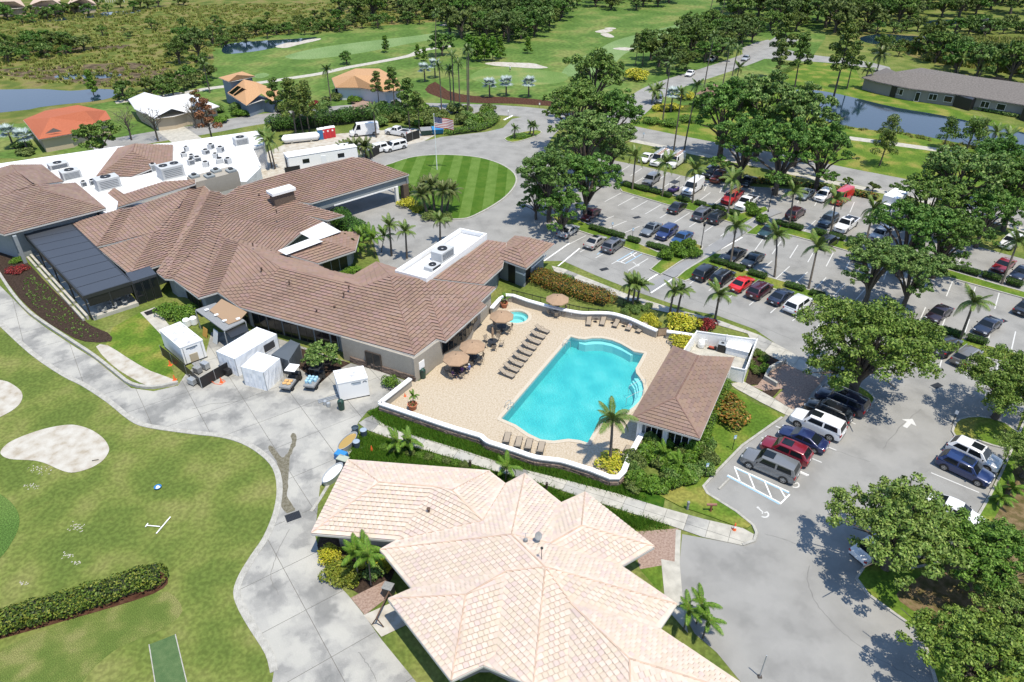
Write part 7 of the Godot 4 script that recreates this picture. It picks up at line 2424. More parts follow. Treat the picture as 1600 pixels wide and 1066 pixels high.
	for a in [[1025,160,3.0],[1018,162,3.0],[1170,150,3.6],[1190,152,3.4],[1150,130,4.0],[1346,240,0],[1545,238,4.0],[1566,240,3.6],[1510,235,5.0],[1348,138,5.0],[1495,118,4.5],[1530,122,4.5]]:
		if a[2]>0: palm("queen",gp(a[0],a[1]),a[2],Vector2(.2,0),"feathery palm "+("by the gatehouse" if a[0]<1200 else "around the lake"),"palms by the gatehouse" if a[0]<1200 else "palms around the lake",true)
	for a in [[572,395,3.4],[585,400,3.6],[580,388,3.2],[596,394,3.4],[566,405,2.8],[560,398,3.0]]: palm("bush",gp(a[0],a[1]),a[2]*.8,Vector2((a[0] - 580)*.05,.1),"arching green palm in the courtyard clump","palms in the courtyard clump",false,1.15)
	for a in [[560,905,3.0,"shop palm nearest the drive"],[580,915,3.4,"shop palm with the crossing trunk"],[573,892,2.6,"low shop palm between the others"],[640,706,1.2,"bushy palm in the shop lawn"],[620,706,1.2,"smaller bushy palm in the shop lawn"],[790,752,1.6,"palm poking up behind the shop hip"],[1068,985,2.2,"green palm at the shop eave, clubhouse side"],[1088,975,2.2,"green palm at the shop eave, drive side"],[1098,998,2.0,"low green palm at the shop eave"],[645,636,1.4,"small palm growing in the terracotta pot"],[788,480,1.3,"thin palm in the pot by the hot tub"],[1036,722,1.0,"spiky palm in the bed below the pool house"],[1060,742,1.0,"second spiky palm in the bed below the pool house"],[1558,790,.8,"yellow green palm on the verge"],[1575,775,.8,"second yellow green palm on the verge"]]:
		palm("bush",gp(a[0],a[1])+UP*.05,a[2],Vector2(.15,-.1),a[3],"",false,.95 if a[0]!=645 and a[0]!=788 else .5)
func small_things() -> void:
	var t:=thing("flagpole","tall white flagpole on the oval lawn","flagpole",gp(683,266))
	var b:=mb()
	b.tube(Vector3.ZERO,Vector3(0,10.6,0),.09,.05,10)
	part(t,"pole",b.done(),M.white)
	b=mb()
	b.lathe([Vector2(0,10.55),Vector2(.12,10.65),Vector2(.12,10.78),Vector2(0,10.88)],10)
	part(t,"ball",b.done(),M.galv)
	var f:=thing("flag","red, white and blue striped flag flying from the pole","flag",gp(683,266)+Vector3(.08,8.3,0))
	var wave:=func(x: float,y: float) -> Vector3: return Vector3(x,y - x*.14,sin(x*2.2)*.16*x/2.0)
	for k in 13:
		b=mb()
		var x0:=1.4 if k>=6 else .0
		for i in 10:
			var xa:=lerpf(x0,3.5,i/10.0)
			var xb:=lerpf(x0,3.5,(i+1)/10.0)
			b.quad(wave.call(xa,k*.15),wave.call(xb,k*.15),wave.call(xb,(k+1)*.15),wave.call(xa,(k+1)*.15),Vector3.BACK)
		part(f,"stripe",b.done(),mat(lin(.42,.02,.03)) if k % 2==0 else M.white)
	b=mb()
	for i in 5: b.quad(wave.call(i*.28,.9),wave.call((i+1)*.28,.9),wave.call((i+1)*.28,1.95),wave.call(i*.28,1.95),Vector3.BACK)
	var canton:=part(f,"canton",b.done(),mat(lin(.015,.025,.12)))
	b=mb()
	for y in 5:
		for x in 6:
			var c: Vector3=wave.call(.12+x*.23,1.0+y*.2)+Vector3(0,0,.012)
			b.quad(c+Vector3(-.05,0,0),c+Vector3(0,-.05,0),c+Vector3(.05,0,0),c+Vector3(0,.05,0),Vector3.BACK)
	part(canton,"stars",b.done(),M.white)
	for a in [[1095,388,3.6,"black post lamp at the bushy median end"],[1200,332,3.8,"black post lamp by the white pickup"]]:
		t=thing("post_lamp",a[3],"street lamp",gp(a[0],a[1]))
		b=mb()
		b.lathe([Vector2(.16,0),Vector2(.14,.3),Vector2(.06,.5),Vector2(.05,a[2])],10)
		part(t,"post",b.done(),M.black)
		b=mb()
		b.lathe([Vector2(.08,a[2]),Vector2(.17,a[2]+.12),Vector2(.20,a[2]+.5)],8)
		part(t,"lantern",b.done(),M.glass)
		b=mb()
		b.lathe([Vector2(.26,a[2]+.5),Vector2(.12,a[2]+.66),Vector2(.03,a[2]+.8),Vector2(0,a[2]+.8)],8)
		part(t,"cap",b.done(),M.black)
	for a in [[1144,704,2.0,.3,"blue and white sign on a black post in the lawn by the grey SUV"],[1101,748,2.0,.3,"blue and white sign on a black post by the leafy bed"],[956,363,1.7,.3,"accessible bay sign between hedge blocks"],[988,372,1.7,.3,"accessible bay sign beside the slate sedan"],[1487,664,1.9,-.9,"white sign board on the corner island by the white SUV"],[1005,216,1.2,0,"small dark sign on the avenue verge"],[794,187,2.2,.2,"white street sign at the roundabout exit"],[843,168,1.1,0,"white marker post on the far verge"]]:
		t=thing("sign_post",a[4],"sign",gp(a[0],a[1]),a[3])
		b=mb()
		b.tube(Vector3.ZERO,Vector3(0,a[2],0),.035,.035,6)
		part(t,"post",b.done(),M.black)
		b=mb()
		b.bbox(Vector3(0,a[2] - .22,.04),Vector3(.32,.46,.03),.01)
		part(t,"plate",b.done(),M.white if a[4].begins_with("white") else M.paint_blue)
		b=mb()
		b.box(Vector3(0,a[2] - .30,.06),Vector3(.2,.2,.01))
		part(t,"panel",b.done(),M.white)
	t=thing("alignment_frame","white pipe frame shaped like the letter Y lying on the golf lawn","frame",Vector3.ZERO)
	b=mb()
	b.tube(gp(244,834,.1),gp(266,808,.1),.06,.06,6)
	part(t,"long_pipe",b.done(),M.white)
	b=mb()
	b.tube(gp(228,821,.1),gp(250,823,.1),.05,.05,6)
	b.tube(gp(227,823.5,.1),gp(231,818,.1),.05,.05,6)
	part(t,"short_pipe",b.done(),M.white)
	t=thing("ball_bucket","small blue ball holder on the golf lawn","bucket",gp(247,763))
	b=mb()
	b.lathe([Vector2(.2,0),Vector2(.32,.18),Vector2(.34,.2),Vector2(.28,.2),Vector2(.2,.1),Vector2(0,.1)],14)
	part(t,"rim",b.done(),mat(lin(.02,.16,.40),.4))
	b=mb()
	b.lathe([Vector2(.22,.1),Vector2(.12,.24),Vector2(0,.27)],12)
	part(t,"balls",b.done(),M.white)
	b=mb()
	b.bbox(Vector3(0,.05,0),Vector3(.6,.05,.06),.01)
	one("bunker_rake","small dark rake lying in the kidney shaped bunker","rake",b.done(),M.black,gp(149,720)+UP*.03,.3)
	t=thing("practice_mat","green rectangular practice mat edged with white strips","mat",Vector3.ZERO)
	b=mb()
	b.prism(outline([[233,1008],[274,992],[295,1080],[246,1090]]),.0,.05)
	part(t,"turf",b.done(),ground_mat(noise(81,.03,[[.0,lin(.085,.155,.06)],[1.0,lin(.135,.205,.085)]],4,128),3.0,noise(11,.045,grey(.72,1.0),5,512),1.0))
	for e in [[233,1008,246,1090],[274,992,295,1080]]:
		panel(t,"edge_strip",gp(e[0],e[1]),gp(e[2],e[3]),.0,.07,M.kerb,.07)
	var r:=RandomNumberGenerator.new()
	r.seed=9
	b=mb()
	for c in [[120,825,14],[35,912,7],[108,868,8],[120,880,6],[60,732,16],[50,760,10]]:
		for k in c[2]*2:
			var p:=gp(c[0]+r.randfn()*c[2]*.55,c[1]+r.randfn()*c[2]*.28)
			b.box(p+UP*.012,Vector3(r.randf_range(.05,.16),.01,r.randf_range(.04,.10)),Basis(UP,r.randf()*3.0))
	var dv:=struct("divot_marks",b.done(),M.sand)
	dv.set_meta("kind","stuff")
	dv.set_meta("label","sandy divot marks scattered over the golf lawn")
	dv.set_meta("category","divots")
	t=thing("club_rack","dark wooden rack with splayed feet beside the pink roofed shop","rack",gp(600,958),-.25)
	b=mb()
	b.box(Vector3(0,1.0,0),Vector3(.1,.1,2.6))
	part(t,"rail",b.done(),M.wood_dark)
	for z in [-1.2,1.2]:
		b=mb()
		b.tube(Vector3(0,1.0,z),Vector3(-.5,0,z),.05,.05,6)
		b.tube(Vector3(0,1.0,z),Vector3(.5,0,z),.05,.05,6)
		part(t,"leg",b.done(),M.wood_dark)
	t=thing("ice_machine","pale grey box standing under the shop eave","box",gp(608,930),-.3)
	unit_box(t,"cabinet",Vector3.ZERO,Vector3(.8,1.1,.7),M.dark_metal)
	unit_box(t,"top",Vector3(0,1.1,0),Vector3(.84,.06,.74),M.grey_metal)
	t=thing("light_pole","thin pale pole at the drive beside the shop","pole",gp(1187,1058))
	b=mb()
	b.tube(Vector3.ZERO,Vector3(0,2.6,0),.05,.04,8)
	part(t,"shaft",b.done(),M.galv)
	unit_box(t,"base",Vector3.ZERO,Vector3(.3,.12,.3),M.bronze)
	person(gp(797,112),.4,"stand",Color(.4,.27,.2),Color(.6,.6,.6),Color(.03,.03,.04),"golfer in white top and dark shorts on the practice green")
	for k in 8:
		var p:=gp(150+8*k,500 - 3.2*k+(k % 2)*-6)+UP*.42
		var ch:=thing("patio_stool","pale patio seat in the shade under the dark patio roof","chair",p,k*.8,"seats under the patio roof")
		unit_box(ch,"seat",Vector3(0,.42,0),Vector3(.5,.08,.5),M.grey_metal)
		unit_box(ch,"backrest",Vector3(0,.5,.22),Vector3(.5,.4,.06),M.grey_metal)
		for s in [-1,1]:
			for z in [-1,1]: unit_box(ch,"leg",Vector3(s*.2,0,z*.2),Vector3(.04,.42,.04),M.galv)
const GREEN:=[Color(.060,.120,.026),Color(.092,.165,.036),Color(.130,.208,.050),Color(.180,.250,.072)]
const BRIGHT:=[Color(.075,.15,.018),Color(.10,.19,.022),Color(.135,.22,.03),Color(.06,.125,.016)]
const OLIVE:=[Color(.080,.115,.030),Color(.115,.155,.040),Color(.155,.195,.052),Color(.065,.098,.026)]
const PINE:=[Color(.06,.10,.022),Color(.085,.13,.03),Color(.12,.165,.038),Color(.16,.19,.05)]
const GOLD:=[Color(.30,.30,.02),Color(.40,.38,.03),Color(.22,.26,.02),Color(.48,.42,.05)]
const CROTON:=[Color(.10,.11,.015),Color(.24,.10,.02),Color(.16,.14,.02),Color(.07,.10,.015),Color(.30,.16,.04)]
const RED:=[Color(.22,.02,.025),Color(.14,.015,.02),Color(.30,.05,.04),Color(.06,.03,.02)]
const RUST:=[Color(.17,.075,.035),Color(.23,.10,.05),Color(.12,.06,.03)]
const SILVER:=[Color(.27,.33,.32),Color(.35,.41,.40),Color(.20,.26,.25)]
const GREYLEAF:=[Color(.16,.17,.13),Color(.22,.22,.18),Color(.12,.14,.09)]
func leaves(b: MB,lobes: Array,n: int,size: float,pal: Array,r: RandomNumberGenerator,shell:=.30,under:=-.55) -> void:
	var sum:=.0
	for l in lobes: sum+=l[1].x*l[1].z
	for l in lobes:
		var k:=int(n*l[1].x*l[1].z/sum)
		var tone:=r.randf_range(.82,1.15)
		for i in k:
			var d:=Vector3(r.randfn(),r.randfn(),r.randfn()).normalized()
			if d.y<under: d.y=-d.y*r.randf()
			var p: Vector3=l[0]+d*l[1]*(1.04 - shell*r.randf()*r.randf())
			b.col=pal[r.randi() % pal.size()]*(tone*r.randf_range(.85,1.15))
			b.col.a=1.0
			leaf_quad(b,p,size*r.randf_range(.6,1.15),r,d+UP*.3,.95)
func meshes_of(trunk: MB,crown: MB) -> Array:
	return [trunk.done(),crown.done()]
func broad_tree(seed_: int,R: float,H: float,n: int,size: float,pal: Array,lobes_n:=17,flat_:=.62) -> Array:
	var r:=RandomNumberGenerator.new()
	r.seed=seed_
	var t:=mb()
	var lobes:=[]
	var fork:=H*.27
	t.path([Vector3.ZERO,Vector3(.1,fork*.55,0),Vector3(0,fork,.1)],R*.075,R*.055,8)
	var cy:=H - R*flat_*.72
	for k in lobes_n:
		var a:=TAU*(k*.618+r.randf()*.16)
		var d:=sqrt((k+.5)/lobes_n)*R*r.randf_range(.62,.86)
		var s:=R*r.randf_range(.20,.36)
		var y:=cy+(1.0 - (d/R)*(d/R)*1.5)*R*flat_*.62+r.randf_range(-.22,.12)*R
		if k % 4==3: y-=R*.34
		var c:=Vector3(cos(a)*d,y,sin(a)*d)
		lobes.append([c,Vector3(s,s*r.randf_range(.62,.85),s*r.randf_range(.85,1.1))])
		t.path([Vector3(0,fork*r.randf_range(.75,1.0),0),Vector3(c.x*.35,lerpf(fork,c.y,.5),c.z*.35),c*Vector3(.8,.94,.8)],R*.04,R*.012,5)
		for q in 2: t.tube(Vector3(c.x*.55,lerpf(fork,c.y,.75),c.z*.55),c+Vector3(r.randfn(),r.randf()*.5,r.randfn())*s*.5,R*.014,R*.006,4,false)
	var c:=mb(true)
	var tufts:=[]
	for l in lobes:
		for k in 13:
			var d:=Vector3(r.randfn(),r.randfn()+.35,r.randfn()).normalized()
			if d.y<-.35: d.y*=-.5
			var s: float=l[1].x*r.randf_range(.20,.38)
			tufts.append([l[0]+d*l[1]*r.randf_range(.7,1.08),Vector3(s,s*.6,s)])
	leaves(c,tufts,n,size,pal,r,1.0,-.8)
	return meshes_of(t,c)
func pine_tree(seed_: int,R: float,H: float,n: int,size: float,pal: Array,from:=.45,clumps:=16) -> Array:
	var r:=RandomNumberGenerator.new()
	r.seed=seed_
	var t:=mb()
	t.path([Vector3.ZERO,Vector3(r.randf()*.3,H*.5,0),Vector3(0,H*.95,r.randf()*.3)],.17,.05,7)
	var lobes:=[]
	for k in clumps:
		var f:=lerpf(from,1.0,(k+.5)/clumps)
		var d:=R*(1.15 - f)/(1.15 - from)*r.randf_range(.45,.95)
		var a:=k*2.4+r.randf()
		var p:=Vector3(cos(a)*d,H*f,sin(a)*d)
		lobes.append([p,Vector3(R*.34,R*.20,R*.34)*r.randf_range(.75,1.15)])
		t.tube(Vector3(0,H*f - d*.4,0),p,.05,.02,4,false)
	var c:=mb(true)
	leaves(c,lobes,n,size,pal,r,.6,-.8)
	return meshes_of(t,c)
func bare_tree(seed_: int) -> Array:
	var r:=RandomNumberGenerator.new()
	r.seed=seed_
	var t:=mb()
	t.path([Vector3.ZERO,Vector3(.2,2.5,0),Vector3(0,4.5,.2)],.2,.12,7)
	for k in 16:
		var a:=k*2.4
		var y:=1.8+k*.19
		var p:=Vector3(cos(a)*r.randf_range(1.2,2.4),y+r.randf_range(1.2,2.6),sin(a)*r.randf_range(1.2,2.4))
		t.path([Vector3(0,y,0),p*Vector3(.5,.85,.5),p],.08,.02,5)
		for q in 4: t.tube(p*Vector3(.7,.92,.7),p+Vector3(r.randfn(),r.randf()*1.2,r.randfn())*.6,.03,.01,4,false)
	var c:=mb(true)
	leaves(c,[[Vector3(0,5,0),Vector3(2.2,1.6,2.2)]],60,.16,GREYLEAF,r,1.0)
	return meshes_of(t,c)
func shrub_mesh(seed_: int,lobes: Array,n: int,size: float,pal: Array) -> ArrayMesh:
	var r:=RandomNumberGenerator.new()
	r.seed=seed_
	var b:=mb(true)
	leaves(b,lobes,n,size,pal,r,.35,-.35)
	return b.done()
func frond_mesh(seed_: int,L: float,droop: float,pal: Array,fan:=false) -> ArrayMesh:
	var r:=RandomNumberGenerator.new()
	r.seed=seed_
	var b:=mb(true)
	if fan:
		b.col=pal[0]*.9
		b.tube(Vector3.ZERO,Vector3(0,0,-L*.45),.02,.015,4,false)
		for k in 13:
			var a:=lerpf(-2.0,2.0,k/12.0)
			var tip:=Vector3(sin(a)*L*.55,-absf(sin(a))*.08*L - droop*L*.18,-L*.45 - cos(a)*L*.55)
			var c:=Vector3(0,0,-L*.45)
			var s:=(tip - c).cross(UP).normalized()*L*.055
			b.col=pal[r.randi() % pal.size()]*r.randf_range(.85,1.15)
			b.quad(c,(c+tip)*.5 - s,tip,(c+tip)*.5+s,UP)
		return b.done()
	var pts:=[]
	for k in 9:
		var f:=k/8.0
		pts.append(Vector3(0,sin(f*1.4)*L*.22 - droop*f*f*L,-f*L*(1.0 - .25*droop*f)))
	b.col=Color(.16,.17,.05)
	for k in 8: b.tube(pts[k],pts[k+1],.03*(1.0 - k/9.0),.03*(1.0 - (k+1)/9.0),4,false)
	for k in range(2,34):
		var f:=k/34.0
		var i:=int(f*8)
		var p: Vector3=(pts[i] as Vector3).lerp(pts[i+1],f*8 - i)
		var dirv: Vector3=(pts[i+1] - pts[i]).normalized()
		var len:=L*.27*sin(PI*(.15+.8*f))*r.randf_range(.85,1.1)
		for s in [-1.0,1.0]:
			var side:=Vector3(s,0,0)
			var m: Vector3=p+(side*.8+dirv*.45)*len*.5+UP*.02
			var tip: Vector3=p+(side*.75+dirv*.55)*len - UP*len*r.randf_range(.35,.7)
			b.col=pal[r.randi() % pal.size()]*r.randf_range(.85,1.2)
			var w:=dirv*L*.012
			b.quad(p - w,m - w*1.3,m+w*1.3,p+w,UP)
			b.tri(m - w*1.3,tip,m+w*1.3,UP)
	return b.done()
func palm(kind: String,base: Vector3,H: float,lean: Vector2,label: String,group:="",single:=false,size:=1.0) -> void:
	var key:="palm_"+kind
	if not M.has(key):
		var pal: Array={"queen":[Color(.07,.13,.025),Color(.10,.17,.035),Color(.14,.20,.05),Color(.17,.19,.06)],"royal":[Color(.05,.10,.022),Color(.075,.13,.03),Color(.10,.15,.04)],"date":[Color(.06,.10,.025),Color(.085,.125,.035),Color(.13,.13,.05)],"silver":SILVER,"bush":BRIGHT}[kind]
		var fan:=kind=="silver"
		var L: float={"queen":2.5,"royal":2.0,"date":2.4,"silver":1.9,"bush":1.7}[kind]
		var ms:=[]
		for k in 3: ms.append(frond_mesh(k+5,L,[.12,.42,.85][k],pal,fan))
		M[key]=ms
	var t:=thing({"queen": "queen_palm","royal": "royal_palm","date": "date_palm","silver": "silver_palm","bush": "bush_palm"}[kind],label,"palm",base,.0,group)
	var r:=RandomNumberGenerator.new()
	r.seed=int(base.x*37+base.z*11)
	var top:=Vector3(lean.x,H,lean.y)
	var b:=mb()
	var tr: float={"queen": .15,"royal": .15,"date": .20,"silver": .2,"bush": .06}[kind]
	b.path([Vector3.ZERO,top*Vector3(.2,.3,.2),top*Vector3(.55,.65,.55),top],tr*1.15,tr*.72,8)
	if kind in ["queen","royal"] and H>3.0:b.tube(top*.93,top,tr*1.0,tr*.8,8)
	part(t,"trunk",b.done(),M.palm_bark)
	var n: int={"queen":13,"royal":14,"date":22,"silver":16,"bush":10}[kind]
	if kind=="queen":
		b=mb(true)
		b.col=Color(.12,.08,.04)
		for k in 10: b.tube(top - UP*.5,top - UP*(.7+r.randf()*.3)+Vector3(r.randfn(),0,r.randfn())*.16,.03,.01,4,false)
		part(t,"flower_stalks",b.done(),M.vc)
	if single:
		if not M.has(key+"_crown"):
			var c:=mb(true)
			for k in n: add_mesh(c,M[key][k % 3],Transform3D(Basis(UP,k*2.4)*Basis(Vector3.RIGHT,[.75,.25,-.2][k % 3]),Vector3.ZERO))
			M[key+"_crown"]=c.done()
		part(t,"crown",M[key+"_crown"],M.frond,Transform3D(Basis(UP,r.randf()*TAU).scaled(Vector3.ONE*size),top))
	else:
		var cr:=Node3D.new()
		cr.name="crown"
		t.add_child(cr)
		cr.position=top
		for k in n: part(cr,"frond",M[key][k % 3],M.frond,Transform3D((Basis(UP,k*2.4+r.randf()*.4)*Basis(Vector3.RIGHT,[.8,.3,-.15][k % 3]+r.randf_range(-.15,.15))).scaled(Vector3.ONE*size*r.randf_range(.9,1.1)),Vector3.ZERO))
func add_mesh(b: MB,m: ArrayMesh,t: Transform3D) -> void:
	var a:=m.surface_get_arrays(0)
	var v: PackedVector3Array=a[Mesh.ARRAY_VERTEX]
	var n: PackedVector3Array=a[Mesh.ARRAY_NORMAL]
	b.v.append_array(t*v)
	for q in n: b.n.append((t.basis*q).normalized())
	b.c.append_array(a[Mesh.ARRAY_COLOR])
func plant_tree(kind: String,px: float,py: float,rpx: float,label: String,group:="") -> void:
	if not M.has("tree_"+kind):
		match kind:
			"oak_big":M["tree_"+kind]=[broad_tree(1,7.0,9.0,28000,.165,[Color(.08,.142,.028),Color(.115,.185,.038),Color(.155,.228,.052),Color(.205,.27,.072)],30),broad_tree(2,7.0,8.6,28000,.165,[Color(.082,.145,.026),Color(.118,.19,.036),Color(.16,.23,.05),Color(.21,.275,.07)],28)]
			"oak":M["tree_"+kind]=[broad_tree(3,5.0,8.5,13000,.175,GREEN),broad_tree(4,5.0,8.0,13000,.175,GREEN,15),broad_tree(5,5.0,8.8,13000,.175,[Color(.06,.12,.026),Color(.09,.162,.036),Color(.125,.20,.048)],19)]
			"light_oak":M["tree_"+kind]=[broad_tree(6,6.0,7.6,23000,.165,[Color(.088,.152,.028),Color(.125,.198,.038),Color(.17,.24,.053),Color(.22,.285,.072)],26)]
			"far":M["tree_"+kind]=[broad_tree(7,5.0,6.4,4600,.33,GREEN,12),broad_tree(8,5.0,6.0,4600,.33,OLIVE,12,.7),broad_tree(9,5.0,7.2,4600,.33,[Color(.06,.10,.024),Color(.085,.135,.034),Color(.115,.17,.045)],13,.75)]
			"cypress":M["tree_"+kind]=[pine_tree(10,2.4,8.0,2200,.3,BRIGHT,.14,22)]
			"pine":M["tree_"+kind]=[pine_tree(11,2.6,11.0,2600,.24,PINE,.42,15),pine_tree(12,2.8,10.0,2600,.24,PINE,.35,17)]
			"rusty":M["tree_"+kind]=[pine_tree(13,2.2,7.5,1500,.2,RUST,.35,13)]
			"sparse":M["tree_"+kind]=[pine_tree(14,3.2,7.0,1900,.22,PINE,.4,12)]
			"bare":M["tree_"+kind]=[bare_tree(15)]
			"yard":M["tree_"+kind]=[broad_tree(16,3.0,4.0,4200,.2,GREEN,12,.7)]
			"bush":M["tree_"+kind]=[broad_tree(17,2.6,3.2,1500,.3,GREEN,8,.8),broad_tree(18,2.6,3.0,1500,.3,OLIVE,8,.8)]
	var set_: Array=M["tree_"+kind]
	var spec: Array={"oak_big":[6.6,6.0],"oak":[4.4,5.4],"light_oak":[6.0,5.0],"far":[5.0,5.0],"cypress":[2.4,4.2],"pine":[2.6,8.0],"rusty":[2.2,5.0],"sparse":[3.2,4.8],"bare":[2.4,4.2],"yard":[3.0,2.5],"bush":[2.6,1.6]}[kind]
	var at:=gp(px,py,spec[1])
	var s: float=rpx*at.distance_to(Vector3(0,EYE,0))/FOCAL/spec[0]
	s=clampf(s,.35,1.7)
	at=gp(px,py,spec[1]*s)
	at.y=.0
	var t:=thing({"oak_big": "oak_tree","oak": "oak_tree","light_oak": "oak_tree","far": "tree","cypress": "cypress_tree","pine": "pine_tree","rusty": "rusty_tree","sparse": "open_tree","bare": "bare_tree","yard": "fig_tree","bush": "bush"}[kind],label,"tree" if kind!="bush" else "bush",at,fmod(px*1.7+py,TAU),group)
	t.scale=Vector3.ONE*s
	var m: Array=set_[int(px*7+py*3) % set_.size()]
	part(t,"trunk",m[0],M.bark)
	part(t,"crown",m[1],M.leaf_tones[int(px+py*2) % 3])
func wood(kind: String,poly: Array,count: int,r0: float,r1: float,label: String,group: String,seed_: int) -> void:
	var o:=outline(poly)
	var lo:=o[0]
	var hi:=o[0]
	for q in o:
		lo=lo.min(q)
		hi=hi.max(q)
	var r:=RandomNumberGenerator.new()
	r.seed=seed_
	var put:=[]
	var tries:=0
	while put.size()<count and tries<6000:
		tries+=1
		var p:=Vector2(r.randf_range(lo.x,hi.x),r.randf_range(lo.y,hi.y))
		if not Geometry2D.is_point_in_polygon(p,o): continue
		var s:=r.randf_range(r0,r1)
		var ok:=true
		for q in put:
			if p.distance_to(q[0])<(s+q[1])*.52:
				ok=false
				break
		if not ok: continue
		put.append([p,s])
		var base: float={"far":5.0,"bush":2.6,"cypress":2.4,"pine":2.6}[kind]
		plant_tree(kind,0,0,1,label,group)
		var t: Node3D=get_child(get_child_count() - 1)
		t.position=Vector3(p.x,0,p.y)
		t.scale=Vector3(1,r.randf_range(.85,1.15),1)*(s/base)
		t.rotation.y=r.randf()*TAU
		var set_: Array=M["tree_"+kind]
		var m: Array=set_[r.randi() % set_.size()]
		(t.get_child(0) as MeshInstance3D).mesh=m[0]
		(t.get_child(1) as MeshInstance3D).mesh=m[1]
		(t.get_child(1) as MeshInstance3D).material_override=M.leaf_tones[r.randi() % 3]
func blob(called: String,label: String,px: float,py: float,R: float,h: float,pal: Array,leaf:=.13,group:="") -> void:
	var key:="blob%s%d" % [str(pal[0]),int(leaf*100)]
	if not M.has(key):
		M[key]=[]
		for k in 2:
			var r:=RandomNumberGenerator.new()
			r.seed=40+k
			var lobes:=[]
			for i in 9:
				var a:=i*2.4
				var d:=sqrt(i/9.0)*.66
				lobes.append([Vector3(cos(a)*d,.42+r.randf()*.25 - d*.2,sin(a)*d),Vector3(.36,.34,.36)])
			M[key].append(shrub_mesh(50+k,lobes,1500,leaf/1.6,pal))
	var t:=thing(called,label,"shrub",gp(px,py),px,group)
	t.scale=Vector3(R,h,R)
	part(t,"foliage",M[key][int(px) % 2],M.leaf)
	var b:=mb()
	for k in 5: b.tube(Vector3(.08*cos(k*1.3),0,.08*sin(k*1.3)),Vector3(.45*cos(k*1.3),.5,.45*sin(k*1.3)),.03,.015,4,false)
	part(t,"stem",b.done(),M.bark)
func hedge(called: String,label: String,px: Array,w: float,h: float,pal: Array,density:=130.0,leaf:=.12,group:="") -> void:
	var p:=smooth(outline(px),3,false) if px.size()>2 else outline(px)
	var r:=RandomNumberGenerator.new()
	r.seed=int(px[0][0]*3+px[0][1])
	var lobes:=[]
	for i in p.size() - 1:
		var l:=p[i].distance_to(p[i+1])
		var n:=maxi(1,int(l/(w*.45)))
		for k in n:
			var q:=p[i].lerp(p[i+1],(k+.5)/n)
			lobes.append([Vector3(q.x+r.randfn()*w*.05,h*.5,q.y+r.randfn()*w*.05),Vector3(w*.5,h*r.randf_range(.46,.58),w*.5)*r.randf_range(.92,1.08)])
	var b:=mb(true)
	leaves(b,lobes,int(density*lobes.size()*w*(w*.45+h)),leaf,pal,r,.25,-.5)
	var c:=p[p.size()/2]
	var t:=thing(called,label,"hedge",Vector3.ZERO,.0,group)
	part(t,"foliage",b.done(),M.leaf)
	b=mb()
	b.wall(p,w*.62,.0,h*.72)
	part(t,"twigs",b.done(),M.twig)
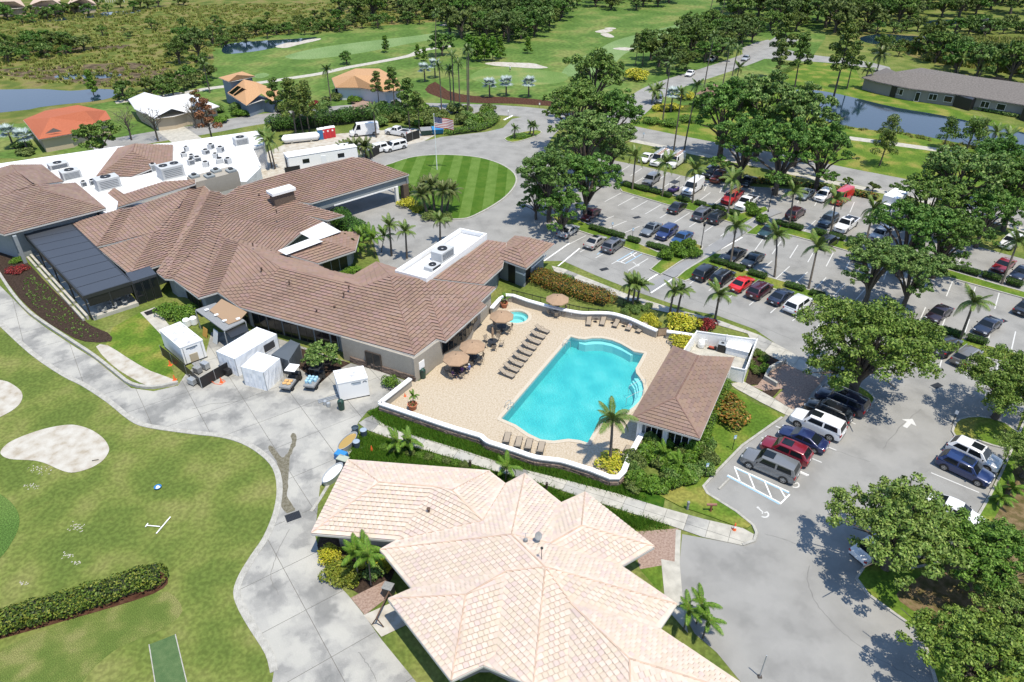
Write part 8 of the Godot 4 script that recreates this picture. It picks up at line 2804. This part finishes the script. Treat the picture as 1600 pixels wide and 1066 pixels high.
func plants() -> void:
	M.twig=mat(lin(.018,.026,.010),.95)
	var r:=RandomNumberGenerator.new()
	r.seed=3
	var hm:=[]
	for k in 2:
		var lobes:=[]
		for i in 4: lobes.append([Vector3(-.9+.6*i,.46,0),Vector3(.50,.46,.55)])
		hm.append(shrub_mesh(60+k,lobes,1500,.085,[Color(.035,.085,.012),Color(.05,.11,.016),Color(.07,.135,.02)]))
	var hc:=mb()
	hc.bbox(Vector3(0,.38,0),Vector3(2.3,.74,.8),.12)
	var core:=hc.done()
	var rows:=[["clipped green hedge block on the median by the ladder vans",[[982,293],[995,296],[1005,299],[1023,303],[1041,308],[1067,315],[1094,322],[1122,330],[1145,336]]],["clipped green hedge block on the median by the blue cars",[[932,361],[946,366],[964,371],[990,379],[1020,388],[1037,392]]],
		["clipped green hedge block on the long median by the white crew cab",[[1222,354],[1243,359],[1280,368],[1307,374],[1335,381],[1486,421],[1514,428],[1548,437],[1583,447]]],["clipped green hedge block on the long median by the red hatchback",[[1124,413],[1150,422],[1183,433],[1241,452],[1276,464],[1450,515],[1486,525],[1525,536]]]]
	for row in rows:
		for a in row[1]:
			var q:=gp(a[0],a[1])+UP*.12
			var d:=g2(a[0]+10,a[1]+2.9) - g2(a[0],a[1])
			var t:=thing("hedge_block",row[0],"hedge",q,atan2(-d.y,d.x),"hedge blocks on the car park medians")
			t.scale=Vector3(r.randf_range(.75,1.05),r.randf_range(.9,1.15),1.0)
			part(t,"foliage",hm[r.randi() % 2],M.leaf)
			part(t,"twigs",core,M.twig)
	hedge("croton_hedge","thick orange and green hedge outside the entry pavilion",[[836,436],[862,447],[890,456],[920,466],[948,474]],3.6,1.7,CROTON,70.0,.11)
	hedge("golf_hedge","long leafy hedge in a mulch bed on the golf lawn",[[-30,992],[10,980],[60,962],[110,950],[160,935],[210,916],[250,903]],2.3,1.35,[Color(.06,.10,.015),Color(.10,.15,.02),Color(.17,.19,.03),Color(.04,.07,.012)],85.0,.12)
	sheet("hedge_bed",smooth(outline([[-30,1005],[40,988],[110,968],[180,948],[240,928],[262,912],[258,898],[240,895],[180,915],[110,940],[-30,985]]),2),.02,M.red_mulch)
	hedge("clipped_hedge","narrow dark clipped hedge along the pool house wall",[[1136,607],[1122,640],[1108,672],[1098,694]],1.0,1.6,BRIGHT,120.0,.09)
	hedge("round_hedge","low rounded hedge beside the roundabout sidewalk",[[700,210],[725,207],[750,203],[768,195],[772,188]],2.6,1.3,BRIGHT,50.0,.16)
	hedge("tall_hedge","tall dark green hedge behind the portable toilets",[[425,203],[470,200],[520,194],[560,189],[602,184],[640,186]],4.5,3.2,[Color(.03,.075,.012),Color(.045,.10,.016),Color(.06,.12,.02)],30.0,.22)
	hedge("portico_hedge","tall green hedge between the clubhouse roofs and the porte cochere",[[528,348],[546,362],[566,378]],3.6,2.8,[Color(.03,.08,.012),Color(.045,.11,.016),Color(.065,.14,.022)],55.0,.16)
	hedge("villa_hedge","low hedge under the windows of the lakeside villas",[[1420,152],[1470,160],[1530,172],[1600,186]],1.2,.8,GREEN,50.0,.2)
	hedge("street_hedge","long dark hedge row beside the avenue footpath",[[1180,285],[1230,290],[1290,298],[1330,304],[1370,312]],1.6,1.1,CROTON+GREEN,40.0,.18)
	var n:=0
	for a in [["yellow_shrub","large yellow green shrub between the pool gate and the footway",1066,513,2.6,1.9,GOLD],["yellow_shrub","yellow shrub beside the pool gate on the hedge side",1013,504,1.4,1.3,GOLD],["yellow_shrub","small yellow shrub against the curved wall by the gate",1022,511,1.0,1.0,GOLD],["yellow_shrub","yellow shrub inside the terrace by the pool house corner",1064,540,1.9,1.5,GOLD],["yellow_shrub","yellow ring of leaves at the foot of the deck palm",954,725,1.9,.9,GOLD],["red_shrub","dark red shrub at the corner of the white plant enclosure",1104,514,1.5,1.5,RED],["croton_shrub","big red and green croton between the pool house and the cars",1140,655,2.6,1.9,CROTON],["croton_shrub","croton hugging the clipped hedge by the pool house",1132,632,1.7,1.6,CROTON],["green_shrub","round bright green shrub inside the orange hedge",884,446,1.3,1.8,BRIGHT],
		["yellow_shrub","yellow shrub by the porte cochere pier",638,322,2.2,1.4,GOLD],["yellow_shrub","yellow shrub between the date palms and the pier",652,330,1.6,1.2,GOLD],["green_shrub","lime green shrub behind the pier",638,304,1.6,2.0,BRIGHT],["variegated_shrub","low variegated shrub under the date palms",672,341,2.2,1.0,OLIVE],["variegated_shrub","low variegated shrub at the lawn edge of the date palms",694,343,2.0,1.0,OLIVE],
		["green_shrub","leafy green shrub by the white path of the porch",263,491,1.9,1.7,BRIGHT],["green_shrub","leafy green shrub between the drums and the clubhouse",288,497,2.2,1.7,BRIGHT],["green_shrub","spiky green plant by the yard end of the terrace wall",610,604,1.2,1.4,BRIGHT],["red_shrub","small red bedding plants at the pavilion end of the mulch bed",26,424,1.8,.6,RED],["green_shrub","bright green plant at the pavilion end of the mulch bed",27,410,1.2,.8,BRIGHT],
		["shop_shrub","yellow green shrub at the drive edge under the pink roof",515,872,1.3,1.2,GOLD],["shop_shrub","clipped olive shrub nearest the cart drive",527,898,1.7,1.1,[Color(.14,.17,.02),Color(.20,.21,.03),Color(.09,.12,.015)]],["shop_shrub","olive shrub between the shop palms",546,905,1.3,1.1,[Color(.14,.17,.02),Color(.20,.21,.03),Color(.09,.12,.015)]],["shop_shrub","dark green rounded shrub under the shop eave",586,900,1.1,1.2,GREEN],["shop_shrub","pale variegated shrub beneath the shop palms",576,880,1.1,1.1,GOLD],["shop_shrub","variegated shrub next to the dark one under the shop eave",600,886,1.1,1.0,GOLD],
		["green_shrub","bright green clipped shrub in the clubhouse courtyard",545,425,2.0,.9,BRIGHT],["magenta_shrub","magenta shrub in front of the solar house",494,167,1.8,1.6,RED],["gatehouse_shrub","mounded green shrub on the bank below the gatehouse",1018,193,2.6,1.4,BRIGHT],["gatehouse_shrub","wide green shrub on the bank beside the royal palm",1046,196,3.0,1.4,BRIGHT],["gatehouse_shrub","green shrub under the avenue palms",1074,190,2.6,1.5,BRIGHT],["yellow_shrub","yellow flowering shrub at the avenue mouth",992,124,4.5,3.0,GOLD],["yellow_shrub","yellow shrub by the gatehouse wall",1068,154,3.4,1.8,GOLD],["yellow_shrub","yellow flower bank beside the gatehouse island",1050,170,3.0,1.2,GOLD],["yellow_shrub","yellow flower bank nearest the royal palm",1030,172,2.6,1.2,GOLD],["island_shrub","clipped low hedge on the small traffic island",815,214,2.4,.8,BRIGHT]]:
		blob(a[0],a[1],a[2],a[3],a[4],a[5],a[6])
	r.seed=12
	for k in 46:
		var x:=r.randf_range(985,1106)
		var y:=lerpf(692,772 - absf(x - 1020)*.38,r.randf())+maxf(0,1000 - x)*1.2
		var big:=k % 4==0
		blob("bed_plant","broad leaved green plant in the bed below the pool house",x,y,r.randf_range(.8,1.4),r.randf_range(1.0,1.9),[BRIGHT,GREEN,OLIVE,BRIGHT][k % 4],.2,"plants in the bed below the pool house")
	for k in 14: blob("bed_plant","small green plant in the bed behind the plant enclosure",1170+r.randf()*30,545+r.randf()*50,.6,.7,BRIGHT if k % 2 else OLIVE,.16,"plants behind the enclosure")
	for k in 12: blob("bed_plant","low green plant between the curved wall and the footway",975+r.randf()*45,474+r.randf()*24,.7,.8,GREEN if k % 3 else OLIVE,.14,"plants along the curved wall")
	for k in 10: blob("bed_plant","dry tufted plant in the shop lawn beside the footpath",600+k*14,702+k*3.0,.6,.6,OLIVE if k % 2 else BRIGHT,.14,"tufts in the shop lawn")
	for a in [[1085,402],[1055,392],[1170,330],[1190,350],[1075,388],[1040,405],[1178,338],[1065,402]]: blob("median_shrub","loose light green shrub at the open end of a median",a[0],a[1],1.3,1.8,BRIGHT,.18,"shrubs at the median ends")
	for k in 22: blob("house_shrub","garden shrub around the houses on the village street",[380,500,430,470,360,520,545,600,640,330,20,60][k % 12]+r.randf_range(-22,22),[185,170,175,168,178,155,160,165,172,190,232,238][k % 12]+r.randf_range(-7,7),r.randf_range(1.2,2.2),r.randf_range(1.0,2.2),[BRIGHT,GREEN,OLIVE][k % 3],.2,"garden shrubs on the village street")
	for k in 40: blob("bank_shrub","rounded shrub in the planting between the roundabout and the village street",590+r.randf()*180,172+r.randf()*26,r.randf_range(1.4,2.6),r.randf_range(1.4,2.8),[BRIGHT,GREEN,OLIVE,PINE][k % 4],.22,"shrubs behind the roundabout")
	sheet("shrub_bed",smooth(outline([[680,128],[700,142],[740,150],[800,152],[860,158],[866,166],[800,162],[720,160],[680,150],[664,140]]),2),.03,M.red_mulch)
	var tuft:=mb(true)
	leaves(tuft,[[Vector3(0,.08,0),Vector3(.16,.12,.16)]],26,.09,OLIVE+GREEN,r,.6)
	scatter("bedding_plants",[[40,425],[70,445],[105,482],[140,516],[165,525],[130,530],[100,514],[60,485],[35,455]],tuft.done(),M.leaf,220,.5,1.0,5)
	var reed:=mb(true)
	for k in 40:
		var a:=r.randf()*TAU
		var p:=Vector3(cos(a),0,sin(a))*r.randf()*.9
		var tip:=p+Vector3(r.randfn()*.3,r.randf_range(.3,.7),r.randfn()*.3)
		reed.col=[Color(.16,.20,.04),Color(.21,.23,.05),Color(.28,.25,.08),Color(.12,.165,.032)][k % 4]
		var w:=Vector3(.12,0,.06).rotated(UP,a)
		reed.tri(p - w,tip,p+w,Vector3(0,.3,1))
	var marsh:=[[-150,110],[60,130],[175,138],[250,132],[330,92],[338,70],[440,52],[600,38],[740,20],[740,2],[300,8],[-150,40]]
	scatter("marsh_grass",marsh,reed.done(),M.leaf,3200,.6,1.4,8)
	scatter("marsh_grass",[[1400,70],[1500,58],[1650,62],[1650,125],[1500,104],[1440,94]],reed.done(),M.leaf,900,1.0,2.0,9)
	scatter("shore_reeds",[[1290,193],[1360,204],[1420,209],[1480,221],[1560,235],[1620,244],[1620,250],[1480,227],[1420,214],[1300,198]],reed.done(),M.leaf,90,.4,.8,10)
	var blade:=mb(true)
	for k in 24:
		var p:=Vector3(r.randfn()*.2,0,r.randfn()*.2)
		blade.col=[Color(.05,.13,.012),Color(.08,.17,.016),Color(.11,.20,.025)][k % 3]
		blade.tri(p - Vector3(.03,0,0),p+Vector3(r.randfn()*.08,r.randf_range(.14,.30),r.randfn()*.08),p+Vector3(.03,0,.02),Vector3(0,.5,1))
	scatter("grass_tufts",[[580,646],[598,640],[645,660],[700,680],[750,696],[800,716],[880,736],[965,758],[1010,782],[960,768],[880,746],[800,726],[725,702],[682,689],[625,672],[600,661]],blade.done(),M.leaf,1600,.8,1.5,11)
	scatter("grass_tufts",[[555,690],[575,678],[650,703],[725,726],[770,740],[832,756],[950,794],[1046,824],[990,828],[880,788],[765,744],[700,738],[548,718]],blade.done(),M.leaf,1500,.8,1.5,12)
func scatter(called: String,px: Array,mesh: ArrayMesh,m: Material,count: int,s0: float,s1: float,seed_: int) -> void:
	var o:=outline(px)
	var lo:=o[0]
	var hi:=o[0]
	for q in o:
		lo=lo.min(q)
		hi=hi.max(q)
	var r:=RandomNumberGenerator.new()
	r.seed=seed_
	var ts:=[]
	var tries:=0
	while ts.size()<count and tries<count*30:
		tries+=1
		var p:=Vector2(r.randf_range(lo.x,hi.x),r.randf_range(lo.y,hi.y))
		if Geometry2D.is_point_in_polygon(p,o): ts.append(Transform3D(Basis(UP,r.randf()*TAU).scaled(Vector3.ONE*r.randf_range(s0,s1)),Vector3(p.x,.02,p.y)))
	var mm:=MultiMesh.new()
	mm.transform_format=MultiMesh.TRANSFORM_3D
	mm.mesh=mesh
	mm.instance_count=ts.size()
	for i in ts.size(): mm.set_instance_transform(i,ts[i])
	var n:=MultiMeshInstance3D.new()
	n.name=numbered(called)
	n.multimesh=mm
	n.material_override=m
	add_child(n)
	tag(n,{"marsh_grass": "olive and yellow marsh grass covering the wet ground","bedding_plants": "small bedding plants in the long mulch bed beside the patio","grass_tufts": "long green grass along the footpath edges","shore_reeds": "reeds along the lake shore"}[called],"grass","","stuff")
func _ready() -> void:
	rng.seed=20
	setup()
	materials()
	M.tile=vmat(.85)
	M.tile.metallic_specular=.25
	M.louvre=mat(lin(.055,.062,.075),.45,.2)
	ground()
	shop()
	pool_hut()
	clubhouse()
	pergola()
	houses()
	pool_area()
	service_yard()
	car_park()
	plants()
	trees()
	small_things()
const ROOF_CLUB={"v":[[59.4,289.4,7.30],[64.4,296.2,7.19],[165,326,4.60],[118,286,4.60],[6,367,4.60],[-40,353,4.60],[-20,314,5.81],[17.5,258,7.13],[65,257.5,4.20],[100,284,4.20],[50,289.4,7.31],[26,268.8,7.44],[-20,286.5,6.38],[-20,269,6.16],[162.5,307.5,3.91],[178.8,293.8,4.66],[193.8,303.8,4.70],[255,284.4,6.58],[305,280.6,7.71],[305,287.5,7.49],[181,325,3.84],[111,350,3.30],[188.8,326.9,4.93],[151,386,3.30],[208.8,323.8,4.79],[176,380.5,3.30],[298.8,293.1,6.69],[265.6,356,4.95],[240.6,363.8,4.77],[318.8,290,6.60],[260,411,3.30],[203.8,430,3.30],[155,390,3.30],[329,299,6.71],[257.5,436,3.30],[245,426,3.30],[342.5,300,6.56],[348.8,305,6.33],[338,330,5.64],[271,437,3.30],[352.5,338,5.39],[343,364,5.05],[351.9,373.8,4.89],[310,466,3.30],[373.8,381,4.66],[340,457,3.30],[438,418.8,5.32],[375,481,3.30],[565.6,449.4,5.19],[609.4,431.9,5.99],[647.5,556,3.30],[774,449.8,3.30],[751,472,3.37],[671.5,466,4.59],[664,466,4.57],[682,530,3.30],[696,534,3.30],[760,478,3.30],[379,376,4.36],[436,397,3.46],[485,411,3.30],[512,423,3.30],[552.5,431,3.30],[588,410,3.30],[619,420,3.86],[660,437,5.12],[355,304,6.30],[480,337.5,3.85],[505,347.5,3.30],[470,365,3.28],[485,372.5,5.50],[437,392,3.44],[497,374,4.80],[530,362,4.00],[562.5,364,3.15],[555,392,3.30],[496,412,3.30],[447,397,4.52],[676,436,5.08],[761.5,375.5,4.87],[791,380,4.11],[785,418,3.30],[755,445,3.30],[372,292,6.75],[440,272,6.84],[549,246,6.75],[570,247.5,6.46],[639,273,4.60],[486,318,4.60],[466,316,4.89],[537.5,337,3.40],[511,344.5,3.29]],
	"f":[[1,2,4],[0,3,2,1],[6,0,1,4,5],[7,8,9,0,10,11],[13,7,11,12],[12,11,10,0,6],[20,14,15,16,17,18,19],[21,22,23],[22,24,25,23],[24,26,27,28,25],[26,29,30,31,28,27],[32,28,31],[29,33,34,35,30],[33,36,37,38,39,34],[38,40,41,42,43,39],[42,44,45,43],[44,46,47,45],[46,48,49,50,47],[49,51,52,53,54,55,50],[54,53,56,55],[53,52,57,56],[42,58,59,60,61,62,48,46,44],[62,63,49,48],[63,64,65,51,49],[37,66,67,68,69,40,38],[40,69,71,59,58,42,41],[73,74,75,72],[72,75,76,77],[78,79,80,81,82],[83,84,85,86,87,88,89],[83,89,90,91,67,66]]}
const ROOF_VAULT={"v":[[184,232,4.60],[211,225,6.50],[207,237,6.58],[151,276,4.60],[205,276.5,4.35],[236,264,4.91],[247,259,5.15],[269,256,4.49],[270,227,4.60]],
	"f":[[0,1,2,3],[2,6,5,4,3],[2,1,8,7,6]]}
const ROOF_TOWER={"v":[[806.5,385,4.73],[768,400,3.60],[822,420,3.60],[866.5,381.5,3.60],[827.5,372,4.70],[805,369,3.60]],
	"f":[[0,1,2],[0,2,3,4],[1,0,4,5]]}
const ROOF_HUT={"v":[[1052,541,3.10],[1147.5,559,3.10],[1093,686,3.10],[986,655,3.10],[1091,556,4.46],[1055,622,4.47]],
	"f":[[0,4,5,3],[4,1,2,5],[5,2,3]]}
const ROOF_SHOP={"v":[[543.7,719.5,3.20],[486.5,834,3.20],[593,754.5,4.59],[676,761,4.58],[706,767,4.67],[765,737,3.20],[754,815,4.37],[790,757,3.20],[621,845,3.20],[594,860,3.20],[799,836,5.45],[820,741,3.20],[877,787,3.20],[859,850,4.64],[914,770,3.20],[908.5,822,4.62],[1022,855,3.20],[971,885,3.20],[852,887,5.49],[1057,945,3.20],[1031,983,3.20],[892,944,4.64],[983,1030,4.90],[1105,1066,3.89],[1155,1066,3.20],[985,1075,4.50],[886,1075,5.50],[886,1068,3.37],[644,920,3.20],[607,937,3.20],[728,930,4.68],[790,894,4.84],[705,1064,3.20],[755,1040,3.20],[775,1022,3.42],[833,1072,3.56],[1185,1093,3.20],[1010,1130,3.20]],
	"f":[[0,1,2],[0,2,3,4,5],[2,1,8,3],[3,8,6,4],[5,4,6,7],[8,9,10,11,7,6],[11,10,13,12],[12,13,15,14],[14,15,16],[15,13,17,16],[10,18,19,17,13],[18,19,20,21],[21,20,24,36,22],[22,36,37,25],[21,22,25,27],[18,21,27,35],[9,28,31,18,10],[28,29,30,31],[29,32,30],[30,32,33,34,31],[31,34,33,35,18]]}
